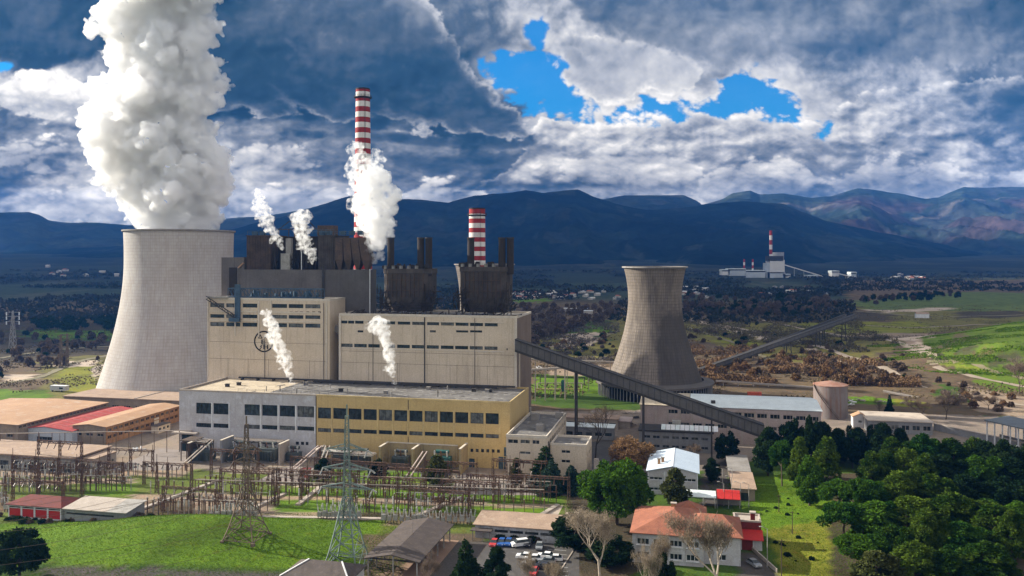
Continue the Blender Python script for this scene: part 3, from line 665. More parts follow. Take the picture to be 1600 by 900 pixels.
# ------------------------------------------------------------------ building kit
class Fr:
    def __init__(s, o, u=U2, v=V2): s.o = Vector(o); s.u = Vector(u); s.v = Vector(v)
    def P(s, a, b, z=0): return s.o+s.u*a+s.v*b+UP*z
    def sub(s, a, b, z=0): return Fr(s.P(a, b, z), s.u, s.v)
    def rot(s): return math.atan2(s.u.y, s.u.x)
def side(fr, L, D, k):
    return {'f': (fr.P(0, 0), fr.u, -fr.v, L), 'r': (fr.P(L, 0), fr.v, fr.u, D), 'b': (fr.P(L, D), -fr.u, fr.v, L), 'l': (fr.P(0, D), -fr.v, -fr.u, D)}[k]
def fpx(O, du, px, py=None):
    k = (px-800)/F; a = (k*O.y-O.x)/(du.x-k*du.y)
    if py is None: return a
    return a, H-(py-YH)/F*(O.y+a*du.y)-O.z
def wpx(O, du, rects):
    out = []
    for x0, x1, y0, y1 in rects:
        a0, zt = fpx(O, du, x0, y0); _, zb = fpx(O, du, x0, y1); a1 = fpx(O, du, x1)
        out.append((a0, zb, a1-a0, zt-zb))
    return out
def wall_face(mb, O, du, n, L, z0, z1, ops=(), dep=.3, m=0, a0=0.0):
    ops = [(a, z, w, h) for a, z, w, h in ops if a > a0+.02 and a+w < L-.02 and z > z0-1e-4 and z+h < z1]
    A = sorted({a0, L, *[o[0] for o in ops], *[o[0]+o[2] for o in ops]}); Z = sorted({z0, z1, *[o[1] for o in ops], *[o[1]+o[3] for o in ops]})
    q = lambda a, z, d=0: O+du*a+UP*z-n*d
    for i in range(len(A)-1):
        for j in range(len(Z)-1):
            ca, cz = (A[i]+A[i+1])/2, (Z[j]+Z[j+1])/2
            if any(a < ca < a+w and z < cz < z+h for a, z, w, h in ops): continue
            mb.add([q(A[i], Z[j]), q(A[i+1], Z[j]), q(A[i+1], Z[j+1]), q(A[i], Z[j+1])], [(0, 1, 2, 3)], m)
    for a, z, w, h in ops:
        c = [(a, z), (a+w, z), (a+w, z+h), (a, z+h)]
        for i in range(4):
            p, r = c[i], c[(i+1) % 4]
            mb.add([q(*p), q(*p, dep), q(*r, dep), q(*r)], [(0, 1, 2, 3)], m)
    return ops
def windows(root, O, du, n, ops, fm, gm, nx=1, ny=1, dep=.3, bar=.12, name='window', sill=None):
    for a, z, w, h in ops:
        mb = MB(); q = lambda s, t: O+du*(a+s)+UP*(z+t)-n*(dep-.02)
        t_ = n*.10
        for s in np.linspace(0, w-bar, nx+1): mb.ob(q(s, 0), du*bar, UP*h, t_)
        for k in np.linspace(0, h-bar, ny+1):
            xs = np.linspace(0, w-bar, nx+1)
            for s0, s1 in zip(xs[:-1], xs[1:]): mb.ob(q(s0+bar, k), du*(s1-s0-bar), UP*bar, t_)
        if sill: mb.ob(O+du*(a-.15)+UP*(z-.2)+n*.003, du*(w+.3), UP*.19, n*.2)
        wn = mb.build(name, fm, root)
        MB().ob(O+du*(a+.004)+UP*(z+.004)-n*(dep+.06), du*(w-.008), UP*(h-.008), n*.05).build('pane', random.choice(GLASSES) if gm is GLASS else gm, wn)
def doorpart(root, O, du, n, a, w, h, m=None, z=0, name='door', fm=None):
    d = MB().ob(O+du*a+UP*z+n*.02, du*w, UP*h, n*.06).build(name, m or DOOR, root)
    f = MB(); f.ob(O+du*(a-.15)+UP*z+n*.015, du*.14, UP*(h+.15), n*.12); f.ob(O+du*(a+w+.01)+UP*z+n*.015, du*.14, UP*(h+.15), n*.12); f.ob(O+du*a+UP*(z+h+.01)+n*.015, du*w, UP*.14, n*.12)
    f.build('frame', fm or WTRIM, d); return d
def shell(root, fr, L, D, h, wm, ops=None, z0=0, wins=True, fm=None, gm=None, nx=1, ny=1, dep=.3, sides='frbl', gable=0, gaxis='v', name='wall', bar=.12, sill=False, label=None):
    """outer walls with real openings and windows set into them"""
    mb = MB(); ops = ops or {}; todo = []
    for k in sides:
        O, du, n, LL = side(fr, L, D, k)
        good = wall_face(mb, O, du, n, LL, z0, h, ops.get(k, ()), dep); todo.append((O, du, n, good))
    if gable:
        if gaxis == 'v':
            for b in (0, D): mb.add([fr.P(0, b, h), fr.P(L, b, h), fr.P(L/2, b, h+gable)], [(0, 1, 2)])
        else:
            for a in (0, L): mb.add([fr.P(a, 0, h), fr.P(a, D, h), fr.P(a, D/2, h+gable)], [(0, 1, 2)])
    w = mb.build(name, wm, root, label=label)
    if wins:
        for O, du, n, good in todo: windows(root, O, du, n, good, fm or WTRIM, gm or GLASS, nx, ny, dep, bar, sill=sill)
    return w
def flatroof(root, fr, L, D, h, rm, par=.7, cm=None, cw=.4, over=0, thick=.35):
    if over or not par:
        return MB().ob(fr.P(-over, -over, h+.003), fr.u*(L+2*over), fr.v*(D+2*over), UP*thick).build('roof', rm, root)
    r = MB().ob(fr.P(.02, .02, h-par-.3), fr.u*(L-.04), fr.v*(D-.04), UP*.3).build('roof', rm, root)
    p = MB()
    for a, b, da, db in ((0, 0, L, cw), (0, D-cw, L, cw), (0, cw, cw, D-2*cw), (L-cw, cw, cw, D-2*cw)):
        p.ob(fr.P(a-.06 if da == L else a, b-(.06 if (da == L and b == 0) else 0), h-par+.01), fr.u*(da+(.12 if da == L else 0)), fr.v*(db+(.06 if da == L else 0)), UP*(par+.06))
    p.build('parapet', cm or BEIGE2, root); return r
def gableroof(root, fr, L, D, h, rise, rm, axis='v', over=.5, thick=.18, name='roof'):
    mb = MB(); pr = lambda s, c, z: fr.P(s, c, z) if axis == 'v' else fr.P(c, s, z)
    W, N = (L, D) if axis == 'v' else (D, L); k = rise/(W/2)
    for s0, s1 in ((-over, W/2), (W+over, W/2)):
        z0, z1 = h-over*k+.02, h+rise+.02
        a = [pr(s0, -over, z0), pr(s1, -over, z1), pr(s1, N+over, z1), pr(s0, N+over, z0)]
        b = [p+UP*thick for p in a]
        mb.add(a+b, [(0, 1, 2, 3), (4, 7, 6, 5), (0, 4, 5, 1), (1, 5, 6, 2), (2, 6, 7, 3), (3, 7, 4, 0)])
    return mb.build(name, rm, root)
def hiproof(root, fr, L, D, h, rise, rm, r0, r1, over=.6, name='roof'):
    """ridge from r0 to r1, both (a, b)"""
    c = [fr.P(-over, -over, h), fr.P(L+over, -over, h), fr.P(L+over, D+over, h), fr.P(-over, D+over, h)]
    e, f = fr.P(*r0, h+rise), fr.P(*r1, h+rise)
    mb = MB(); cc = [p+UP*.18 for p in c]
    if abs(r0[0]-r1[0]) > abs(r0[1]-r1[1]): fs = [(4, 5, 9, 8), (5, 6, 9), (6, 7, 8, 9), (7, 4, 8)]
    else: fs = [(4, 5, 8), (5, 6, 9, 8), (6, 7, 9), (7, 4, 8, 9)]
    mb.add(c+cc+[e+UP*.18, f+UP*.18], fs+[(0, 1, 5, 4), (1, 2, 6, 5), (2, 3, 7, 6), (3, 0, 4, 7), (3, 2, 1, 0)])
    return mb.build(name, rm, root)
def railing(root, pts, m, h=1.1, step=2.5, w=.07, name='railing'):
    mb = MB()
    for p, q in zip(pts[:-1], pts[1:]):
        p, q = Vector(p), Vector(q); n = max(1, round((q-p).length/step))
        for i in range(n+1): c = p.lerp(q, i/n); mb.beam(c, c+UP*h, w)
        for z in (h, h*.55): mb.beam(p+UP*z, q+UP*z, w)
    return mb.build(name, m, root)

# ------------------------------------------------------------------ turbine hall (long white and ochre building)
HF = Fr(at(280, 704, 312)*1.0); HF.o.z = 0
HL, HD, HH = 127.0, 33.0, 23.0
hall = thing('turbine_hall', HF.o, 'long flat roofed hall with a white end and an ochre end', 'building')
aS = fpx(HF.o, HF.u, 494)
O = HF.o
def rowpx(xs, y, h, slope): return [(x0, x1, y+slope*(x0-xs[0][0]), y+slope*(x0-xs[0][0])+h) for x0, x1 in xs]
wx = [(306.5, 330), (333.5, 357), (382, 406), (409.5, 433.5), (437, 461), (464.5, 491)]
yx = [(496.8+i*23.82, 496.8+i*23.82+20.4) for i in range(12)]
opsW = wpx(O, HF.u, rowpx(wx, 629, 17, .033)+rowpx(wx, 660.5, 6.5, .033)+rowpx([(462, 467), (470, 475), (477.5, 482)], 690, 5, .03))
opsY = wpx(O, HF.u, rowpx(yx, 636.5, 17, .0335)+rowpx(yx, 668.5, 6.2, .036)+rowpx([(735+8.3*i, 739.5+8.3*i) for i in range(6)], 701, 5.2, .03))
fW = HF; shell(hall, Fr(HF.o), aS, HD, HH, WHITE, {'f': opsW}, sides='flb', fm=DSTEEL, nx=3, ny=1, bar=.09, label='white section with run-off stains')
frY = HF.sub(aS, 0); opsY = [(a-aS, z, w, h) for a, z, w, h in opsY]
shell(hall, frY, HL-aS, HD, HH, YELLOW, {'f': opsY}, sides='frb', fm=DSTEEL, nx=2, ny=1, bar=.09, label='ochre section')
cb = MB()   # pale piers between the windows and the hoods under the sills
for a, z, w, h in opsY[:12]: cb.ob(frY.P(a+w+.05, -.12, opsY[12][1]-.3), frY.u*.5, frY.v*.117, UP*(z+h-opsY[12][1]+.6))
cb.build('window_pier', YTRIM, hall)
cb = MB()
for a, z, w, h in opsW[:6]: cb.ob(HF.P(a+w+.05, -.12, opsW[6][1]-.3), HF.u*.45, HF.v*.117, UP*(z+h-opsW[6][1]+.6))
cb.build('window_pier', WTRIM, hall)
rl = MB().ob(HF.P(.05, .05, HH-1.0), HF.u*(aS*.62), HF.v*(HD-.1), UP*.3).build('roof', ROOFC, hall, label='cream felted roof end')  # paler end paints the sunlit part of the roof into its colour
MB().ob(HF.P(.05+aS*.62+.01, .05, HH-1.0), HF.u*(HL-aS*.62-.12), HF.v*(HD-.1), UP*.3).build('roof', ROOFG, hall, label='patched grey felt roof')
for (a, L_, m_) in ((0, aS, CONC), (aS, HL-aS, YTRIM)):
    MB().ob(HF.P(a-.05, -.08, HH-.5), HF.u*(L_+.08), HF.v*.4, UP*.56).build('parapet', m_, hall)
MB().ob(HF.P(-.07, .33, HH-.5), HF.u*.4, HF.v*(HD-.5), UP*.56).build('parapet', CONC, hall)
MB().ob(HF.P(HL-.33, .33, HH-.5), HF.u*.4, HF.v*(HD-.5), UP*.56).build('parapet', YTRIM, hall)
MB().ob(HF.P(aS-.12, -.1, 0), HF.u*.24, HF.v*.097, UP*(HH-.6)).build('joint_pipe', DSTEEL, hall)
MB().ob(HF.P(fpx(O, HF.u, 638)-.1, -.1, 0), HF.u*.2, HF.v*.097, UP*(HH-.6)).build('joint_pipe', DSTEEL, hall)
pm = MB()
for b, z, r in ((31.6, 23.2, .35), (30.6, 23.1, .28), (29.4, 22.9, .22)):
    pm.tube(HF.P(6 if b > 31 else 40, b, z), HF.P(122-(31.6-b)*3, b, z), r, n=6)
for a in range(8, 120, 7): pm.box(HF.P(a, 31, HH-.7), .3, 2.2, .9, rot=HF.rot())
pm.build('roof_pipe', DSTEEL, hall)
rg = random.Random(4)
for i in range(16):
    a, b = rg.uniform(4, 122), rg.uniform(5, 26); v = MB()
    if rg.random() < .5: v.tube(HF.P(a, b, HH-.7), HF.P(a, b, HH+rg.uniform(.8, 2.2)), .16, n=6); v.tube(HF.P(a, b, HH+.9), HF.P(a, b, HH+1.2), .34, .1, n=6)
    else: v.box(HF.P(a, b, HH-.7), 1.4, 1.1, 1.0, rot=HF.rot()); v.box(HF.P(a, b, HH+.3), 1.7, 1.4, .2, rot=HF.rot())
    v.build('roof_vent', DSTEEL if i % 2 else CONCG, hall)
for a, ww in ((45.5, .45), (82.5, .45)):
    MB().tube(HF.P(a, 4.5, HH-.7), HF.P(a, 4.5, HH+1.4), .28, n=8).build('steam_outlet', LSTEEL, hall)
railing(hall, [HF.P(24, .6, HH), HF.P(60, .6, HH)], DSTEEL, 1.0, 3.5)
for i in range(40):
    a, b = rg.uniform(26, 124), rg.uniform(2, 30); l = rg.uniform(2, 9)
    MB().ob(HF.P(a, b, HH-.68), HF.u*l*.35+HF.v*l*.7, HF.u*.3-HF.v*.1, UP*rg.uniform(.06, .16)).build('roof_seam', CONCG, hall)
doorpart(hall, HF.o, HF.u, -HF.v, 1.2, 4.6, 6.2, fm=CONC)
MB().ob(HF.P(-1.6, -2.4, 6.9), HF.u*10, HF.v*2.39, UP*.45).build('canopy', CONC, hall)
for px, w, h in ((733, 2.0, 3.0), (779, 2.6, 4.2), (787.5, 1.6, 7.5)):
    doorpart(hall, HF.o, HF.u, -HF.v, fpx(O, HF.u, px), w, h, GLASSB, fm=YTRIM)

# ------------------------------------------------------------------ boiler house one: beige block with the emblem
BF = Fr(at(324, 588, 346)); BF.o.z = 0
LF = fpx(BF.o, BF.u, 515); FH = 55.6
bh = thing('boiler_house', BF.o, 'tall beige block with a round emblem and three rows of louvres', 'building')
O = BF.o
r1 = [(328.5, 350.5), (353.5, 375.5), (379, 402), (425, 448.5), (451, 474), (477, 500.5)]
ops = wpx(O, BF.u, rowpx(r1, 473.6, 6.2, .012)+rowpx(r1, 490.8, 5.6, .012)+rowpx(r1, 503.2, 6.2, .016))
shell(bh, BF, LF, 15.5, FH, BEIGE, {'f': ops}, fm=DSTEEL, nx=2, ny=1, bar=.10)
flatroof(bh, BF, LF, 15.5, FH, ROOFG, par=.8, cm=BEIGE2)
rib = MB()
for x in (324.6, 363+4, 404, 423, 509.5):
    a = fpx(O, BF.u, x); rib.ob(BF.P(a, -.35, 40 if x != 324.6 and x < 509 else 23), BF.u*.5, BF.v*.347, UP*(FH-.9-(40 if x != 324.6 and x < 509 else 23)))
for z in (wpx(O, BF.u, [(328, 350, 483, 487)])[0][1], wpx(O, BF.u, [(328, 350, 498.5, 501)])[0][1]):
    rib.ob(BF.P(.8, -.25, z), BF.u*(fpx(O, BF.u, 402)-.8), BF.v*.247, UP*.5); rib.ob(BF.P(fpx(O, BF.u, 425), -.25, z), BF.u*(fpx(O, BF.u, 500)-fpx(O, BF.u, 425)), BF.v*.247, UP*.5)
rib.build('facade_rib', BEIGE2, bh)
for x in (453, 461, 469, 479, 488, 497):
    MB().ob(BF.P(fpx(O, BF.u, x), -.06, fpx(O, BF.u, x, 488.6)[1]), BF.u*1.2, BF.v*.057, UP*.5).build('vent_slot', BLACK, bh)
ecx, ecz = fpx(O, BF.u, 412.3, 533.6); er = 4.35
em = MB(); N = 40
for i in range(N):
    t0, t1 = 2*math.pi*i/N, 2*math.pi*(i+1)/N
    q = [BF.P(ecx+r*math.cos(t), -.13, ecz+r*math.sin(t)) for r, t in ((er-.5, t0), (er, t0), (er, t1), (er-.5, t1))]
    em.add(q+[p+BF.v*.127 for p in q], [(0, 1, 2, 3), (0, 3, 7, 4), (1, 5, 6, 2)])
def stroke(pts, w):
    for p, q in zip(pts[:-1], pts[1:]):
        em.beam(BF.P(ecx+p[0], -.08, ecz+p[1]), BF.P(ecx+q[0], -.08, ecz+q[1]), w, .15)
stroke([(-2.35, 1.35), (-1.55, 2.75), (-.75, 1.35), (-2.5, 1.35)], .36)
stroke([(1.3, 2.95), (.5, 2.2), (1.1, 2.1), (.3, 1.25)], .34)
stroke([(-.85, .75), (-.85, -.95)], .42); stroke([(-.85, .7), (.5, .7)], .36); stroke([(-.85, -.1), (.3, -.1)], .32); stroke([(-.85, -.9), (.55, -.9)], .36)
stroke([(-.6, -1.3), (-1.6, -2.1), (-.9, -2.2), (-1.9, -3.4)], .36)
stroke([(.05, -1.25), (.05, -3.1)], .42); stroke([(1.75, -1.25), (1.75, -3.1)], .42); stroke([(.05, -2.15), (1.75, -2.15)], .36)
em.build('emblem', BLACK, bh, label='round black emblem with letters')

# sooty house behind with the precipitator plant on top
GF = BF.sub(0, 16.2); gL = fpx(GF.o, GF.u, 345); g2 = fpx(GF.o, GF.u, 509); g3 = fpx(GF.o, GF.u, 578); g1 = fpx(GF.o, GF.u, 380)
Zg = H-21*GF.P(g1, 0).y/F
dh = thing('boiler_house', GF.P(gL, 0), 'sooty dark concrete house rising behind the beige block with the emblem', 'building')
shell(dh, GF.sub(g1, 0), g2-g1, 26, Zg, DARKG, wins=False)
shell(dh, GF.sub(g2+.01, -.9), g3-g2, 8, Zg+.1, SIDEG, wins=False, label='stained section')
shell(dh, GF.sub(gL, .5), g1-gL-.01, 22, H-.6, DARKG, wins=False, label='narrow stair tower')
for a, L_, z in ((g1, g2-g1, Zg), (g2+.01, g3-g2, Zg+.1), (gL, g1-gL-.02, H-.6)):
    MB().ob(GF.P(a+.05, .6, z-.35), GF.u*(L_-.1), GF.v*(6 if a > g2 else 21), UP*.3).build('roof', SOOT, dh)
MB().ob(GF.P(fpx(GF.o, GF.u, 358), -.05, 55), GF.u*3.4, GF.v*.5, UP*13).build('pilaster', SOOT, dh)
MB().tube(GF.P(g2-.6, -1.3, 40), GF.P(g2-.6, -1.3, Zg+1.6), .5, n=8).build('downpipe', DSTEEL, dh)
MB().tube(GF.P(g3+.3, -.8, 20), GF.P(g3+.3, -.8, Zg+.3), .22, n=6).build('downpipe', WTRIM, dh)
# precipitators
def gx(px): return fpx(GF.o, GF.u, px)
def gz(py, px=450): return H-(py-YH)/F*GF.P(gx(px), 0).y
pr = thing('precipitator', GF.P(gx(400), 3, Zg), 'rusty ribbed precipitator casings and chutes on the dark house roof', 'dust filter')
def ribbed(x0, x1, b, D, y0, m, n):
    a0, a1 = gx(x0), gx(x1); z1 = gz(y0); mb = MB(); mb.ob(GF.P(a0, b, Zg), GF.u*(a1-a0), GF.v*D, UP*(z1-Zg))
    for i in range(n+1): mb.ob(GF.P(a0+(a1-a0-.25)*i/n, b-.25, Zg), GF.u*.25, GF.v*.247, UP*(z1-Zg-.2))
    mb.ob(GF.P(a0-.3, b-.45, z1), GF.u*(a1-a0+.6), GF.v*(D+.8), UP*.35)
    return mb.build('casing', m, pr)
ribbed(383, 420, 1.5, 14, 368.5, RUST, 14); ribbed(420.5, 494, 8, 9, 370, SOOT, 16); ribbed(494.5, 521, 2, 14, 369, RUSTG, 8)
a0, a1 = gx(521.5), gx(571); zt = gz(371.5); ch = MB()
for i in range(4):
    p0, p1 = a0+(a1-a0)*i/4*.96, a0+(a1-a0)*(i+1)/4*.96; s = .9+i*.9
    top = [GF.P(p0, 1.5, zt), GF.P(p1-.15, 1.5, zt), GF.P(p1-.15, 6, zt), GF.P(p0, 6, zt)]
    zm = Zg+4.2; mid = [GF.P(p0+s*.6, .2, zm), GF.P(p1+s*.7-.15, .2, zm), GF.P(p1+s*.7-.15, 6, zm), GF.P(p0+s*.6, 6, zm)]
    c = (p0+p1)/2+s*.7; bot = [GF.P(c-.55, .8, Zg), GF.P(c+.55, .8, Zg), GF.P(c+.55, 3, Zg), GF.P(c-.55, 3, Zg)]
    ch.add(top+mid+bot, [(0, 4, 5, 1), (1, 5, 6, 2), (2, 6, 7, 3), (3, 7, 4, 0), (3, 2, 1, 0), (4, 8, 9, 5), (5, 9, 10, 6), (6, 10, 11, 7), (7, 11, 8, 4)] if False else [(0, 1, 5, 4), (1, 2, 6, 5), (2, 3, 7, 6), (3, 0, 4, 7), (0, 3, 2, 1), (4, 5, 9, 8), (5, 6, 10, 9), (6, 7, 11, 10), (7, 4, 8, 11)])
ch.build('chute', RUST, pr, label='row of brown tapering chutes')
MB().ob(GF.P(gx(437), .9, Zg), GF.u*(gx(451)-gx(437)), GF.v*2.5, UP*(gz(396)-Zg)).build('duct', LSTEEL, pr, label='pale grey upright duct')
MB().ob(GF.P(gx(443), 2, gz(396)+.01), GF.u*2.4, GF.v*1.8, UP*6.5).build('duct', CONCG, pr)
MB().tube(GF.P(gx(469), 1.2, Zg), GF.P(gx(469), 1.2, gz(394)), .18, n=6).build('pipe', WTRIM, pr)
MB().ob(GF.P(gx(444), 9, gz(370)+.4), GF.u*(gx(457)-gx(444)), GF.v*5, UP*5.5).build('casing', RUST, pr)
MB().ob(GF.P(gx(486), 6, gz(370)+.4), GF.u*(gx(511)-gx(486)), GF.v*5, UP*4.6).build('casing', RUST, pr)
tr = MB(); zb = gz(369)
for x in (430, 446, 462, 478, 494): tr.beam(GF.P(gx(x), 3, zb-5), GF.P(gx(x), 3, gz(358)), .28)
tr.beam(GF.P(gx(430), 3, gz(358)), GF.P(gx(496), 3, gz(358)), .3); tr.beam(GF.P(gx(446), 3, gz(346)), GF.P(gx(478), 3, gz(346)), .3)
tr.beam(GF.P(gx(430), 3, gz(358)), GF.P(gx(446), 3, gz(346)), .28); tr.beam(GF.P(gx(478), 3, gz(346)), GF.P(gx(494), 3, gz(362)), .28); tr.beam(GF.P(gx(462), 3, gz(358)), GF.P(gx(462), 3, gz(346)), .28)
tr.build('truss', DSTEEL, pr)
for x0, x1, y in ((384, 420, 367), (486, 521, 366), (521, 566, 369)):
    railing(pr, [GF.P(gx(x0), 1.4, gz(y)), GF.P(gx(x1), 1.4, gz(y))], BSTEEL, 1.8, 2.2, .16)
for x in (392, 404, 498, 509, 531, 545, 558):
    MB().box(GF.P(gx(x), 3.5, gz(368.5)+.35), 2.0, 1.8, 1.7, rot=GF.rot()).build('insulator_box', BSTEEL, pr)
jk = MB(); rj = random.Random(8)
for i in range(60):
    x = rj.uniform(421, 493); b = rj.uniform(1, 8); z = Zg+rj.uniform(0, 1); jk.beam(GF.P(gx(x), b, z), GF.P(gx(x)+rj.uniform(-3, 3)*(rj.random() < .4), b+rj.uniform(-1, 1), z+rj.uniform(2, 11)), rj.uniform(.15, .5))
jk.build('pipework', SOOT, pr)
MB().beam(GF.P(gx(372), .3, gz(419)), GF.P(gx(380), .3, gz(411)), 1.1, .5).build('ladder', OROOF, dh)

# blue lattice girder and small jib on the beige roof
cr = thing('roof_gantry', BF.P(20, 3, FH), 'long blue lattice girder lying along the beige roof edge', 'gantry')
g = MB(); bx0, bx1 = fpx(O, BF.u, 352), fpx(O, BF.u, 499); zt, zb = fpx(O, BF.u, 352, 447)[1]-1.0, FH+.3; n = 14
for b in (2.0, 4.6):
    g.beam(BF.P(bx0, b, zt), BF.P(bx1, b, zt), .38); g.beam(BF.P(bx0, b, zb), BF.P(bx1, b, zb), .38)
    for i in range(n+1):
        a = bx0+(bx1-bx0)*i/n; g.beam(BF.P(a, b, zb), BF.P(a, b, zt), .2)
        if i < n: aa = bx0+(bx1-bx0)*(i+1)/n; g.beam(BF.P(a, b, zb if i % 2 else zt), BF.P(aa, b, zt if i % 2 else zb), .2)
g.build('girder', BSTEEL, cr)
MB().ob(BF.P(bx0, 2.3, zb+.2), BF.u*(bx1-bx0), BF.v*2, UP*.15).build('walkway', BSTEEL, cr)
rr = random.Random(3); mbp = MB()
for i in range(22): a = rr.uniform(bx0+1, bx1-1); mbp.box(BF.P(a, 3.2, zb+.4), rr.uniform(.5, 1.8), .8, rr.uniform(.6, 2.6), rot=rr.uniform(0, 1))
mbp.build('hoist_gear', BSTEEL, cr)
jb = thing('jib_crane', BF.P(3, -2, 40), 'dark blue jib with a hanging cradle on the louvred facade beside the tower', 'crane')
MB().ob(BF.P(fpx(O, BF.u, 368.5), -.9, fpx(O, BF.u, 368, 501)[1]), BF.u*2.3, BF.v*.6, UP*15).build('mast', BSTEEL, jb)
b_ = MB(); p, q = BF.P(fpx(O, BF.u, 326), -1.8, fpx(O, BF.u, 326, 467)[1]), BF.P(fpx(O, BF.u, 371), -1.8, fpx(O, BF.u, 371, 497)[1])
for s in (0, 1.2): b_.beam(p+UP*s, q+UP*s, .3)
for i in range(10): b_.beam(p.lerp(q, i/10)+UP*(1.2*(i % 2)), p.lerp(q, (i+1)/10)+UP*(1.2*((i+1) % 2)), .2)
b_.build('jib', DSTEEL, jb)
MB().ob(BF.P(fpx(O, BF.u, 362), -2.4, fpx(O, BF.u, 362, 502)[1]), BF.u*4.6, BF.v*1.4, UP*1.5).build('cradle', BSTEEL, jb)
MB().ob(BF.P(fpx(O, BF.u, 327), -1.2, FH+.1), BF.u*9, BF.v*1.1, UP*.7).build('roof_beam', LSTEEL, jb)

# ------------------------------------------------------------------ boiler house two: the wide beige block
CF = Fr(at(530, 597, 333.2)); CF.o.z = 0; O = CF.o
LC = fpx(O, CF.u, 808); CH = 50.0
b2 = thing('boiler_house', CF.o, 'wide beige block with two dark window bands under the twin rusty boilers', 'building')
def c4(lst, cy, hh, sl=.0): return [(500+x0/3, 500+x1/3, 340+(cy+sl*(x0-98))/3, 340+(cy+sl*(x0-98)+hh)/3) for x0, x1 in lst]
rA = [(98, 128), (131, 160), (164, 204), (226, 280), (294, 352), (364, 423), (432, 488), (502, 558), (567, 628), (635, 696), (703, 764), (772, 833)]
rB = [(97, 153), (160, 219), (226, 280), (294, 352), (361, 421), (430, 487), (500, 557), (566, 626), (633, 694), (702, 763), (771, 832)]
ops = wpx(O, CF.u, c4(rA, 480, 16, .020)+c4([(176, 203), (515, 543), (638, 695), (703, 760)], 528, 10, .0)+c4(rB, 590, 16, .020)+c4([(874, 880)], 613, 9)+c4([(917, 922)], 503, 14))
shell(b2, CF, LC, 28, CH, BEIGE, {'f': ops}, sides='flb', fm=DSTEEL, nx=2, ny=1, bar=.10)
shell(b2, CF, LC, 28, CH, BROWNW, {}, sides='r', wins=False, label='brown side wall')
flatroof(b2, CF, LC, 28, CH, ROOFG, par=.8, cm=BEIGE2)
t_ = MB()
for x in (529.9, 804.2): t_.ob(CF.P(max(0, fpx(O, CF.u, x)), -.45, 23), CF.u*.9, CF.v*.447, UP*(CH-24))
t_.build('facade_rib', BEIGE2, b2)
t_ = MB(); a = fpx(O, CF.u, 663.6); t_.ob(CF.P(a-.2, -.2, 23), CF.u*.4, CF.v*.197, UP*(CH-24)); t_.build('joint_pipe', DSTEEL, b2)
for z in (CH-4.9, CH-6.6 if False else None):
    if z: pass
lt = MB()
for cyy in (478, 607.5): 
    z = fpx(O, CF.u, 532, 340+cyy/3)[1]; lt.ob(CF.P(.95, -.16, z-.35), CF.u*(LC-6), CF.v*.157, UP*.3)
lt.build('string_course', BEIGE2, b2)
MB().ob(CF.P(LC+.003, 3, 14), CF.u*.12, CF.v*2.2, UP*22).build('panel', BEIGE, b2, label='pale strip on the side wall')
# stair link between the blocks
lk = MB(); p = BF.P(LF, 12, 42); lk.beam(BF.P(LF+.1, 6, 44), CF.P(-.1, 6, 40.5), 2.2, 2.4); lk.build('link_bridge', CONCG, bh)
MB().ob(CF.P(-3.6, 9, 0), CF.u*3.55, CF.v*10, UP*38).build('wall', SIDEG, b2, label='dark recessed infill')
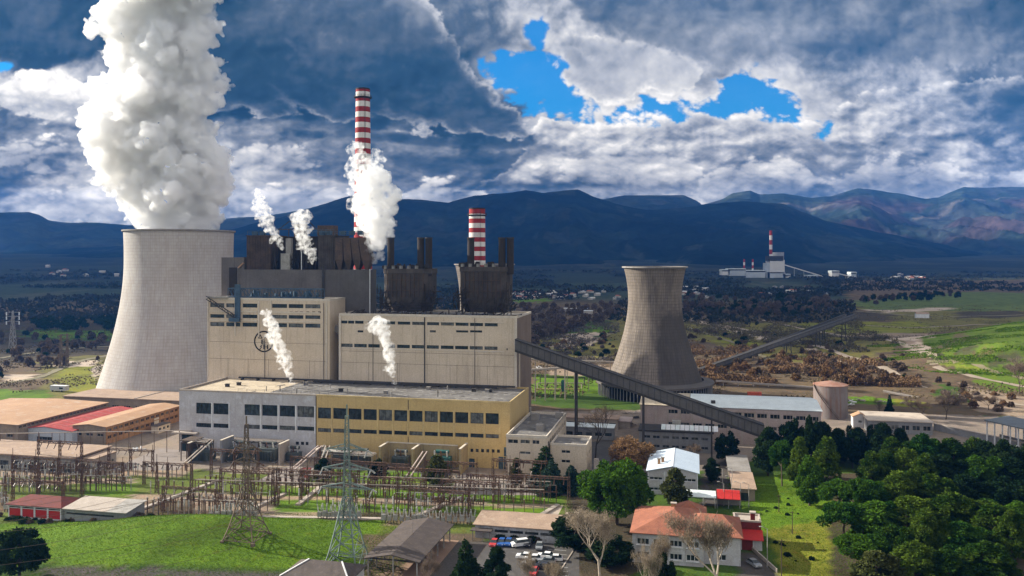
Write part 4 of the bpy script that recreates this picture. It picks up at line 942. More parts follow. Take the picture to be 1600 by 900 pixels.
# boilers on the roof
def boiler(x0, x1, y0, y1, stacks, label):
    b = 7.0; Ob = CF.P(0, b); a0, a1 = fpx(Ob, CF.u, x0), fpx(Ob, CF.u, x1); z = lambda py: H-(py-YH)/F*CF.P((a0+a1)/2, b).y
    zt = z(y0); D = 12.5; a1 -= 2.4; w = a1-a0; root = thing('boiler', CF.P((a0+a1)/2, b+D/2, CH), label, 'boiler', 'boilers on the beige roof')
    def ring(i, zz, ins): 
        c = 3.2; A0, A1, B0, B1 = a0+ins, a1-ins, b+ins, b+D-ins
        return [CF.P(A0+c, B0, zz), CF.P(A1-c, B0, zz), CF.P(A1, B0+c, zz), CF.P(A1, B1-c, zz), CF.P(A1-c, B1, zz), CF.P(A0+c, B1, zz), CF.P(A0, B1-c, zz), CF.P(A0, B0+c, zz)]
    lv = [(CH+.6, 1.9), (CH+4.5, .8), (CH+6.5, .4), (zt-2.0, .35), (zt-1.9, .1), (zt, .15)]
    mb = MB(); vs = []; fs = []
    for i, (zz, ins) in enumerate(lv): vs += ring(i, zz, ins)
    for i in range(len(lv)-1):
        for k in range(8): j = (k+1) % 8; fs.append((i*8+k, i*8+j, i*8+8+j, i*8+8+k))
    fs.append(tuple(range(len(vs)-8, len(vs)))); mb.add(vs, fs); mb.build('casing', RUSTG, root)
    rb = MB()
    for i in range(9):
        a = a0+3.2+(w-6.4)*i/8; rb.ob(CF.P(a-.14, b-.12, CH+6.5), CF.u*.28, CF.v*.5, UP*(zt-CH-8.5))
    for zz in (CH+9, CH+13.2): rb.ob(CF.P(a0+3, b-.2, zz), CF.u*(w-6), CF.v*.5, UP*.35)
    rb.build('stiffener', RUST, root)
    for sx in stacks:
        a = fpx(Ob, CF.u, sx); bb = b+3.5+rr.uniform(-.3, .3)
        s = MB().tube(CF.P(a, bb, CH+5 if sx == stacks[0] else zt-3), CF.P(a, bb, z(371)), 1.45, 1.4, n=14).build('stack', SOOT, root)
        MB().lathe(CF.P(a, bb, z(371)-.5), [(1.4, 0), (1.56, 0), (1.56, .55), (1.2, .55), (1.2, -1)], 14).build('stack_rim', DSTEEL, s)
    cl = MB(); r = random.Random(int(x0))
    for i in range(150):
        e = r.random(); a = a0+r.uniform(-1.5, 3) if e < .3 else a1+r.uniform(-3, 1.5) if e < .6 else r.uniform(a0, a1)
        zz = CH+r.uniform(0, 4.5 if e >= .6 else 9); bb = b+r.uniform(-2, 1.2); d = r.choice([(0, 0, 1), (0, 0, 1), (1, 0, 0), (.5, 0, .5)]); l = r.uniform(1.2, 4.5)
        cl.beam(CF.P(a, bb, zz), CF.P(a+d[0]*l, bb+d[1]*l, zz+d[2]*l), r.uniform(.12, .4))
    cl.build('pipework', SOOT, root)
    tp = MB()
    for i in range(20):
        a = r.uniform(a0+1, a1-1); tp.box(CF.P(a, b+r.uniform(.8, 5), zt), r.uniform(.4, 1.7), r.uniform(.5, 1.4), r.uniform(.6, 2.2), rot=CF.rot())
    tp.build('valve_gear', SOOT, root)
    for i in range(5):
        a = a0+2+(w-5)*i/5; MB().box(CF.P(a, b+1.0, zt), 1.2, .9, 1.2, rot=CF.rot()).build('fan_box', LSTEEL, root)
    railing(root, [CF.P(a0+1, b+.3, zt), CF.P(a1-1, b+.3, zt)], DSTEEL, 1.5, 1.6, .09)
    railing(root, [CF.P(a0-.5, b-2.2, CH+4), CF.P(a0+4, b-2.2, CH+4)], DSTEEL, 1.3, 1.6, .1); railing(root, [CF.P(a1-4, b-2.2, CH+4), CF.P(a1+.5, b-2.2, CH+4)], DSTEEL, 1.3, 1.6, .1)
boiler(594, 682, 420, 489, [606, 653.2, 665.6], 'rusty boiler with three black stacks standing beside the dark house')
boiler(714, 804, 417, 493, [732.3, 781.5, 794], 'rusty boiler with three black stacks in front of the shorter striped chimney')
pl = MB(); rq = random.Random(21)
for i in range(60):
    a = rq.uniform(2, LC-3); b = rq.uniform(1.0, 5); pl.beam(CF.P(a, b, CH-.6), CF.P(a+(rq.uniform(1, 9) if rq.random() < .5 else 0), b, CH+rq.uniform(.3, 2.0)), rq.uniform(.15, .5))
pl.build('roof_pipe', SOOT, b2)

# ------------------------------------------------------------------ chimneys
def chimney(px, Y, r0, r1, ytop, ypl, bands, label, plat=True, zbase=0):
    c = Vector(((px-800)/F*Y, Y, 0)); zt = H-(ytop-YH)/F*Y; root = thing('striped_chimney', c, label, 'chimney')
    z = zt; prof = [(r1, zt)]; cols = []; k = 0
    while z > zt*.04 and k < 60:
        h = bands[min(k, len(bands)-1)]; z = max(z-h, 0); prof.append((r1+(r0-r1)*(1-z/zt)**1.0, z)); cols.append(k % 2); k += 1
    if z > 0: prof.append((r0, 0)); cols.append(1)
    prof = prof[::-1]; cols = cols[::-1]
    MB().lathe(c, prof, 28, mfun=lambda i: cols[i]).build('shaft', [CRED, CWHT], root, smooth=False)
    MB().lathe(c, [(r1-.5, zt-2), (r1-.5, zt+.15), (r1+.12, zt+.15), (r1+.12, zt-.6), (r1, zt-.6)], 28).build('rim', SOOT, root)
    zp = H-(ypl-YH)/F*Y; rp = r1+.2
    MB().lathe(c, [(rp-.3, zp-.9), (rp+1.0, zp-.1), (rp+1.0, zp+.1), (rp-.3, zp+.1)], 24).build('platform', DSTEEL, root)
    pts = [c+Vector(((rp+.95)*math.cos(t), (rp+.95)*math.sin(t), zp)) for t in np.linspace(0, 2*math.pi, 17)]
    railing(root, pts, DSTEEL, 1.1, 3, .09)
    ld = MB(); 
    for s in (-.25, .25): ld.beam(c+Vector((r0*.45+s, -(r0*.90)-.1, 4)), c+Vector((r1*.45+s, -(r1*.9)-.15, zt-.5)), .12)
    ld.build('ladder', DSTEEL, root)
chimney(567, 470, 6.0, 3.9, 139, 152.5, [1.9, 2.6, 2.8, 3.0, 2.9, 3.0, 2.95], 'tall red and white striped chimney rising behind the dark house', True)
chimney(745.5, 520, 5.6, 5.0, 325.5, 336, [3.6, 2.9, 2.9, 2.9], 'shorter red and white striped chimney behind the twin boilers', True)

# ------------------------------------------------------------------ cooling towers
def shell_tower(name, c, prof, label, m, skirt=None, rim=.9):
    root = thing(name, c, label, 'cooling tower')
    pr_ = np.array(prof); zz = np.linspace(pr_[0, 1], pr_[-1, 1], 48)
    # smooth hyperbolic profile through the measured radii
    it = int(np.argmin(pr_[:, 0])); r0, zt = pr_[it]     # hyperbola below and above the throat
    bl = np.mean([(zt-z)/math.sqrt((r/r0)**2-1) for r, z in pr_[:it]]); hi = pr_[it+1:]
    bu = (hi[-1, 1]-zt)/math.sqrt((hi[-1, 0]/r0)**2-1)
    rr_ = r0*np.sqrt(1+np.where(zz < zt, (zz-zt)/bl, (zz-zt)/bu)**2)
    MB().lathe(c, list(zip(rr_, zz))+[(rr_[-1]-.6, zz[-1]), (rr_[-3]-1.0, zz[-3])], 120).build('shell', m, root, smooth=True)
    r1, z1 = rr_[-1], zz[-1]
    MB().lathe(c, [(r1-.2, z1-rim), (r1+rim*.9, z1-rim*.7), (r1+rim*.9, z1+.1), (r1-1.2, z1+.1), (r1-1.2, z1-.6)], 96).build('rim', CONCG, root)
    return root, rr_[0], zz[0]
c1 = Vector(((281-800)/F*440, 440, 0)); s1 = F/440
zz_ = lambda py, s: H-(py-YH)/s
T_BIG = tower_mat('big tower concrete', (.44, .42, .40), (.37, .345, .325), (.27, .225, .185), 150, .45, .25)
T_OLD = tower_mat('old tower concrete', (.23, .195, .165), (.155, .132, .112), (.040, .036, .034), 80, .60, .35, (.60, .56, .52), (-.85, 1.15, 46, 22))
big, rb, zb = shell_tower('cooling_tower', c1, [(114/s1, .9), (103/s1, zz_(560, s1)), (91/s1, zz_(500, s1)), (83/s1, zz_(450, s1)), (79.5/s1, zz_(405, s1)), (80.5/s1, zz_(360.5, s1))], 'big pale cooling tower under the huge steam column', T_BIG)
c2 = Vector(((1023-800)/F*440, 440, 0))
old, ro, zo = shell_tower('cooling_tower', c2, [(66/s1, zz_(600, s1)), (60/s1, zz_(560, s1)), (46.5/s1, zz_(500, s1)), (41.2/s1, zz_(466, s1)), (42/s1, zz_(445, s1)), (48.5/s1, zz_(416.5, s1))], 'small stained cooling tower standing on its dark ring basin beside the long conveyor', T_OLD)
zr = 7.4; Rb = 30.5
MB().lathe(c2, [(ro-.3, zr+1.0), (Rb+.3, zr), (Rb+.3, zr-1.0), (Rb-1.2, zr-1.0), (Rb-1.2, zr-1.5)], 96).build('basin_roof', SIDEG, old)
MB().lathe(c2, [(Rb-3.0, 0), (Rb-3.0, zr)], 64).build('louvre_ring', BLACK, old)
lv = MB()
for i in range(96):
    t = 2*math.pi*i/96; d = Vector((math.cos(t), math.sin(t), 0)); lv.beam(c2+d*(Rb-.9), c2+d*(Rb-.9)+UP*(zr-1.2), .32)
lv.build('column', GREYW, old)
c3 = Vector(((757-800)/F*660, 660, 0)); s3 = F/660
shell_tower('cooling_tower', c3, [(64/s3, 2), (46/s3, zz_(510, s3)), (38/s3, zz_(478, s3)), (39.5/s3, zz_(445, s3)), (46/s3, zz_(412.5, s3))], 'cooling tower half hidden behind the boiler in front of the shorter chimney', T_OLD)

# ------------------------------------------------------------------ coal conveyors
def conveyor(p, q, w, h, label, posts, m=GALLERY, rm=DSTEEL, name='conveyor_bridge', n=10, zt=0.0):
    p, q = Vector(p), Vector(q); root = thing(name, (p.x, p.y, 0), label, 'conveyor'); d = q-p; s = d.cross(UP).normalized()*w; L = d.length
    if s.y > 0: s = -s
    up = UP*h
    MB().ob(p, d, s, up).build('gallery', m, root)
    MB().ob(p+up+UP*.05-s*.06, d, s*1.12, UP*.5).build('roof', rm, root)
    MB().ob(p-UP*.5+s*1.01, d, s*.04, UP*.9).build('girder', rm, root)
    sm = MB()
    for i in range(1, n*4): c = p+d*(i/(n*4)); sm.ob(c+s*1.003, d.normalized()*.18, s.normalized()*.08, up*.96)
    sm.build('panel_joint', rm, root)
    for t in posts:
        c = p+d*t+s*.5; mb = MB()
        for k in (-.42, .42): mb.beam(c+s*k-UP*.2, Vector((c.x, c.y, zt))+s*k*1.6, .55)
        zz = zt+3
        while zz < c.z-3: mb.beam(Vector((c.x, c.y, zz))+s*.42, Vector((c.x, c.y, min(zz+4, c.z)))-s*.42, .25); zz += 5
        mb.build('support', DSTEEL, root)
    return root
conveyor(at(808, 546, 316), at(1193, 680, 296), 3.8, 3.8, 'long dark inclined conveyor gallery running down from the wide beige block', (.255, .53, .80))
conveyor(at(1085, 580, 520)-UP*2, at(1334, 496, 720), 3.0, 2.6, 'distant inclined conveyor climbing away across the scrubland', (.12, .3, .5, .7, .9), name='conveyor_bridge')
conveyor(at(1098, 575, 545)-UP*2, at(1320, 494, 735), 1.6, 1.6, 'thin conveyor running alongside the distant inclined one', (.2, .5, .8))
for bo, root, Ln, z0, z1, m_ in ((BF, bh, LF, 23, 55, BEIGE2), (CF, b2, LC, 23, 49, BEIGE2)):
    for z in ((30.5, 37.5) if bo is BF else (30.5, 35.0)): MB().ob(bo.P(1, -.035, z), bo.u*(Ln-2), bo.v*.03, UP*.10).build('panel_joint', SIDEG, root)
    for k in range(1, 6): MB().ob(bo.P(Ln*k/6+.37, -.033, z0+.6), bo.u*.09, bo.v*.028, UP*(7.3)).build('panel_joint', SIDEG, root)
for a, z1 in ((fpx(BF.o, BF.u, 414), 38.5), (fpx(BF.o, BF.u, 506), 54)): MB().tube(BF.P(a, -.22, 23), BF.P(a, -.22, z1), .11, n=6).build('downpipe', SIDEG, bh)
for px in (583, 742): MB().tube(CF.P(fpx(CF.o, CF.u, px), -.22, 23), CF.P(fpx(CF.o, CF.u, px), -.22, 49), .10, n=6).build('downpipe', SIDEG, b2)
# ------------------------------------------------------------------ other buildings
def house(name, loc, label, cat='building', group=None): return thing(name, (loc.x, loc.y, 0), label, cat, group)
def base(px, py, z=0.0):
    p = gr(px, py, z); return Fr((p.x, p.y, 0))
def opsgrid(O, du, x0, x1, n, gap, y, h, slope=.035):
    w = (x1-x0+gap)/n-gap; return wpx(O, du, rowpx([(x0+i*(w+gap), x0+i*(w+gap)+w) for i in range(n)], y, h, slope))
def regular(L, n, w, z, h, off=0.0):
    s = (L-2*off)/n; return [(off+s*i+(s-w)/2, z, w, h) for i in range(n)]

# office annex beside the ochre end wall
fr = base(791, 749.5); L = fpx(fr.o, fr.u, 854.6); D = 41; h = 14.8
an = house('office_annex', fr.o, 'beige three storey office annex against the ochre end wall of the long hall', 'building')
O = fr.o
ops = wpx(O, fr.u, [(793.5, 809.5, 686, 692.5), (812.8, 828, 686.8, 693), (831.5, 843, 687.5, 694), (812, 829, 705, 709.5), (812, 829, 720, 724.5), (812, 829, 739, 744)])
Or, dur, nr, _ = side(fr, L, D, 'r')
ops_r = regular(D, 9, 3.2, 10.6, 2.0, 1)+regular(D, 9, 3.2, 6.2, 2.0, 1)
shell(an, fr, L, D, h, BEIGE, {'f': ops, 'r': ops_r}, fm=BEIGE2, nx=2, ny=1)
flatroof(an, fr, L, D, h, ROOFG, .8, BEIGE2)
for a, b in ((4, 30), (9, 12), (12, 34)): MB().box(fr.P(a, b, h-.8), 2.6, 2.2, 2.2, rot=fr.rot()).build('roof_box', CONCG, an)
MB().tube(fr.P(.3, D-2, h-.8), fr.P(.3, D-2, h+2), .4).build('roof_vent', LSTEEL, an)
fr2 = base(860, 751); L2 = fpx(fr2.o, fr2.u, 917)
wing = house('office_wing', fr2.o, 'low beige windowed wing in front of the annex, behind the dark conifers', 'building')
ops = wpx(fr2.o, fr2.u, [(877, 891, 703, 708), (877, 891, 718, 723)])
shell(wing, fr2, L2, 13, 12.2, BEIGE, {'f': ops, 'r': regular(13, 3, 2.6, 3, 1.6)+regular(13, 3, 2.6, 7.6, 1.6)}, fm=BEIGE2, nx=2)
flatroof(wing, fr2, L2, 13, 12.2, ROOFG, .6, BEIGE2)
sd = MB()
for i in range(9): sd.ob(fr2.P(L2+2.2+i*.0, .6+i*1.3, 0), fr2.u*1.4, fr2.v*1.25, UP*(7.6-i*.8))
sd.build('outside_stair', CONC, wing)
fh = base(915, 752); hut = house('gatehouse', fh.o, 'small white gate hut with one window at the corner of the low beige wing', 'hut')
shell(hut, fh, 2.9, 2.6, 2.9, WHITE, {'f': [(.7, 1.2, 1.5, 1.1)]}, fm=WTRIM); flatroof(hut, fh, 2.9, 2.6, 2.9, CONC, 0, over=.25, thick=.2)

# sheds between annex and old tower
for (px, py, px2, D, h, wm, rm, lab) in ((883, 668, 965, 9, 4.2, CONC, PROOF, 'low shed with a pale roof in front of the ring basin of the old tower'),
                                         (882, 684, 958, 7, 4.6, GREYW, TEALR, 'long low shed with a whitish roof behind the bare black tree'),
                                         (958, 668, 985, 10, 2.6, CONC, PINK, 'low pinkish store beside the red container')):
    f = base(px, py); L = fpx(f.o, f.u, px2); s = house('shed', f.o, lab, 'shed')
    shell(s, f, L, D, h, wm, {'f': regular(L, 5, 3, 1.2, 1.6)} if L > 15 else {}, fm=CONC); flatroof(s, f, L, D, h, rm, 0, over=.4, thick=.3)
cz = base(946, 667); ct = house('container', cz.o, 'orange red container beside the low pale shed', 'container')
MB().ob(cz.P(0, -2.6, .15), cz.u*5.6, cz.v*2.4, UP*2.5).build('body', ORED, ct)
db = MB(); db.ob(cz.P(.2, -2.66, .3), cz.u*2.4, cz.v*.05, UP*2.2); db.build('door', RED, ct)
MB().ob(cz.P(-.05, -2.65, 2.66), cz.u*5.7, cz.v*2.5, UP*.12).build('lid', ORED, ct)

# pink workshop hall
fr = Fr((51.2, 331, 0)); L = fpx(fr.o, fr.u, 1283); D = 30; O = fr.o; h = H-(632-YH)/F*331
wk = house('workshop_hall', fr.o, 'long pinkish workshop with a pale metal roof behind the conveyor foot', 'building')
ops = wpx(O, fr.u, rowpx([(1043, 1059), (1062, 1078)], 639.5, 6.5, .04)+rowpx([(1122+20.3*i, 1139+20.3*i) for i in range(8)], 643, 7, .055)+rowpx([(1043+19.5*i, 1058+19.5*i) for i in range(12)], 659, 6, .05))
shell(wk, fr, L, D, h, PINK, {'f': ops}, fm=CONC, nx=3, gable=1.6, gaxis='u')
a_ = fpx(O, fr.u, 1078)
gableroof(wk, fr.sub(a_+.6, 0), L-a_-.6, D, h, 1.6, TEALR, 'u', .5); gableroof(wk, fr, a_-.6, D, h, 1.6, ROOFC, 'u', .5)
MB().ob(fr.P(-.2, -.12, h-1.5), fr.u*(L+.4), fr.v*.117, UP*1.2).build('fascia', PINK, wk)
cb = MB()
for i in range(15): cb.ob(fr.P(1.0+(L-2)*i/14, -.14, 0), fr.u*.5, fr.v*.137, UP*(h-1.6))
cb.build('pier', CONC, wk); MB().box(fr.P(a_+9, 5, h+.6), 1.5, 1.2, 1.2).build('roof_vent', DSTEEL, wk)
# low grey block in front of it
fr = base(999, 703); L = fpx(fr.o, fr.u, 1113); h = 7.2; O = fr.o
gb = house('store_block', fr.o, 'low grey store with a dark fascia and white roof panels beneath the conveyor', 'building')
shell(gb, fr, L, 11, h, GREYW, {'f': regular(L, 7, 2.6, 4.6, 1.1, 1)+regular(L, 7, 2.6, 1.2, 1.1, 1)}, fm=GREYW, nx=2); flatroof(gb, fr, L, 11, h, DSTEEL, 0, over=.5, thick=.5)
for i in range(12): MB().ob(fr.P(8+i*1.75, 1.5, h+.52), fr.u*1.6, fr.v*5+UP*1.0, UP*.12).build('roof_panel', WTRIM if i % 3 else TEALR, gb)
MB().box(fr.P(13.5, 8, h+.5), 3.2, 2.6, 2.4, rot=fr.rot()).build('roof_box', LSTEEL, gb)
# gabled shed with pale blue roof
fr = base(1012, 771.5); L = fpx(fr.o, fr.u, 1090.5); h = 7.1
bs = house('gabled_shed', fr.o, 'white gabled shed with a pale blue metal roof and brick chimney', 'building')
shell(bs, fr, L, 24, h, WHITE, {'f': regular(L, 3, 3.9, 4.4, .9)+regular(L, 3, 3.9, 1.2, .9), 'r': regular(24, 5, 3, 3, 2)}, fm=WTRIM, nx=3, gable=1.7)
gableroof(bs, fr, L, 24, h, 1.7, BLUER, 'v', .5)
MB().ob(fr.P(L/2-.15, -.52, h+1.72), fr.u*.3, fr.v*25, UP*.22).build('ridge_cap', WTRIM, bs)
for a, b in ((3.2, 5.5), (4.3, 7.2)):
    ch = MB().box(fr.P(a, b, h+.5), .9, .9, 2.0, rot=fr.rot()).build('chimney', OWALL, bs); MB().box(fr.P(a, b, h+2.5), 1.2, 1.2, .18, rot=fr.rot()).build('cap', CONCG, ch)
cp = MB()
for a in (.0, L*.33, L*.66, L-.3): cp.ob(fr.P(a, -.1, 0), fr.u*.3, fr.v*.097, UP*h)
cp.build('pier', WTRIM, bs)
# awnings and brown sheds
fr = base(1062, 791.5); L = fpx(fr.o, fr.u, 1119)
aw = house('carport', fr.o, 'white flat roofed carport behind the terracotta house', 'carport')
MB().ob(fr.P(0, 0, 3.0), fr.u*L, fr.v*5.5+UP*.5, UP*.18).build('roof', TEALR, aw)
for a in np.linspace(.2, L-.3, 4):
    for b in (.2, 5.2): MB().beam(fr.P(a, b, 0), fr.P(a, b, 3.0), .16).build('post', LSTEEL, aw)
fr = base(1120, 794); L = fpx(fr.o, fr.u, 1157)
aw = house('awning', fr.o, 'bright red awning next to the white carport roof', 'awning')
for i in range(3): MB().ob(fr.P(L/3*i+.04, 0, 2.7), fr.u*(L/3-.08), fr.v*3.8+UP*1.7, UP*.12).build('sheet', RED, aw)
for a in (.1, L/2, L-.2): MB().beam(fr.P(a, .3, 0), fr.P(a, .3, 2.7), .14).build('post', LSTEEL, aw)
MB().ob(fr.P(0, 3.9, 0), fr.u*L, fr.v*.2, UP*4.5).build('back_wall', CONCG, aw)
f0 = base(1146, 782)
for i, (b0, ln, lab, rm) in enumerate(((0, 19, 'brown roofed garage row nearer the red awning', PROOF), (20.5, 22, 'grey brown roofed garage row farther from the red awning', CONCG))):
    f = f0.sub(-i*.3, b0); s = house('garage_row', f.o, lab, 'garage')
    shell(s, f, 6.2, ln, 3.6, BWALL, {'l': regular(ln, 5, 2.4, .1, 2.3), 'f': [(1.2, .1, 3.2, 2.4)]}, fm=DSTEEL); flatroof(s, f, 6.2, ln, 3.6, rm, 0, over=.5, thick=.25)
# terracotta house
fr = base(988, 900); fr = Fr((gr(988, 832, 7).x, gr(988, 832, 7).y, 0)); L, D = 16.6, 20.5
th = house('villa', fr.o, 'two storey white house under a patchy terracotta hipped roof', 'house')
shell(th, fr, L, D, 7, WHITE, {'f': regular(L, 4, 2.9, 4.3, 1.5, .6)+regular(L, 4, 2.9, 1.2, 1.5, .6), 'l': regular(D, 4, 1.8, 4.2, 1.4)+regular(D, 4, 1.8, 1.1, 1.4), 'r': regular(D, 4, 1.8, 4.2, 1.4)}, fm=WTRIM, nx=3, sill=True)
hiproof(th, fr, L, D, 7, 3.4, TILE, (9.6, 9.2), (9.6, 11.4))
c = MB().box(fr.P(9.4, 11.6, 9.6), 1.2, .9, 1.6, rot=fr.rot()).build('chimney', OWALL, th); MB().box(fr.P(9.4, 11.6, 11.2), 1.5, 1.2, .2, rot=fr.rot()).build('cap', CONC, c)
f2 = fr.sub(L+.02, 2.5); shell(th, f2, 8.5, 15, 6.6, WHITE, {'r': regular(15, 3, 1.8, 3.9, 1.4), 'f': [(3, 3.9, 2.2, 1.4), (3, 1, 2.2, 1.4)]}, sides='frb', fm=WTRIM, nx=2, label='lower wing')
hiproof(th, f2.sub(-4, 0), 12.5, 15, 6.65, 2.9, TILE, (3.5, 7.5), (8.5, 7.5))
f3 = fr.sub(9, D+.05); shell(th, f3, 8, 5, 6.4, WHITE, sides='frb', wins=False); hiproof(th, f3, 8, 5, 6.4, 2.2, TILE, (4, 1), (4, 3))
# small red and white workshop
fr = base(1148, 858); L = fpx(fr.o, fr.u, 1191)
rk = house('kiosk', fr.o, 'small white and dark red workshop with a red lean-to roof and square chimney', 'hut')
shell(rk, fr, L, 3.2, 3.0, WHITE, wins=False); doorpart(rk, fr.o, fr.u, -fr.v, L*.26, L*.4, 2.5, DRED)
MB().ob(fr.P(-.2, -1.0, 2.75), fr.u*(L+.5), fr.v*4.4+UP*1.25, UP*.15).build('lean_to_roof', RED, rk)
fu = fr.sub(0, 3.3); shell(rk, fu, L, 6, 6.3, DRED, {'f': []}, wins=False, label='dark red upper wall'); flatroof(rk, fu, L, 6, 6.3, CONC, .35, CONC)
MB().box(fu.P(L*.7, 1.2, 6.0), 1.1, 1.1, 2.0, rot=fr.rot()).build('chimney', DRED, rk); MB().box(fu.P(L*.7, 1.2, 8.0), 1.5, 1.5, .3, rot=fr.rot()).build('chimney_cap', CONC, rk)
# open shelter on posts
fr = Fr((gr(574, 872, 4).x, gr(574, 872, 4).y, 0)); L, D = 12.0, 26.0
sh = house('open_shelter', fr.o, 'dark gabled roof on pale posts beside the green lattice pylon', 'shelter')
gableroof(sh, fr, L, D, 4.1, 1.15, SHEDR, 'v', .7, .22)
for a in (0, L/2, L-.3):
    for b in np.linspace(0, D-.3, 6):
        if a == L/2 and 0 < b < D-1: continue
        MB().beam(fr.P(a+.15, b+.15, 0), fr.P(a+.15, b+.15, 4.0 if a != L/2 else 4.9), .32).build('post', LSTEEL, sh)
tb = MB()
for b in np.linspace(0.15, D-.15, 6): tb.beam(fr.P(.3, b, 4.0), fr.P(L-.3, b, 4.0), .22, .3)
tb.build('tie_beam', DSTEEL, sh)
tag(MB().ob(fr.P(-1, -4, .015), fr.u*(L+3), fr.v*(D+5), UP*.012).build('shelter_floor', mat('earth floor', (.26, .17, .12), (.2, .13, .09), .3)), kind='structure')
# dark hipped roof at the picture's bottom edge
g0 = gr(442, 897, 4.2); fr = Fr((g0.x, g0.y, 0)); L = 15
wb = house('bungalow', fr.o, 'low building with a dark grey hipped roof and white barge edge under the green pylon', 'building')
shell(wb, fr, L, 9, 3.8, WHITE, {'f': regular(L, 4, 1.6, 1.2, 1.3)}, fm=WTRIM, nx=2)
hiproof(wb, fr, L, 9, 3.8, 1.9, SHEDR, (3.6, 5.2), (L-3.6, 5.2), .5)
eb = MB()
for p, q in ((fr.P(-.5, -.5, 4.0), fr.P(3.6, 5.2, 5.95)), (fr.P(L+.5, -.5, 4.0), fr.P(L-3.6, 5.2, 5.95))): eb.beam(p, q, .3, .2)
eb.build('hip_cap', WTRIM, wb)
# substation control building
fr = base(742, 842); fr.o.y += 1; L = fpx(fr.o, fr.u, 873)
sb = house('control_building', fr.o, 'long low whitish control building with a pinkish roof above the car park', 'building')
shell(sb, fr, L, 8.5, 3.4, mat('blotchy whitewash', (.50, .50, .51), (.28, .275, .275), .35, streak=.5, sc_=(.12, .115, .1), patch=((.14, .13, .115), .6)), {'f': [(5.2+4.0*i, 1.75, 3.5, .75) for i in range(4)]}, fm=DSTEEL, nx=1)
MB().ob(fr.P(-.5, -.6, 3.42), fr.u*(L+1), fr.v*9.8+UP*.9, UP*.2).build('roof', PROOF, sb)
MB().ob(fr.P(-.6, -2.6, 2.5), fr.u*5.5, fr.v*2.55, UP*.2).build('porch_roof', SHEDR, sb)
for a in (0, 2.5, 4.5): MB().beam(fr.P(a, -2.4, 0), fr.P(a, -2.4, 2.5), .18).build('post', CONCG, sb)
# red kiosk row and beige shed in the meadow corner
fr = base(13, 808.5); L = fpx(fr.o, fr.u, 95)
rk = house('switch_house', fr.o, 'red panelled switch house with white frames and a dark red hipped roof', 'building')
shell(rk, fr, L, 8.5, 3.7, WTRIM, {'f': [(L/4*i+.25, .5, L/4-.5, 2.3) for i in range(4)]+[(L/4*i+.25, 2.95, L/4-.5, .35) for i in range(4)]}, wins=False)
for i in range(4):
    MB().ob(fr.P(L/4*i+.26, .12, .51), fr.u*(L/4-.52), fr.v*.12, UP*2.28).build('panel', RED, rk); MB().ob(fr.P(L/4*i+.26, .12, 2.96), fr.u*(L/4-.52), fr.v*.12, UP*.33).build('pane', GLASS, rk)
hiproof(rk, fr, L, 8.5, 3.7, 1.7, mat('dark red roof', (.16, .035, .028), (.11, .028, .024), .3), (3.5, 4.2), (L-3.5, 4.2), .6)
fr = base(100.5, 816); L = fpx(fr.o, fr.u, 196)
bsd = house('storage_shed', fr.o, 'grey white shed with a two toned lean-to roof beside the red switch house', 'shed')
shell(bsd, fr, L, 8, 3.7, GREYW, {'f': [(.6, 2.3, L*.78, .55)]}, fm=DSTEEL)
MB().ob(fr.P(-.4, -.5, 3.72), fr.u*(L*.72), fr.v*9+UP*1.0, UP*.18).build('roof', CONC, bsd); MB().ob(fr.P(L*.72-.38, -.5, 3.72), fr.u*(L*.28+.9), fr.v*9+UP*1.0, UP*.18).build('roof', LSTEEL, bsd)
tri = MB()
for a in (0, L): tri.add([fr.P(a, 0, 3.7), fr.P(a, 8, 3.7), fr.P(a, 8, 4.6)], [(0, 1, 2)])
tri.build('gable', GREYW, bsd)

# warehouses beside the big tower
fr = base(113.5, 692); L = fpx(fr.o, fr.u, 165.5); D = 47; h = 6.8
c = house('warehouse', fr.o, 'orange brick warehouse with two window rows and an ochre sheet roof', 'warehouse')
Or, dur, nr, _ = side(fr, L, D, 'r')
opr = regular(D, 14, 2.3, 4.7, 1.25, .5)+[o for o in regular(D, 14, 2.3, 1.9, 1.25, .5)]
shell(c, fr, L, D, h, BWALL, {'f': regular(L, 3, 3.2, 3.0, 1.2)}, sides='flb', fm=CONC, nx=2, gable=.8)
shell(c, fr, L, D, h, OWALL, {'r': opr}, sides='r', fm=OWALL, nx=2, label='orange brick side wall'); gableroof(c, fr, L, D, h, .8, OROOF, 'v', .6)
cb = MB()
for i in range(15): cb.ob(fr.P(L+.003, .3+(D-1)*i/14, 0), fr.u*.18, fr.v*.45, UP*(h-.4))
cb.ob(fr.P(L+.005, .2, 3.5), fr.u*.3, fr.v*(D-.4), UP*.35); cb.build('pier', OWALL, c)
MB().ob(fr.P(L+.2, 29, .05), fr.u*.1, fr.v*3.2, UP*4.6).build('door', BEIGE2, c)
bx = fr.sub(L+4, 22); bb = house('kiosk', bx.o, 'beige service kiosk against the orange brick warehouse', 'hut'); shell(bb, bx, 3.2, 8, 3.0, BEIGE, {'r': regular(8, 3, 1.6, 1.0, 1.2)}, fm=BEIGE2); flatroof(bb, bx, 3.2, 8, 3.0, SHEDR, 0, over=.3, thick=.25)
fr = base(29, 690); fr.o.y -= .5; L = fpx(fr.o, fr.u, 112.5); D = 44; h = 5.2
c = house('warehouse', fr.o, 'pale fronted warehouse with a low red sheet roof between the ochre ones', 'warehouse')
shell(c, fr, L, D, h, mat('pale blue render', (.44, .47, .51), (.38, .4, .43), .2, streak=.2), {'f': [(L*.35, .3, 7, 2.3)]}, fm=GREYW, nx=3, gable=1.3); gableroof(c, fr, L, D, h, 1.3, RROOF, 'v', .4)
rb_ = MB()
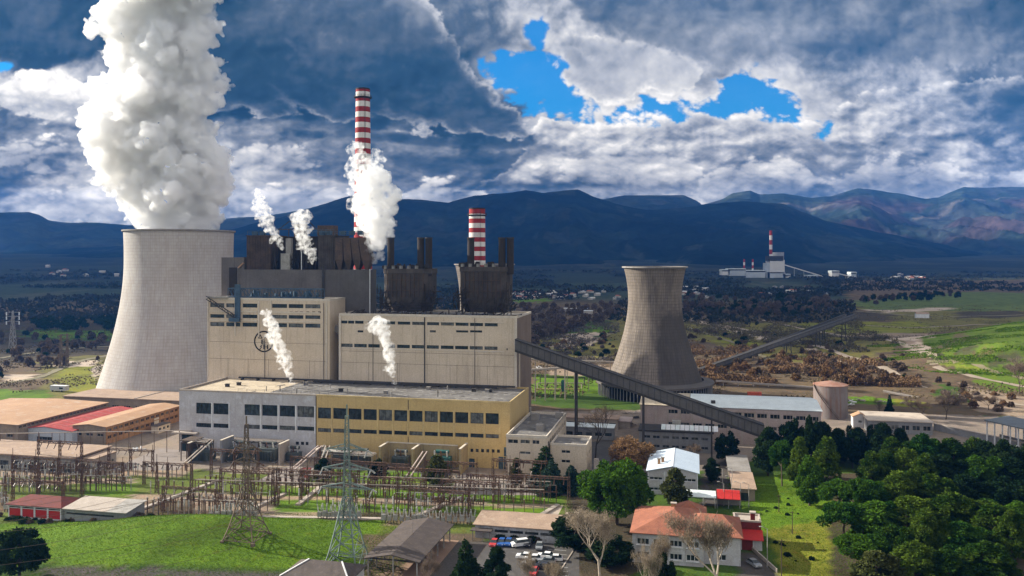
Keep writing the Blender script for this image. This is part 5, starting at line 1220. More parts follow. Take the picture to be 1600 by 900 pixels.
for i in range(1, 9):
    for s in (0, 1): rb_.beam(fr.P(0 if s == 0 else L, D*i/9, h+.22), fr.P(L/2, D*i/9, h+1.52), .35, .12)
rb_.build('roof_rib', mat('pink paint', (.42, .16, .14)), c)
fr = base(-110, 677); fr = Fr((fr.o.x, 331.5, 0)); L = fpx(fr.o, fr.u, 28); fr.o.y = 331.5+.22*L*.0; D = 50; h = 7.8
c = house('warehouse', fr.o, 'brown fronted warehouse with an ochre roof and a dark clerestory strip', 'warehouse')
shell(c, fr, L, D, h, BWALL, {'f': regular(L, 7, 3.0, 3, 1.2), 'r': regular(D, 24, 1.5, 6.4, .9, .3)}, fm=CONCG, nx=2, gable=.7); gableroof(c, fr, L, D, h, .7, OROOF, 'v', .5)
for (px, py, px2, D, h, wm, lab) in ((100, 645, 281, 21, 7.6, BWALL, 'flat roofed store at the foot of the big cooling tower'), (-120, 658, 88, 24, 5.2, WHITE, 'flat roofed white store with dark bays behind the ochre warehouse')):
    f = base(px, py); L = fpx(f.o, f.u, px2); s = house('flat_store', f.o, lab, 'building')
    shell(s, f, L, D, h, wm, {'f': regular(L, 10, 3.6, 2.4, 2.2)}, fm=CONC, nx=3); flatroof(s, f, L, D, h, PROOF, 0, over=.5, thick=.4)
    MB().ob(f.P(L*.62, -.45, h+.41), f.u*.5, f.v*(D+.8), UP*.25).build('roof_curb', CONC, s)
fr = Fr((gr(-60, 706, 5).x, gr(-60, 706, 5).y, 0)); L = fpx(fr.o, fr.u, 115)
c = house('garage_block', fr.o, 'low garage block with a dusty pinkish roof in front of the warehouses', 'garage')
shell(c, fr, L, 17, 5, CONCG, {'f': regular(L, 9, 3.4, .2, 2.8), 'r': [(5, .1, 3.4, 3.6)]}, fm=DSTEEL, nx=2); flatroof(c, fr, L, 17, 5, PROOF, 0, over=.9, thick=.45)
f = fr.sub(L+.05, 3); shell(c, f, 5.5, 11, 4.2, CONC, {'f': [(1, 1.2, 1.5, 1.3)], 'r': regular(11, 3, 1.3, 1.2, 1.2)}, fm=BEIGE2); flatroof(c, f, 5.5, 11, 4.2, PROOF, 0, over=.2)

# rusty tank, low block, wall, open sided shed on the right
tc = Vector(((1297.5-800)/F*378, 378, 0)); tr_ = 25.3/F*378; th_ = H-(604-YH)/F*371
tk = thing('storage_tank', tc, 'rust streaked grey cylindrical tank with a low conical roof', 'tank')
MB().lathe(tc, [(tr_, 0), (tr_, th_)], 48).build('shell', TANKM, tk, smooth=True)
MB().lathe(tc, [(tr_+.15, th_-.3), (tr_+.2, th_+.02), (.05, th_+1.7)], 48).build('roof', TANKR, tk)
st = MB(); pp = [tc+Vector((math.cos(t)*(tr_+.6), math.sin(t)*(tr_+.6), th_*(1-(t-3.3)/1.5))) for t in np.linspace(3.3, 4.8, 14)]
for a, b in zip(pp[:-1], pp[1:]): st.beam(a, b, .7, .15); st.beam(a+UP, b+UP, .1)
st.build('stair', RUST, tk)
fr = base(1357, 676); L = fpx(fr.o, fr.u, 1457)
c = house('low_building', fr.o, 'low dusty building with a stained pale flat roof behind the pines', 'building')
shell(c, fr, L, 20, 5, GREYW, {'f': regular(L, 6, 3, 1.6, 2)}, fm=CONC, nx=2); flatroof(c, fr, L, 20, 5, mat('pale stained roof', (.48, .41, .33), (.36, .30, .25), .12, patch=((.22, .18, .15), .6)), 0, over=.5)
fr = base(1333, 668); c = house('pump_house', fr.o, 'small white pump house with a brown tiled roof beside the rusty tank', 'hut')
shell(c, fr, 6, 5, 4.6, WHITE, {'f': [(2, 2, 1.6, 1.2)]}, fm=WTRIM, gable=1.4); gableroof(c, fr, 6, 5, 4.6, 1.4, OROOF, 'v', .3)
p0, p1 = gr(1460, 672), gr(1640, 712); rw = thing('retaining_wall', p0, 'pale capped retaining wall running down behind the pine grove', 'wall')
d = (p1-p0); nrm = d.cross(UP).normalized(); MB().ob(p0, d, nrm*.5, UP*2.6).build('wall_face', GREYW, rw); MB().ob(p0+UP*2.61-nrm*.15, d, nrm*.8, UP*.35).build('coping', CONC, rw)
p0 = gr(1541, 692); f = Fr(p0, Vector((.30, -.954, 0)).normalized(), Vector((.954, .30, 0))); L, D = 42, 11
c = thing('column_shed', p0, 'long open sided shed on white columns under a grey blue roof behind the grove', 'shed')
MB().ob(f.P(-.5, -.6, 8.6), f.u*(L+1), f.v*(D+1.2)+UP*.9, UP*.4).build('roof', mat('grey blue roof', (.14, .16, .18), (.10, .115, .13), .2), c)
for i in range(13):
    for b in (0, D-.4): MB().beam(f.P(.2+i*(L-.4)/12, b+.2, 0), f.P(.2+i*(L-.4)/12, b+.2, 8.6), .4).build('column', WTRIM, c)
MB().ob(f.P(0, D*.6, 0), f.u*L, f.v*.3, UP*3).build('back_wall', CONCG, c)
rnd = random.Random(5)
for i in range(6):
    q = f.P(2+i*5.4, 3+rnd.uniform(-1, 1), 0); k = thing('crate_stack', q, 'stacked red and white drums and crates under the open sided shed', 'crates', 'goods under the open sided shed')
    MB().box(q, 2.2, 1.8, 1.6, rot=rnd.uniform(0, 1)).build('lower_crate', ORED if i % 2 else WTRIM, k); MB().box(q+UP*1.61, 1.6, 1.3, 1.0, rot=rnd.uniform(0, 1)).build('upper_crate', CONC, k)

# raised pipe bridges
def pipebridge(p, q, label, n=14, w=1.6, z0=0, m=CONC):
    p, q = Vector(p), Vector(q); root = thing('pipe_bridge', (p.x, p.y, 0), label, 'pipe bridge'); d = q-p; s = d.cross(UP).normalized()*w
    mb = MB(); mb.ob(p, d, s*.2, UP*.9); mb.ob(p+s*.8, d, s*.2, UP*.9); mb.ob(p+UP*.0, d, s, UP*.15); mb.build('deck', m, root)
    tb = MB(); tb.tube(p+UP*.55+s*.35, q+UP*.55+s*.35, .35, n=6); tb.tube(p+UP*.55+s*.65, q+UP*.55+s*.65, .28, n=6); tb.build('pipe', LSTEEL, root)
    for i in range(n):
        c = p+d*((i+.5)/n)+s*.5; t = MB()
        for k in (-.4, .4): t.beam(Vector((c.x, c.y, tz(c.x, c.y)-.2))+s*k, c+s*k, .35)
        t.build('trestle', m, root)
    return root
pipebridge(at(1118, 596, 470), at(1660, 632, 445), 'long raised pipe bridge crossing behind the workshop and the rusty tank', 22)
pipebridge(at(1380, 612, 440), at(1680, 668, 400), 'concrete trestle pipe rack in the scrub behind the open sided shed', 14, 2.2)
pipebridge(at(828, 562, 455), at(962, 567, 450), 'pipe rack running from the wide beige block towards the old cooling tower', 8)
pipebridge(at(828, 579, 420), at(905, 574, 425), 'low pale pipe rack on the lawn beneath the conveyor', 5)
f = base(903, 576); c = house('pump_house', f.o, 'square white pump house in front of the scrub left of the old tower', 'hut')
shell(c, f, 7, 5, 4.4, WHITE, {'f': [(2, 1.5, 1.5, 1.5)]}, fm=WTRIM); flatroof(c, f, 7, 5, 4.4, CONC, 0, over=.2)
pz = gr(880, 620); vv = thing('valve_station', pz, 'blue green valve tower with yellow legs on the lawn under the conveyor', 'machine')
MB().tube(pz+UP*3, pz+UP*8, 1.1, 1.1, 10).build('vessel', TGREEN, vv); MB().lathe(pz+UP*8, [(1.1, 0), (.7, .7), (.02, .9)], 10).build('dome', TGREEN, vv)
for a in range(4): d = Vector((math.cos(a*1.57+.6), math.sin(a*1.57+.6), 0)); MB().beam(pz+d*2.2, pz+d*1.0+UP*4, .22).build('leg', YTRIM, vv)
for k in range(3):
    z = 1.4+k*1.6; p = gr(836+k*4, 612-k*5); pipe = thing('service_pipe', p, ('yellow', 'pale grey', 'dark')[k]+' service pipe looped over the lawn under the conveyor', 'pipe')
    q = gr(905+k*4, 612-k*5); t = MB(); t.tube(p+UP*z, q+UP*z, .28, n=6); t.tube(p, p+UP*z, .28, n=6); t.tube(q, q+UP*z, .28, n=6); t.build('run', (YTRIM, CONC, DSTEEL)[k], pipe)
# ------------------------------------------------------------------ vegetation
def tufts(pts, size, r, elong=1.0, outward=None, flat=0.0):
    n = len(pts); a = r.normal(size=(n, 3)); a /= np.linalg.norm(a, axis=1)[:, None]
    if outward is not None: a = a*.7+outward*.9; a /= np.linalg.norm(a, axis=1)[:, None]+1e-6
    if flat: a[:, 2] *= (1-flat); a /= np.linalg.norm(a, axis=1)[:, None]+1e-6
    b = np.cross(a, r.normal(size=(n, 3))); b /= np.linalg.norm(b, axis=1)[:, None]+1e-6
    s = size*r.uniform(.6, 1.35, (n, 1)); a = a*s*elong; b = b*s
    return np.stack([pts-a*.5-b*.35, pts-a*.5+b*.35, pts+a*.5+b*.28, pts+a*.5-b*.28], 1).reshape(-1, 3)
def quads(v): return np.arange(len(v), dtype=np.int32).reshape(-1, 4)
def ball(n, r):
    p = r.normal(size=(n, 3)); p /= np.linalg.norm(p, axis=1)[:, None]; return p*(r.uniform(.25, 1, (n, 1))**.45), p
def limbs(mb, base, tips, r0, n=6, m=0):
    for t in tips:
        p, q = Vector(base), Vector(t); mid = p.lerp(q, .55)+Vector((0, 0, -.05*(q-p).length)); mb.tube(p, mid, r0, r0*.6, n, m, False); mb.tube(mid, q, r0*.6, r0*.18, n, m, False)
def crown_clumps(kind, h, w, r):
    """centres and radii of the needle clumps, tree height h, crown width w"""
    out = []
    if kind == 'stone':
        for i in range(34):
            t = r.uniform(0, 2*math.pi); u = r.uniform(0, 1)**.6; x, y = math.cos(t)*u*w*.42, math.sin(t)*u*w*.42
            z = h*.93-(u**2)*h*.22-r.uniform(0, .20)*h*(r.random() < .6); out.append((x, y, z, w*r.uniform(.11, .17)))
    elif kind == 'aleppo':
        for i in range(74):
            k = r.uniform(0, 1); z = h*(.16+.78*k); prof = math.sin(min(1, (1-k)*1.1+.10)*math.pi*.5)*(.6+.4*min(1, k/.2)); t = r.uniform(0, 2*math.pi)
            u = r.uniform(.45, 1)*prof; out.append((math.cos(t)*u*w*.43, math.sin(t)*u*w*.43, z, w*r.uniform(.07, .15)))
        out.append((0, 0, h*.95, w*.09))
    elif kind == 'round':
        for i in range(70):
            t = r.uniform(0, 2*math.pi); cz = r.uniform(-.75, 1); s = math.sqrt(max(0, 1-cz*cz)); u = r.uniform(.6, 1)
            out.append((math.cos(t)*s*u*w*.43, math.sin(t)*s*u*w*.43, h*.52+cz*h*.43*u, w*r.uniform(.075, .12)))
    elif kind == 'conifer':
        for i in range(80):
            k = (i+.5)/80; z = h*(.08+.90*k); rad = (1-k)**.8*w*.46+.04*w; t = i*2.4+r.uniform(-.4, .4); u = r.uniform(.5, 1)
            out.append((math.cos(t)*u*rad, math.sin(t)*u*rad, z-.02*h*u, max(.25, rad*r.uniform(.32, .5))))
    elif kind == 'bush':
        for i in range(18):
            t = r.uniform(0, 2*math.pi); u = r.uniform(0, 1)**.5; out.append((math.cos(t)*u*w*.38, math.sin(t)*u*w*.38, h*(.30+.42*(1-u*u)*r.uniform(.6, 1.1)), w*r.uniform(.12, .2)))
    return out
def make_tree(name, kind, h, w, seed, lm, bm, n=5200, size=.42, zs=.95, elong=1.5):
    """unit builder: returns trunk and crown meshes standing on the origin"""
    r = np.random.default_rng(seed); cl = crown_clumps(kind, h, w, r); P = []; N = []
    tot = sum(c[3]**2 for c in cl)
    for x, y, z, cr in cl:
        k = max(10, int(n*cr*cr/tot)); p, d = ball(k, r); p = p*np.array((cr, cr, cr*zs)); p[:, 2] += (np.abs(p[:, 0])+np.abs(p[:, 1]))*-.12
        P.append(p+np.array((x, y, z))); N.append(d)
    P = np.concatenate(P); N = np.concatenate(N); v = tufts(P, size, r, elong, N)
    crown = npmesh(name+' crown', v, quads(v), [lm])
    mb = MB(); r0 = .02*h+.06; lean = Vector((r.uniform(-.04, .04)*h, r.uniform(-.04, .04)*h, 0)); top = lean+Vector((0, 0, h*.86))
    if kind != 'bush':
        mb.tube((0, 0, -.6), lean*.5+Vector((0, 0, h*.45)), r0, r0*.72, 8, 0, False); mb.tube(lean*.5+Vector((0, 0, h*.45)), top, r0*.72, r0*.15, 8, 0, False)
    for i, c in enumerate(cl):
        if i % 3 == 0: z0 = max(.05*h, c[2]-.16*h) if kind != 'bush' else 0; k = z0/h; limbs(mb, lean*k+Vector((0, 0, z0)), [(c[0], c[1], c[2])], r0*.34, 5)
    me = bpy.data.meshes.new(name+' trunk'); me.from_pydata(mb.v, [], mb.f); me.materials.append(bm); me.update()
    return me, crown
def make_bare(name, h, w, seed, bm, lm, depth=5, twigs=2600, tsize=.5, spread=.62, r0=None, upright=.35):
    r = np.random.default_rng(seed); mb = MB(); tips = []
    def grow(p, d, L, rad, k):
        q = p+d*L; mb.tube(p, q, rad, rad*.66, 5 if k > 1 else 7, 0, False)
        if k >= depth: tips.append((p, q)); return
        if k >= 2: tips.append((p, q))
        for i in range(3 if k < 3 else 2):
            e = Vector(r.normal(size=3)); e = (d+e*spread*(.65 if k else .8)+Vector((0, 0, upright))).normalized()
            s = .72*r.uniform(.8, 1.15); grow(p.lerp(q, r.uniform(.7, 1.0)) if i else q, e, L*s, rad*.62, k+1)
    r0 = r0 or .0065*h+.02
    grow(Vector((0, 0, -.4)), Vector((r.uniform(-.06, .06), r.uniform(-.06, .06), 1)).normalized(), h*.27, r0, 0)
    V = np.array(mb.v); sc_h = h/max(V[:, 2].max(), .1); ww = w/max(np.ptp(V[:, 0]), np.ptp(V[:, 1])); S = np.array((ww, ww, sc_h)); V = V*S
    me = bpy.data.meshes.new(name+' trunk'); me.from_pydata([tuple(x) for x in V], [], mb.f); me.materials.append(bm); me.update()
    A = np.array([p for p, q in tips])*S; B = np.array([q for p, q in tips])*S; k = r.integers(0, len(A), twigs); t = r.uniform(.1, 1.15, (twigs, 1))
    P = A[k]*(1-t)+B[k]*t+r.normal(size=(twigs, 3))*tsize*.45; D = (B-A)[k]; D /= np.linalg.norm(D, axis=1)[:, None]+1e-6
    D = D+r.normal(size=(twigs, 3))*.5; D /= np.linalg.norm(D, axis=1)[:, None]; b = np.cross(D, r.normal(size=(twigs, 3))); b /= np.linalg.norm(b, axis=1)[:, None]+1e-6
    s = tsize*r.uniform(.6, 1.5, (twigs, 1)); D = D*s; b = b*s*.035
    v = np.stack([P-D*.5-b, P-D*.5+b, P+D*.5+b*.4, P+D*.5-b*.4], 1).reshape(-1, 3)
    return me, npmesh(name+' twigs', v, quads(v), [lm])
PROTO = {}
def proto(key, fn): 
    if key not in PROTO: PROTO[key] = fn()
    return PROTO[key]
def plant(name, meshes, hw, loc, h, w, rot, label, cat, group=None, partn=('trunk', 'crown')):
    """stand one tree: the prototype meshes are shared, the root carries the size"""
    o = thing(name, loc, label, cat, group); o.rotation_euler = (0, 0, rot); o.scale = (w/hw[1], w/hw[1], h/hw[0])
    for n, me in zip(partn, meshes):
        if me: place(n, me, o)
    return o
KINDS = {  # key: (builder, height, width)
 'stone1': (lambda: make_tree('stone pine', 'stone', 12, 11, 11, L_STONE, BARK, 9000, .36), 12, 11),
 'stone2': (lambda: make_tree('stone pine', 'stone', 12, 11, 12, L_STONE, BARK, 9000, .36), 12, 11),
 'pine1': (lambda: make_tree('pine', 'aleppo', 14, 10, 21, L_PINE, BARK, 11000, .36), 14, 10),
 'pine2': (lambda: make_tree('pine', 'aleppo', 14, 10, 22, L_PINE, BARK, 11000, .36), 14, 10),
 'pine3': (lambda: make_tree('pine', 'aleppo', 14, 10, 23, L_STONE, BARK, 11000, .36), 14, 10),
 'dark1': (lambda: make_tree('dark pine', 'aleppo', 14, 10, 31, L_DARK, BARKD, 10000, .36), 14, 10),
 'dark2': (lambda: make_tree('dark pine', 'round', 12, 11, 32, L_DARK, BARKD, 7000, .42), 12, 11),
 'round': (lambda: make_tree('round pine', 'round', 15, 16, 41, L_STONE, BARK, 14000, .42), 15, 16),
 'fir': (lambda: make_tree('fir', 'conifer', 12, 6, 51, L_DARK, BARKD, 6500, .38), 12, 6),
 'cedar': (lambda: make_tree('blue cedar', 'conifer', 11, 7.5, 52, L_BLUE, BARKD, 7000, .38), 11, 7.5),
 'olive': (lambda: make_tree('olive pine', 'aleppo', 9, 6.5, 61, L_OLIVE, BARK, 4500, .36), 9, 6.5),
 'copper': (lambda: make_tree('copper tree', 'round', 11, 13, 71, L_COPPER, BARK, 6500, .34), 11, 13),
 'bush': (lambda: make_tree('bush', 'bush', 3, 4.5, 81, L_TWIGD, BARKD, 500, .55), 3, 4.5),
 'bushc': (lambda: make_tree('copper bush', 'bush', 4, 5, 82, L_COPPER, BARKD, 600, .55), 4, 5),
 'bushg': (lambda: make_tree('green bush', 'bush', 3, 4, 83, L_DARK, BARKD, 500, .5), 3, 4),
 'bushp': (lambda: make_tree('pale bush', 'bush', 4, 5, 84, L_TWIG, BARKD, 600, .6), 4, 5),
 'faroak': (lambda: make_tree('winter tree', 'round', 9, 9, 85, L_TWIG, BARK, 700, .8), 9, 9),
 'faroak2': (lambda: make_tree('winter tree', 'round', 9, 9, 86, L_TWIGD, BARK, 700, .8), 9, 9),
 'fardark': (lambda: make_tree('far evergreen', 'round', 9, 9, 87, L_DARK, BARKD, 700, .8), 9, 9),
 'bare': (lambda: make_bare('bare tree', 14, 11, 91, BARKP, L_PALE, 7, 2600, .8, .44, .09, .75), 14, 11),
 'bare2': (lambda: make_bare('bare tree', 14, 10, 92, BARKP, L_PALE, 7, 2600, .8, .44, .09, .75), 14, 10),
 'bareb': (lambda: make_bare('brown bare tree', 12, 11, 93, BARK, L_TWIG, 6, 4200, .7), 12, 11),
 'bared': (lambda: make_bare('dark bare tree', 12, 10, 94, BARKD, L_TWIGD, 6, 1500, .6), 12, 10),
 'fan': (lambda: make_bare('fan shaped bare tree', 11, 10, 95, BARKP, L_PALE, 7, 4200, .8, .36, .06, 1.0), 11, 10),
}
def tree(kind, px, ytop, d, wpx, label, name=None, cat='tree', group=None, rot=None):
    b, h0, w0 = KINDS[kind]; X = (px-800)/F*d; z = tz(X, d); h = H-(ytop-YH)/F*d-z
    nm = name or ('pine_tree' if kind[:4] in ('ston', 'pine', 'dark', 'roun', 'oliv') else 'conifer_tree' if kind in ('fir', 'cedar') else 'bare_tree' if 'bare' in kind or kind == 'fan' else 'tree')
    return plant(nm, proto(kind, b), (h0, w0), (X, d, z), max(h, 1), wpx/F*d, random.uniform(0, 6.28) if rot is None else rot, label, cat, group, ('trunk', 'twigs' if nm == 'bare_tree' else 'crown'))
GROVE = [(1200, 668, 276, 62, 'dark1'), (1238, 653, 290, 66, 'dark2'), (1285, 660, 290, 70, 'dark1'), (1332, 666, 286, 66, 'dark2'), (1380, 662, 282, 70, 'dark1'), (1222, 690, 262, 62, 'stone1'),
 (1250, 684, 256, 58, 'pine1'), (1290, 682, 250, 64, 'pine2'), (1395, 684, 264, 70, 'pine1'), (1440, 678, 264, 84, 'pine3'), (1488, 684, 262, 84, 'pine2'), (1540, 690, 258, 88, 'dark1'), (1592, 694, 256, 90, 'dark2'),
 (1265, 712, 240, 66, 'pine3'), (1362, 706, 243, 82, 'pine1'), (1415, 700, 246, 92, 'pine2'), (1470, 712, 242, 92, 'dark1'), (1525, 712, 240, 92, 'pine3'), (1582, 716, 240, 92, 'dark1'),
 (1312, 752, 226, 76, 'stone2'), (1350, 752, 222, 84, 'stone1'), (1400, 736, 226, 92, 'pine2'), (1455, 742, 224, 92, 'pine1'), (1510, 742, 224, 92, 'dark1'), (1570, 746, 222, 96, 'dark2'),
 (1318, 790, 208, 76, 'stone1'), (1368, 786, 206, 92, 'pine3'), (1422, 780, 206, 98, 'pine1'), (1482, 776, 206, 96, 'pine2'), (1540, 786, 204, 96, 'pine1'), (1592, 790, 206, 70, 'pine3'),
 (1340, 840, 190, 84, 'stone2'), (1392, 828, 190, 92, 'pine1'), (1448, 800, 192, 74, 'pine2'), (1500, 822, 190, 94, 'pine3'), (1556, 796, 194, 84, 'pine1'), (1372, 866, 178, 82, 'olive'), (1430, 850, 180, 84, 'pine2'), (1480, 862, 178, 88, 'pine1'), (1540, 850, 180, 96, 'pine2'),
 (1210, 676, 300, 50, 'dark1'), (1262, 668, 300, 60, 'dark2'), (1310, 672, 298, 60, 'dark1')]
_r = random.Random(2); GROVE = [(a, b-(8 if c < 215 else 0)*_r.random(), c, e*_r.uniform(.62, .80)*(1.4 if c < 215 else 1.12), k) for a, b, c, e, k in GROVE]+[(a+_r.uniform(22, 34), b+_r.uniform(-4, 12), c-_r.uniform(-3, 6), e*_r.uniform(.55, .70), k) for a, b, c, e, k in GROVE if a > 1290 or (b < 680 and int(a) % 3)]
for i, (px, yt, d, w, k) in enumerate(GROVE):
    lab = {'s': 'bright green umbrella crowned pine in the dense grove on the slope', 'p': 'mid green ragged pine in the dense grove on the slope', 'd': 'blackish green pine in the shaded part of the dense grove', 'o': 'olive green pine at the grove edge above the lit lawn'}[k[0]]  # dark kinds carry the grove's shade in the needle colour
    tree(k, px, yt, d, w, lab, group='pines of the dense grove')
for a in ((806, 716, 262, 24, 'olive', 'slim greyish conifer before the annex front'), (851, 696, 262, 52, 'fir', 'tall dark green conifer between annex and its low wing'), (861, 718, 256, 46, 'cedar', 'bluish green conifer just in front of the tall dark one'),
          (893, 726, 257, 44, 'cedar', 'bluish conifer before the low windowed wing'), (964, 712, 226, 126, 'round', 'huge rounded bright green pine left of the gabled shed'), (1056, 732, 243, 48, 'olive', 'olive toned pine in front of the white gabled shed'),
          (1136, 674, 292, 44, 'dark2', 'dark round tree under the conveyor foot'), (1112, 716, 268, 34, 'dark1', 'narrow dark tree beside the gabled shed'), (985, 682, 276, 86, 'copper', 'copper leaved round tree behind the huge pine'),
          (728, 842, 177, 58, 'fir', 'dark conifer at the corner of the car park'), (776, 856, 175, 60, 'dark1', 'dark bushy pine next to the parked cars'), (902, 800, 205, 92, 'dark2', 'broad dark tree behind the pale bare tree'),
          (955, 836, 196, 84, 'dark1', 'blackish tree low beside the white terracotta roofed house'), (30, 822, 186, 92, 'dark2', 'blackish round tree at the corner of the grass mound'), (1390, 616, 372, 15, 'fir', 'slim black cypress behind the low dusty building'),
          (505, 716, 268, 34, 'dark1', 'dark tree hiding the end of the transformer bay'), (590, 716, 266, 34, 'dark2', 'dark round tree before the ochre firewalls'), (684, 712, 262, 46, 'olive', 'olive round tree before the green transformer'),
          (1035, 862, 176, 46, 'dark2', 'dark shrubby tree against the villa front'), (668, 866, 178, 40, 'bareb', 'brown thin tree beside the open shelter')):
    tree(*a[:5], a[0+2] and a[4], ) if False else tree(a[4], a[0], a[1], a[2], a[3], a[5])
for a in (('bare', 938, 796, 188, 108, 'pale many branched bare tree in front of dark trees by the car park'), ('fan', 1122, 806, 178, 100, 'fan shaped pale bare tree in front of the villa'), ('bare2', 1040, 826, 177, 56, 'thin pale bare tree before the villa windows'),
          ('bared', 930, 634, 300, 60, 'black leafless tree beside the conveyor support'), ('bare2', 830, 858, 176, 46, 'pale bare tree among the parked cars'), ('fan', 868, 872, 172, 46, 'low pale leafless thicket at the car park corner'),
          ('bareb', 1478, 612, 372, 62, 'grey leafless tree beside the raised pipe bridge'), ('bareb', 1592, 560, 440, 66, 'tall leafless tree below the green hill'), ('bareb', 1545, 616, 395, 50, 'leafless tree between the pipe racks'),
          ('bareb', 1440, 622, 366, 46, 'leafless tree behind the low dusty building'), ('bared', 1376, 622, 374, 22, 'small dark leafless tree by the black cypress'), ('bare2', 1010, 850, 172, 50, 'pale leafless sapling at the villa corner'),
          ('bareb', 1085, 690, 292, 36, 'thin leafless tree behind the gabled shed')):
    tree(*a)
# scattered scrub, woods and thickets: every one a plant of its own while they can be told apart
def scatter(n, poly, kinds, hr, wr, label, name, cat, group, seed, bias=1.0):
    r = random.Random(seed); xs = [p[0] for p in poly]; ys = [p[1] for p in poly]; k = 0; tries = 0
    while k < n and tries < n*40:
        tries += 1; px = r.uniform(min(xs), max(xs)); py = min(ys)+(max(ys)-min(ys))*r.random()**bias
        if not inpoly(np.array([px]), np.array([py]), poly)[0]: continue
        p = gr(px, py); kd = r.choice(kinds); b, h0, w0 = KINDS[kd]; h = r.uniform(*hr); w = h*r.uniform(*wr)
        plant(name, proto(kd, b), (h0, w0), (p.x, p.y, tz(p.x, p.y)-.2), h, w, r.uniform(0, 6.28), label, cat, group); k += 1
scatter(95, [(815, 480), (960, 478), (970, 500), (890, 520), (830, 545), (812, 520)], ['faroak', 'faroak', 'faroak2'], (6, 11), (.8, 1.2), 'grey brown leafless tree in the wood behind the wide beige block', 'winter_tree', 'tree', 'winter wood behind the beige block', 1)
scatter(110, [(1068, 466), (1300, 470), (1310, 486), (1240, 498), (1068, 496)], ['faroak', 'faroak', 'faroak2', 'fardark'], (7, 13), (.8, 1.2), 'grey leafless tree in the far wood beyond the old cooling tower', 'winter_tree', 'tree', 'winter wood beyond the old tower', 2)
scatter(70, [(1085, 566), (1180, 548), (1400, 588), (1420, 604), (1090, 598)], ['bushc', 'bushc', 'bush'], (3.5, 7), (.9, 1.3), 'copper brown bush in the thicket beyond the pipe bridge', 'copper_bush', 'bush', 'copper thicket beyond the pipe bridge', 3)
scatter(85, [(1070, 515), (1230, 520), (1420, 570), (1430, 600), (1250, 575), (1080, 560)], ['bush', 'bushp', 'bush', 'bushg'], (2, 5), (1, 1.6), 'dull brown bush on the scrubland below the far conveyor', 'scrub_bush', 'bush', 'scrubland bushes', 4)
scatter(75, [(-40, 512), (196, 508), (185, 560), (80, 580), (-40, 600)], ['bushg', 'faroak2', 'bush', 'faroak'], (3, 8), (.9, 1.3), 'dull brown or dark bush in the scrub left of the big tower', 'scrub_bush', 'bush', 'scrub beside the big tower', 5)
scatter(34, [(50, 508), (200, 505), (200, 518), (60, 520)], ['fardark'], (7, 11), (.9, 1.3), 'dark evergreen in the tree line beyond the meadow by the big tower', 'evergreen_tree', 'tree', 'tree line beyond the meadow', 6)
scatter(46, [(1340, 470), (1430, 462), (1500, 458), (1502, 466), (1420, 472), (1350, 480)], ['fardark', 'faroak2', 'fardark'], (7, 12), (.8, 1.2), 'dark tree in the line along the far pale field', 'evergreen_tree', 'tree', 'tree line along the far field', 7)
scatter(40, [(835, 545), (960, 520), (965, 565), (840, 570)], ['bushc', 'bush', 'bushg', 'bushp'], (2, 5), (.9, 1.4), 'rust or green bush in the clearing left of the old tower', 'scrub_bush', 'bush', 'clearing bushes', 8)
scatter(26, [(1420, 590), (1600, 618), (1600, 650), (1480, 640)], ['bush', 'bushp', 'bushc'], (2, 5), (1, 1.5), 'brown bush below the green hill near the pipe racks', 'scrub_bush', 'bush', 'bushes below the green hill', 9)
scatter(22, [(745, 840), (905, 838), (985, 850), (905, 860), (770, 847)], ['bushg', 'bush'], (1.2, 2.2), (1.2, 2), 'low dark hedge bush along the car park edge', 'hedge_bush', 'bush', 'hedge along the car park', 10)
scatter(26, [(0, 806), (240, 812), (240, 822), (0, 820)], ['bushg', 'bush'], (1, 2), (1.2, 2), 'low dark hedge bush behind the grass mound', 'hedge_bush', 'bush', 'hedge behind the grass mound', 12)
scatter(18, [(1185, 770), (1290, 760), (1290, 880), (1220, 890)], ['bushg'], (.5, 1.3), (1, 1.6), 'small dark shrub on the lit lawn beside the grove', 'shrub', 'bush', 'shrubs on the lit lawn', 13)
def far_woods():
    r = np.random.default_rng(5); P = []
    for _ in range(9000):
        Y = 900*(3300/900)**r.random(); X = Y*r.uniform(-.72, .72); px = 800+F*X/Y; py = YH+F*H/Y
        if fbm(X/240, Y/330, 5) > .52 and Y > 1300: continue
        if px > 1330 and py > 455: continue
        if 800 < px < 960 and py > 470: continue
        if Y < 1300 and r.random() < .45: continue
        P.append((X, Y, tz(X, Y)))
    P = np.array(P); n = len(P); k = 14
    V = np.repeat(P, k, 0); s = np.repeat(r.uniform(4, 8, n), k)[:, None]; d = r.normal(size=(n*k, 3)); d /= np.linalg.norm(d, axis=1)[:, None]; d[:, 2] = np.abs(d[:, 2])
    V = V+d*s*np.array((1.2, 1.2, .8))+np.array((0, 0, 1.0)); v = tufts(V, 3.6, r, 1.0, d)
    m = leaf('far wood leaves', (.016, .024, .018), (.045, .042, .034), .01)
    tag(place('far_woods', npmesh('far woods', v, quads(v), [m])), kind='stuff')
far_woods()
def scrub():
    r = np.random.default_rng(15); n = 70000; Y = 425*(1250/425)**r.random(n); X = Y*r.uniform(-.68, .68, n); k = (fbm(X/26, Y/30, 5) > .50) & ~((X > 230) & (X < 640) & (Y > 470) & (Y < 700)) & ~((np.abs(X-75) < 33) & (Y < 475)) & ~((np.abs(X+176) < 42) & (Y < 482)); X, Y = X[k], Y[k]
    P = np.stack([X, Y, terr(X, Y)+.25], 1); v = tufts(P, 1.1, r, .9, np.tile((.2, -.1, 1.0), (len(P), 1)))
    tag(place('undergrowth', npmesh('undergrowth', v, quads(v), [leaf('dry undergrowth', (.075, .060, .034), (.135, .105, .062), .03, .1)])), kind='stuff')
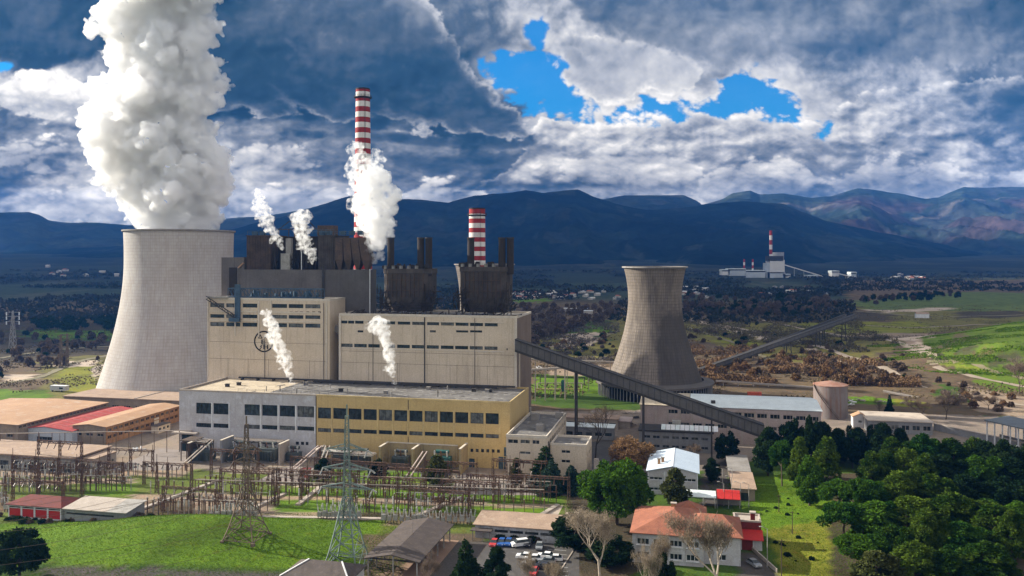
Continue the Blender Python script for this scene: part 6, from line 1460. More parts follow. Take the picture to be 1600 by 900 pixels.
def thickets():
    r = np.random.default_rng(16)
    for pl, m, nm in (([(1075, 545), (1230, 548), (1430, 585), (1440, 606), (1085, 600)], leaf('thicket twigs', (.085, .055, .032), (.16, .10, .055), .05, .1), 'thicket'), ([(815, 484), (965, 480), (968, 520), (900, 545), (968, 566), (830, 572), (812, 520)], leaf('grey thicket twigs', (.075, .062, .050), (.13, .11, .09), .05, .1), 'thicket'),
                      ([(1070, 470), (1300, 474), (1340, 500), (1420, 560), (1220, 545), (1070, 520)], leaf('olive thicket twigs', (.07, .062, .036), (.12, .10, .062), .05, .1), 'thicket')):
        px, py = r.uniform(810, 1445, 260000), r.uniform(470, 608, 260000); k = inpoly(px, py, pl); px, py = px[k], py[k]; Y = F*H/(py-YH); X = (px-800)/F*Y; q = fbm(X/13, Y/17, 4)
        k = (q > .53) & ~((np.abs(X-75) < 33) & (Y < 475)); X, Y, q = X[k][:60000], Y[k][:60000], q[k][:60000]; P = np.stack([X, Y, terr(X, Y)+r.random(len(X))*np.clip((q-.5)*22, .3, 3.2)], 1)
        v = tufts(P, .95, r, 1.2, r.normal(size=(len(P), 3))*.5+np.array((0, 0, .7))); tag(place(nm, npmesh('thicket', v, quads(v), [m])), kind='stuff')
thickets()
scrub()
def grass():
    r = np.random.default_rng(9); n = 60000; X = r.uniform(-140, -25, n); Y = r.uniform(186, 236, n); X2 = r.uniform(62, 100, 26000); Y2 = r.uniform(175, 268, 26000); X3 = r.uniform(240, 460, 90000); Y3 = r.uniform(470, 660, 90000); k3 = (fbm((X3*.35+Y3*.9)/9, (X3-Y3)/40, 4) > .53) & (terr(X3, Y3) > 3); X = np.concatenate([X, X2, X3[k3]]); Y = np.concatenate([Y, Y2, Y3[k3]])
    P = np.stack([X, Y, terr(X, Y)+.12], 1); d = np.tile((.25, -.1, 1.0), (len(P), 1)); v = tufts(P, np.where(Y > 400, .75, .14)[:, None], r, 1.1, d)
    tag(place('grass', npmesh('grass', v, quads(v), [leaf('grass blades', (.060, .118, .006), (.082, .142, .008), .05)])), kind='stuff')
grass()
# ------------------------------------------------------------------ far power plant and village
def far_plant():
    D = 2635.0; f = lambda px, py: at(px, py, D); sz = D/F
    wm = mat('far cladding', (.62, .60, .56), (.5, .48, .45), .02); gm = mat('far grey cladding', (.42, .45, .46), (.3, .33, .35), .02)
    def blk(o, name, x0, x1, y0, y1, dep, m, parent): return MB().ob(Vector(((x0-800)*sz, D, H-(y1-YH)*sz-4)), ((x1-x0)*sz, 0, 0), (0, dep, 0), (0, 0, (y1-y0)*sz+4)).build(name, m, parent)
    b = thing('power_block', (f(1212, 432).x, D, 0), 'distant pale boiler block of the far power plant below the mountains', 'building')
    blk(b, 'wall', 1203, 1226, 406, 425, 45, wm, b); blk(b, 'base', 1199, 1227, 425.3, 433, 60, gm, b); blk(b, 'roof_plant', 1200, 1224, 400, 405.8, 30, DSTEEL, b); blk(b, 'side_bay', 1198, 1202.8, 411, 433, 40, gm, b)
    for x, y0, y1, w, n, lab in ((1207.5, 360, 402, 2.4, 7, 'tallest thin striped chimney of the far power plant'), (1165.5, 405, 419, 1.5, 5, 'short striped chimney, farther from the far boiler block'), (1179, 405, 419, 1.5, 5, 'short striped chimney, nearer to the far boiler block')):
        c = thing('striped_chimney', (f(x, 432).x, D+20, 0), lab, 'chimney'); p = []; 
        zz = np.linspace(H-(y1-YH)*sz-20, H-(y0-YH)*sz, n+1); MB().lathe((c.location.x, D+20, 0), [(w*sz*(1.0-.02*i), z) for i, z in enumerate(zz)], 12, mfun=lambda i, n=n: (n-1-i) % 2).build('shaft', [CRED, CWHT], c)
    t = thing('cooling_tower', (f(1230, 432).x, D+90, 0), 'grey distant cooling tower beside the far boiler block', 'cooling tower')
    MB().lathe((t.location.x, D+90, 0), [(9.8*sz*1.2, 0), (9.5*sz, 30), (8.9*sz, 62), (9.2*sz, H+6*sz)], 32).build('shell', mat('far tower', (.30, .31, .32)), t, smooth=True)
    for x0, x1, y0, y1, m, lab in ((1128, 1140, 421, 428, wm, 'small white shed at the far end of the distant plant'), (1138, 1165, 419.5, 429, gm, 'long pale turbine hall of the distant plant'), (1165.5, 1196, 422, 432, gm, 'grey annex hall beside the distant boiler block'),
                                   (1224, 1235, 428, 434, wm, 'small white office in front of the distant boiler block'), (1300, 1311, 423, 430, wm, 'white transfer station on the distant conveyor line'), (1330, 1338, 425, 434, gm, 'grey transfer station at the end of the distant conveyor line'),
                                   (1262, 1278, 430, 434, wm, 'low white building below the distant conveyor')):
        s = thing('far_building', (f((x0+x1)/2, 432).x, D, 0), lab, 'building'); blk(s, 'wall', x0, x1, y0+1.2, y1, 30, m, s); blk(s, 'roof', x0-.4, x1+.4, y0, y0+1.1, 32, TEALR, s)
    for p, q, lab in (((1226, 414), (1286, 432), 'white inclined conveyor leaving the distant boiler block'), ((1308, 427), (1362, 440), 'white inclined conveyor running out from the distant transfer station')):
        c = thing('far_conveyor', f(*p), lab, 'conveyor'); MB().beam(f(*p), f(*q), 4, 3).build('gallery', wm, c)
        t_ = MB()
        for k in (.25, .5, .75): v = f(*p).lerp(f(*q), k); t_.beam(v, (v.x, v.y, -3), 1.2)
        t_.build('support', gm, c)
far_plant()
r = random.Random(12); hm = mat('far house wall', (.42, .39, .35), None, .1); hr = [mat('far red roof', (.32, .12, .08)), mat('far grey roof', (.45, .43, .41)), mat('far white roof', (.50, .49, .47))]
SP = [(r.uniform(805, 965), r.uniform(456, 469)) for _ in range(46)]+[(r.uniform(1066, 1100), r.uniform(450, 466)) for _ in range(12)]+[(r.uniform(1170, 1300), r.uniform(446, 462)) for _ in range(10)]+[(r.uniform(1395, 1440), r.uniform(430, 437)) for _ in range(10)]+[(r.uniform(60, 195), r.uniform(425, 440)) for _ in range(8)]
for i, (px, py) in enumerate(SP):
    p = gr(px, py); s = Fr((p.x, p.y, tz(p.x, p.y)-.5), Vector((math.cos(i), math.sin(i), 0)), Vector((-math.sin(i), math.cos(i), 0))); k = p.y/1700; L, D = r.uniform(6, 14)*k, r.uniform(6, 9)*k; h = r.uniform(3, 5)*k
    g = ('valley village houses', 'distant white house in the village on the valley floor') if py > 441 else ('far scattered houses', 'tiny pale house far out under the hills')
    o = thing('village_house', s.o, g[1], 'house', g[0]); MB().ob(s.P(0, 0), s.u*L, s.v*D, UP*h).build('wall', hm, o); gableroof(o, s, L, D, h+.05, 1.6*k, hr[i % 3], 'u', .3)
p = grt(1432, 497); f = Fr(p); o = thing('field_house', p, 'lone white house on the pale field beyond the scrubland', 'house'); MB().ob(f.P(0, 0), f.u*14, f.v*8, UP*5).build('wall', WTRIM, o); gableroof(o, f, 14, 8, 5.05, 1.6, PROOF, 'u', .3)
for px, py, n, lab in ((78, 612, 9.5, 'white trailer parked on the meadow left of the big tower'),):
    p = gr(px, py); f = Fr(p); o = thing('trailer', p, lab, 'trailer'); MB().ob(f.P(0, 0, .7), f.u*n, f.v*3, UP*2.5).build('body', WHITE, o); MB().ob(f.P(n*.6, -.03, 1.6), f.u*2.4, f.v*.028, UP*.9).build('window', GLASS, o); MB().ob(f.P(-.05, -.05, 3.21), f.u*(n+.1), f.v*3.1, UP*.12).build('roof', WTRIM, o)
    for a in (1.5, n-2.2): MB().tube(f.P(a, -.02, .45), f.P(a, .3, .45), .45, n=10).build('wheel', BLACK, o)
for px, py, px2, lab in ((880, 487, 918, 'long low white greenhouse beside the winter wood'), (912, 491, 925, 'short pale shed beside the long white greenhouse')):
    p = gr(px, py); f = Fr(p); L = fpx(f.o, f.u, px2); o = thing('greenhouse', p, lab, 'shed'); MB().ob(f.P(0, 0), f.u*L, f.v*9, UP*4).build('wall', hm, o); MB().ob(f.P(-.3, -.3, 4.01), f.u*(L+.6), f.v*9.6, UP*.5).build('roof', WTRIM, o)

# ------------------------------------------------------------------ substation
def lattice(mb, p, q, w0, w1, n, t, m=0, diag=True):
    """square lattice mast from p to q"""
    p, q = Vector(p), Vector(q); d = (q-p); dn = d.normalized(); a = dn.cross(UP); a = Vector((1, 0, 0)) if a.length < .05 else a.normalized(); b = dn.cross(a)
    C = lambda k, i: p+d*k+(a*((1, 1, -1, -1)[i])+b*((1, -1, -1, 1)[i]))*.5*(w0+(w1-w0)*k)
    for i in range(4): mb.beam(C(0, i), C(1, i), t*1.3, m=m)
    for k in range(n):
        for i in range(4):
            j = (i+1) % 4; x, y = (C(k/n, i), C((k+1)/n, j)) if k % 2 else (C(k/n, j), C((k+1)/n, i)); mb.beam(x, y, t, m=m)
            if not diag: mb.beam(C((k+1)/n, i), C((k+1)/n, j), t, m=m)
def insul(mb, p, q, r=.16, n=5, m=0):
    p, q = Vector(p), Vector(q); mb.tube(p, q, r*.5, n=6, m=m)
    for i in range(n): c = p.lerp(q, (i+.5)/n); e = (q-p).normalized()*.06; mb.tube(c-e, c+e, r, n=7, m=m)
SF = Fr(gr(200, 800)); SF.o.z = 0       # yard axes follow the plant grid
def yard(px, py): 
    p = gr(px, py); d = p-SF.o; return d.dot(SF.u), d.dot(SF.v)
def make_gantry(span, h, lab, loc, fr=None, nb=2, steel=None):
    steel = steel or RSTEEL
    o = thing('gantry', loc, lab, 'gantry', 'switchyard gantries'); f = Fr(loc) if fr is None else fr; a = MB()
    for k in range(nb+1):
        c = MB(); lattice(c, f.P(span*k/nb, 0, 0), f.P(span*k/nb, 0, h), .75, .55, 8, .10); c.beam(f.P(span*k/nb, 0, h), f.P(span*k/nb, 0, h+2.2), .12); c.build('column', steel, o)
    bm = MB(); lattice(bm, f.P(0, 0, h-.6), f.P(span, 0, h-.6), .7, .7, 9*nb, .09); bm.build('beam', steel, o)
    for k in range(3*nb):
        i = MB(); x = span*(k+.5)/(3*nb); insul(i, f.P(x, 0, h-1), f.P(x, -1.2, h-2.4), .2); i.build('insulator', PORC, o)
    return o
g0 = None; r = random.Random(31)
rows = [(20, 757), (120, 752), (225, 757), (20, 792), (330, 745), (455, 748), (560, 757), (665, 757), (770, 764), (255, 800), (345, 782), (470, 783), (580, 783), (640, 812), (690, 795), (800, 785), (60, 735), (170, 733), (395, 765), (520, 770), (620, 772), (730, 780)]
for i, (px, py) in enumerate(rows):
    a, b = yard(px, py); lab = 'rusty lattice gantry with hanging insulators in the switchyard'
    if i == 0: proto_g = make_gantry(17, 9.5, lab, SF.P(a, b)); continue
    c = copy_tree(proto_g); c.location = SF.P(a, b); c.scale = (1, 1, r.uniform(.75, 1.12)); c['label'] = lab
# equipment stands: disconnectors and post insulators
def make_stand(kind, loc, tone=0):
    RS, PS, PO = ((RSTEEL, PSTEEL, PORC), (LSTEEL, CONC, PORCW), (PSTEEL, LSTEEL, PORC))[tone]
    o = thing(('disconnector', 'post_insulator', 'breaker')[kind], loc, ('brown three armed disconnector on steel legs in the switchyard', 'short steel post with a ribbed insulator in the switchyard', 'grey circuit breaker on a steel frame in the switchyard')[kind], ('disconnector', 'insulator post', 'breaker')[kind], ('switchyard disconnectors', 'switchyard insulator posts', 'switchyard breakers')[kind])
    f = Fr(loc)
    if kind == 0:
        lg = MB()
        for a in (0, 3.2): lg.beam(f.P(a, 0), f.P(a, 0, 2.6), .18)
        lg.beam(f.P(-.4, 0, 2.7), f.P(3.6, 0, 2.7), .2); lg.build('frame', RS, o)
        for a in (0, 1.6, 3.2):
            i = MB(); insul(i, f.P(a, 0, 2.8), f.P(a, 0, 4.3), .2); i.build('insulator', PO, o)
        am = MB(); am.beam(f.P(0, 0, 4.35), f.P(3.2, 0, 4.45), .1); am.build('arm', LSTEEL, o)
    elif kind == 1:
        MB().beam(f.P(0, 0), f.P(0, 0, 2.4), .22).build('post', PS, o); i = MB(); insul(i, f.P(0, 0, 2.4), f.P(0, 0, 4.0), .22, 6); i.build('insulator', PO, o); MB().tube(f.P(0, 0, 4.0), f.P(0, 0, 4.25), .2, n=8).build('cap', LSTEEL, o)
    else:
        MB().box(f.P(0, 0, .9), 1.1, .8, 1.3, rot=f.rot()).build('cabinet', LSTEEL, o); lg = MB()
        for a in (-.45, .45): lg.beam(f.P(a, 0), f.P(a, 0, .9), .16)
        lg.build('leg', DSTEEL, o)
        for a in (-.35, .35): i = MB(); insul(i, f.P(a, 0, 2.2), f.P(a*1.9, 0, 4.2), .2); i.build('insulator', PORCW, o)
    return o
P3 = {}
def stand(kind, loc, s=1.0):
    tone = random.choice((0, 0, 1, 2, 2)); kt = (kind, tone)
    if kt not in P3:
        P3[kt] = make_stand(kind, loc, tone)
        if kind < 2: P3[kt]['label'] = (('rusty', 'pale grey', 'dull brown grey')[tone])+(' three armed disconnector on steel legs in the switchyard' if kind == 0 else ' short post with a ribbed insulator in the switchyard'); P3[kt]['group'] = ('rusty', 'pale grey', 'brown grey')[tone]+(' switchyard disconnectors' if kind == 0 else ' switchyard insulator posts')
        return P3[kt]
    c = copy_tree(P3[kt]); c.location = loc; c.scale = (s, s, s); return c
cnt = [0, 0, 0]
def standrow(x0, y0, x1, y1, n, kind):
    a0, b0 = yard(x0, y0); a1, b1 = yard(x1, y1)
    for i in range(n):
        t = i/max(1, n-1); stand(kind, SF.P(a0+(a1-a0)*t+r.uniform(-.2, .2), b0+(b1-b0)*t), r.uniform(.85, 1.2)); cnt[kind] += 1
standrow(-10, 768, 190, 766, 26, 0); standrow(-10, 758, 200, 755, 30, 1); standrow(0, 745, 200, 742, 22, 0); standrow(235, 772, 400, 780, 14, 1); standrow(310, 767, 640, 775, 34, 0)
standrow(640, 776, 850, 784, 20, 0); standrow(215, 805, 400, 806, 24, 1); standrow(240, 797, 400, 797, 16, 0); standrow(520, 803, 735, 803, 24, 1); standrow(500, 812, 560, 812, 10, 2); standrow(600, 818, 740, 820, 16, 2)
standrow(320, 783, 850, 801, 36, 1); standrow(200, 745, 300, 748, 14, 1); standrow(420, 754, 840, 768, 34, 0); standrow(620, 795, 740, 800, 14, 0); standrow(330, 812, 400, 812, 8, 2); standrow(0, 780, 10, 800, 3, 2)
# tubular busbars running across the yard
for i, (x0, y0, x1, y1, z, lab) in enumerate(((305, 775, 850, 792, 5.0, 'long pale tubular busbar along the middle of the switchyard'), (310, 803, 400, 806, 4.0, 'short pale busbar near the brown lattice pylon'), (-20, 712, 300, 706, 8.0, 'pale tubular busbar before the garage block'), (420, 768, 860, 782, 5.6, 'pale tubular busbar behind the long middle one'))):
    a0, b0 = yard(x0, y0); a1, b1 = yard(x1, y1); p, q = SF.P(a0, b0), SF.P(a1, b1); o = thing('busbar', p, lab, 'busbar'); MB().tube(p+UP*z, q+UP*z, .16, n=8).build('tube', CONC, o); n = 16
    for k in range(n+1):
        c = p.lerp(q, k/n); s = MB(); s.beam(c, c+UP*(z-1.3), .2); s.build('support', PSTEEL, o); s = MB(); insul(s, c+UP*(z-1.3), c+UP*z, .2, 4); s.build('insulator', PORC, o)
# inclined cable ramps and long slanted tie lines
for i, (p, q, lab) in enumerate((((205, 802), (340, 752), 'pale cable trough running back through the switchyard beside the sheds'), ((385, 800), (445, 772), 'pale cable trough beside the brown pylon'), ((465, 790), (500, 762), 'short pale cable trough in the middle of the switchyard'), ((640, 812), (720, 778), 'pale cable trough near the open shelter'),
        ((835, 812), (872, 790), 'pale concrete strip at the far end of the switchyard'), ((340, 808), (600, 812), 'pale kerbed strip along the foot of the mound'))):
    a, b = gr(*p), gr(*q); o = thing('cable_trough', a, lab, 'cable trough'); d = b-a; s = d.cross(UP).normalized(); MB().ob(a-s*.8, d, s*1.6, UP*.35).build('channel', PATH, o); MB().ob(a-s*.7+UP*.36, d, s*1.4, UP*.1).build('cover', CONC, o)
for i, (p, q) in enumerate((((632, 766), (664, 738)), ((500, 745), (512, 728)), ((828, 768), (842, 748)), ((290, 735), (330, 718)), ((455, 748), (500, 728)))):
    a, b = gr(*p)+UP*2.5, gr(*q)+UP*7; o = thing('slanted_frame', gr(*p), 'slanted rusty twin pipe frame rising from the switchyard towards the hall', 'pipe frame', 'slanted pipe frames'); s = (b-a).cross(UP).normalized()*.7; m_ = MB()
    m_.beam(a-s, b-s, .35); m_.beam(a+s, b+s, .35)
    m_.build('rail', CONC if i % 2 else PINK, o); l = MB(); l.beam(b-UP*7, b, .5); l.beam(a-UP*2.5, a, .5); l.build('leg', RSTEEL, o)
for px, py, h in ((771, 786, 11.5), (792, 778, 13), (797, 779, 13), (480, 772, 11), (60, 770, 12), (8, 790, 11), (128, 778, 11.5), (432, 790, 11), (245, 770, 12), (575, 800, 12), (700, 768, 12)):
    a, b = yard(px, py); p = SF.P(a, b); o = thing('lightning_mast', p, 'slim rusty lattice lightning mast standing in the switchyard', 'mast', 'switchyard lightning masts'); m_ = MB(); lattice(m_, p, p+UP*h*.8, .9, .25, 10, .10); m_.build('lattice_shaft', RSTEEL, o); MB().beam(p+UP*h*.8, p+UP*h, .12).build('spike', DSTEEL, o)

# ------------------------------------------------------------------ transformers and firewalls before the hall
def transformer(px, py, m, lab, s=1.0):
    p = gr(px, py); f = Fr(p); o = thing('transformer', p, lab, 'transformer'); w, d, h = 6.0*s, 3.2*s, 3.6*s
    MB().ob(f.P(0, 0, .5), f.u*w, f.v*d, UP*h).build('tank', m, o); MB().ob(f.P(-.4, -.4, 0), f.u*(w+.8), f.v*(d+.8), UP*.49).build('plinth', CONCG, o)
    for sd_ in (-1.3*s, d+.1):
        rd = MB()
        for i in range(11): rd.ob(f.P(.3+i*(w-.6)/11, sd_, .9), f.u*.16, f.v*1.2*s, UP*h*.75)
        rd.ob(f.P(.25, sd_+.45, .9+h*.75), f.u*(w-.5), f.v*.25, UP*.2); rd.build('radiator', m, o)
    for i in range(3):
        b = MB(); insul(b, f.P(w*(i+.5)/3, d*.4, h+.5), f.P(w*(i+.5)/3, d*.2, h+2.7), .3); b.build('bushing', PORC if i % 2 else PORCW, o)
    c = MB(); c.tube(f.P(w*.15, d*.8, h+2.0), f.P(w*.85, d*.8, h+2.0), .6, n=12); c.beam(f.P(w*.25, d*.8, h+.5), f.P(w*.25, d*.8, h+1.6), .2); c.beam(f.P(w*.75, d*.8, h+.5), f.P(w*.75, d*.8, h+1.6), .2); c.build('conservator', m, o)
for a in ((302, 722, TRANSF, 'brown grey transformer under the canopied door end of the hall', 1.1), (357, 722, TRANSF, 'dark transformer before the white section, second in the row', 1.25), (400, 722, TRANSF, 'dark transformer with bent pipes beside the brown pylon top', 1.2), (447, 722, TRANSF, 'low dark transformer at the end of the white section', .8),
          (520, 728, TRANSF, 'dark transformer behind the green pylon', 1.0), (552, 728, TRANSF, 'grey transformer in the first ochre firewall bay', .9), (612, 731, TRANSF, 'brown transformer in the second ochre firewall bay', .95), (673, 735, TGREEN, 'bright green transformer in the last ochre firewall bay', 1.1)): transformer(*a)
OF = mat('ochre grey firewall', (.36, .28, .15), (.27, .21, .12), .3, streak=.4)
for px, py, h, dpt, m, lab in ((344, 724, 8, 8, GREYW, 'grey firewall between the first two transformers'), (293, 724, 7, 7, RUST, 'rusty brown firewall at the hall door'), (435, 726, 7, 7, CONC, 'pale firewall at the end of the white section'), (492, 728, 5.5, 7, CONC, 'pale firewall under the colour change of the hall'),
                               (592, 733, 7.5, 8, OF, 'ochre firewall, first beside the dark round tree'), (643, 737, 7.5, 8, OF, 'ochre firewall between brown and green transformer'), (717, 742, 8.5, 9, OF, 'ochre firewall closing the last transformer bay')):
    f = Fr(gr(px, py)); o = thing('firewall', f.o, lab, 'wall'); MB().ob(f.o, f.u*.6, f.v*dpt, UP*h).build('slab', m, o); MB().ob(f.P(-.1, -.1, h+.003), f.u*.8, f.v*(dpt+.2), UP*.25).build('coping', BEIGE2, o)
for x0, x1, py, h, lab in ((592, 716, 733, 7.3, 'ochre back wall behind the transformer bays'),):
    f = Fr(gr(x0, py)).sub(.7, 8.2); L = fpx(f.o, f.u, x1)-.2; o = thing('firewall', f.o, lab, 'wall'); MB().ob(f.o, f.u*L, f.v*.5, UP*h).build('slab', OF, o); MB().ob(f.P(0, -.15, h), f.u*L, f.v*.8, UP*.25).build('coping', BEIGE2, o)
for i, (px, py, L, D, h, m, lab) in enumerate(((283, 720, 9, 6, 6.5, RUST, 'rusty canopy frame over the transformer at the hall door'), (350, 716, 22, 5, 6.3, DSTEEL, 'dark pipe frame over the transformers of the white section'), (497, 727, 20, 4, 4.2, LSTEEL, 'pale canopy frame behind the green pylon'), (600, 742, 26, .4, 2.2, RSTEEL, 'low rusty rail in front of the ochre bays'))):
    f = Fr(gr(px, py)); o = thing('pipe_rack', f.o, lab, 'frame'); fr_ = MB()
    for a in np.linspace(0, L, 5):
        for b in (0, D): fr_.beam(f.P(a, b), f.P(a, b, h), .28)
        fr_.beam(f.P(a, 0, h), f.P(a, D, h), .3)
    for b in (0, D): fr_.beam(f.P(0, b, h), f.P(L, b, h), .35)
    fr_.build('frame', m, o); t = MB()
    for k in range(3): t.tube(f.P(0, D*(k+.5)/3, h+.4), f.P(L, D*(k+.5)/3, h+.4), .2, n=6)
    t.build('pipe', CONC if i != 3 else RSTEEL, o)
    if i in (0, 2): MB().ob(f.P(-.3, -.3, h+.7), f.u*(L*.6), f.v*(D+.6), UP*.2).build('roof', m, o)
p = gr(470, 746); f = Fr(p); o = thing('tool_shed', p, 'small orange red shed on the yard before the dark transformers', 'hut'); MB().ob(p, f.u*2.6, f.v*2.2, UP*2.6).build('wall', ORED, o); MB().ob(f.P(-.2, -.2, 2.61), f.u*3, f.v*2.6, UP*.15).build('roof', DRED, o)

# ------------------------------------------------------------------ pylons and wires
def pylon(px, py, d, ytop, wb, arms, m, lab, wtop=1.6, kz=.42):
    X = (px-800)/F*d; z0 = tz(X, d); h = H-(ytop-YH)/F*d-z0; c = Vector((X, d, z0)); o = thing('lattice_pylon', c, lab, 'pylon'); f = Fr(c)
    Q = lambda i, z, w: c+f.u*((1, 1, -1, -1)[i]*w/2)+f.v*((1, -1, -1, 1)[i]*w/2)+UP*z
    lv = [0, .10, .20, .30, .40]; wd = lambda k: wb+(wtop-wb)*min(1, k/kz)**.8 if k < kz else wtop
    for i in range(4):
        l = MB(); ks = [0, .1, .2, .3, kz]
        for k0, k1 in zip(ks[:-1], ks[1:]): l.beam(Q(i, h*k0, wd(k0)), Q(i, h*k1, wd(k1)), .26)
        l.box(Q(i, -.6, wd(0)), .9, .9, .8); l.build('leg', m, o)
    b = MB(); ks = [0, .1, .2, .3, kz]
    for k0, k1 in zip(ks[:-1], ks[1:]):
        for i in range(4):
            j = (i+1) % 4; b.beam(Q(i, h*k0, wd(k0)), Q(j, h*k1, wd(k1)), .14); b.beam(Q(j, h*k0, wd(k0)), Q(i, h*k1, wd(k1)), .14); b.beam(Q(i, h*k1, wd(k1)), Q(j, h*k1, wd(k1)), .14)
            mid = (Q(i, h*k0, wd(k0))+Q(j, h*k0, wd(k0)))/2; 
            if k0 == 0: b.beam(mid+UP*.3, (Q(i, h*k1*.5, wd(k1*.5))), .15); b.beam(mid+UP*.3, (Q(j, h*k1*.5, wd(k1*.5))), .15); b.beam(Q(i, .3, wd(0)), Q(j, .3, wd(0)), .15)
    b.build('bracing', m, o)
    s = MB(); lattice(s, c+UP*h*kz, c+UP*h*.93, wtop, wtop*.45, 11, .11, diag=False); s.beam(c+UP*h*.93, c+UP*h, .3); s.build('lattice_shaft', m, o); tips = []
    for k, L in arms:
        a = MB()
        for sg in (-1, 1):
            tip = c+f.u*sg*L+UP*h*k
            for dz in (-.0, 1.3):
                for sv in (-.5, .5): a.beam(c+f.u*sg*.5+f.v*sv+UP*(h*k+dz), tip, .17)
            for t in (.3, .55, .8): a.beam(c+f.u*sg*(.5+(L-.5)*t)+UP*(h*k+1.3*(1-t)), c+f.u*sg*(.5+(L-.5)*min(1, t+.15))+UP*h*k, .13)
            tips.append(tip)
        a.build('cross_arm', m, o)
    for tp in tips:
        i = MB(); insul(i, tp, tp+Vector((-.5, -1.6, -1.4)), .2, 6); i.build('insulator', PORCW if m is GSTEEL else PORC, o); i = MB(); insul(i, tp, tp+Vector((.7, 1.8, -1.2)), .2, 6); i.build('insulator', PORCW if m is GSTEEL else PORC, o)
    return tips
t1 = pylon(385, 866, 206, 650, 8.2, [(.62, 3.4), (.74, 2.8)], PSTEEL, 'brown lattice pylon standing on the grass mound before the white section')
t2 = pylon(542, 884, 196, 632, 8.4, [(.72, 5.2), (.60, 6.0), (.48, 6.4)], GSTEEL, 'pale green lattice pylon rising beside the open shelter before the ochre section')
def wire(p, q, sag, r=.028):
    p, q = Vector(p), Vector(q); n = 14; mb = MB(); pts = [p.lerp(q, i/n)-UP*sag*4*(i/n)*(1-i/n) for i in range(n+1)]
    for a, b in zip(pts[:-1], pts[1:]): mb.tube(a, b, r, n=4, caps=False)
    o = mb.build('power_line', PSTEEL); o.location = (0, 0, 0); return tag(o, 'thin power line sagging from a lattice pylon over the grass', 'wire', 'power lines')
for tp in t1[:4]: wire(tp+Vector((-.5, -1.6, -1.4)), tp+Vector((-62, -110, 14)), 5)
for tp in t2: wire(tp+Vector((-.5, -1.6, -1.4)), tp+Vector((-55, -110, 16)), 5); wire(tp+Vector((.7, 1.8, -1.2)), SF.P(*yard(560+tp.x*0, 790))+Vector((tp.x+52, 8, 10)), 1.5)
for tp in t1: wire(tp+Vector((.7, 1.8, -1.2)), Vector((tp.x+2, 248, 10.5)), 1.2)
for px, py, h, lab in ((20, 545, 30, 'distant grey lattice pylon beyond the meadow'), (95, 575, 22, 'thin lattice pylon on the meadow by the big tower, nearer one'), (105, 573, 22, 'thin lattice pylon on the meadow by the big tower, farther one')):
    p = gr(px, py); o = thing('lattice_pylon', p, lab, 'pylon'); s = MB(); lattice(s, p, p+UP*h, 4 if h > 25 else 1.6, .6, 8, .22); s.build('lattice_shaft', LSTEEL if h > 25 else PSTEEL, o)
    for k in (.72, .85, .96):
        a = MB(); a.beam(p+Vector((-5 if h > 25 else -2, 0, h*k)), p+Vector((5 if h > 25 else 2, 0, h*k)), .35); a.build('cross_arm', LSTEEL if h > 25 else PSTEEL, o)
        if h > 25:
            for sg in (-1, 1): MB().tube(p+Vector((sg*5, 0, h*k-2.6)), p+Vector((sg*5, 0, h*k)), .5, n=6).build('insulator', WTRIM, o)

# ------------------------------------------------------------------ car park, cars, lamps, small yard things
def sheet(name, pts, m, z=.01): 
    P_ = [gr(*p) for p in pts]; mb = MB(); mb.add([p+UP*z for p in P_], [tuple(range(len(P_)))]); o = mb.build(name, m); return tag(o, kind='structure')
sheet('car_park', [(700, 930), (765, 848), (872, 848), (905, 862), (905, 930)], ASPH); sheet('road', [(705, 762), (722, 741), (795, 741), (900, 764), (905, 775), (700, 772)], YARD); sheet('yard', [(880, 700), (905, 690), (985, 690), (960, 720), (925, 762), (890, 766)], ASPH)
sheet('path', [(905, 800), (885, 800), (872, 822), (895, 822)], PATH); sheet('path', [(862, 790), (880, 790), (868, 812), (848, 812)], PATH); sheet('road', [(-200, 893), (560, 894), (560, 906), (-200, 905)], ASPH)
sheet('yard', [(170, 735), (250, 700), (300, 705), (280, 735)], YARD); sheet('yard', [(400, 752), (455, 726), (505, 730), (470, 756)], YARD, .014)
wl = mat('road paint', (.62, .62, .60), (.4, .4, .38), 1.5)
for i in range(7):
    p = gr(850+i*.0, 858+i*6.5); f = Fr(p); o = MB().ob(f.P(1, 0, .016), f.u*4.6, f.v*.14, UP*.004).build('parking_line', wl); tag(o, kind='structure')
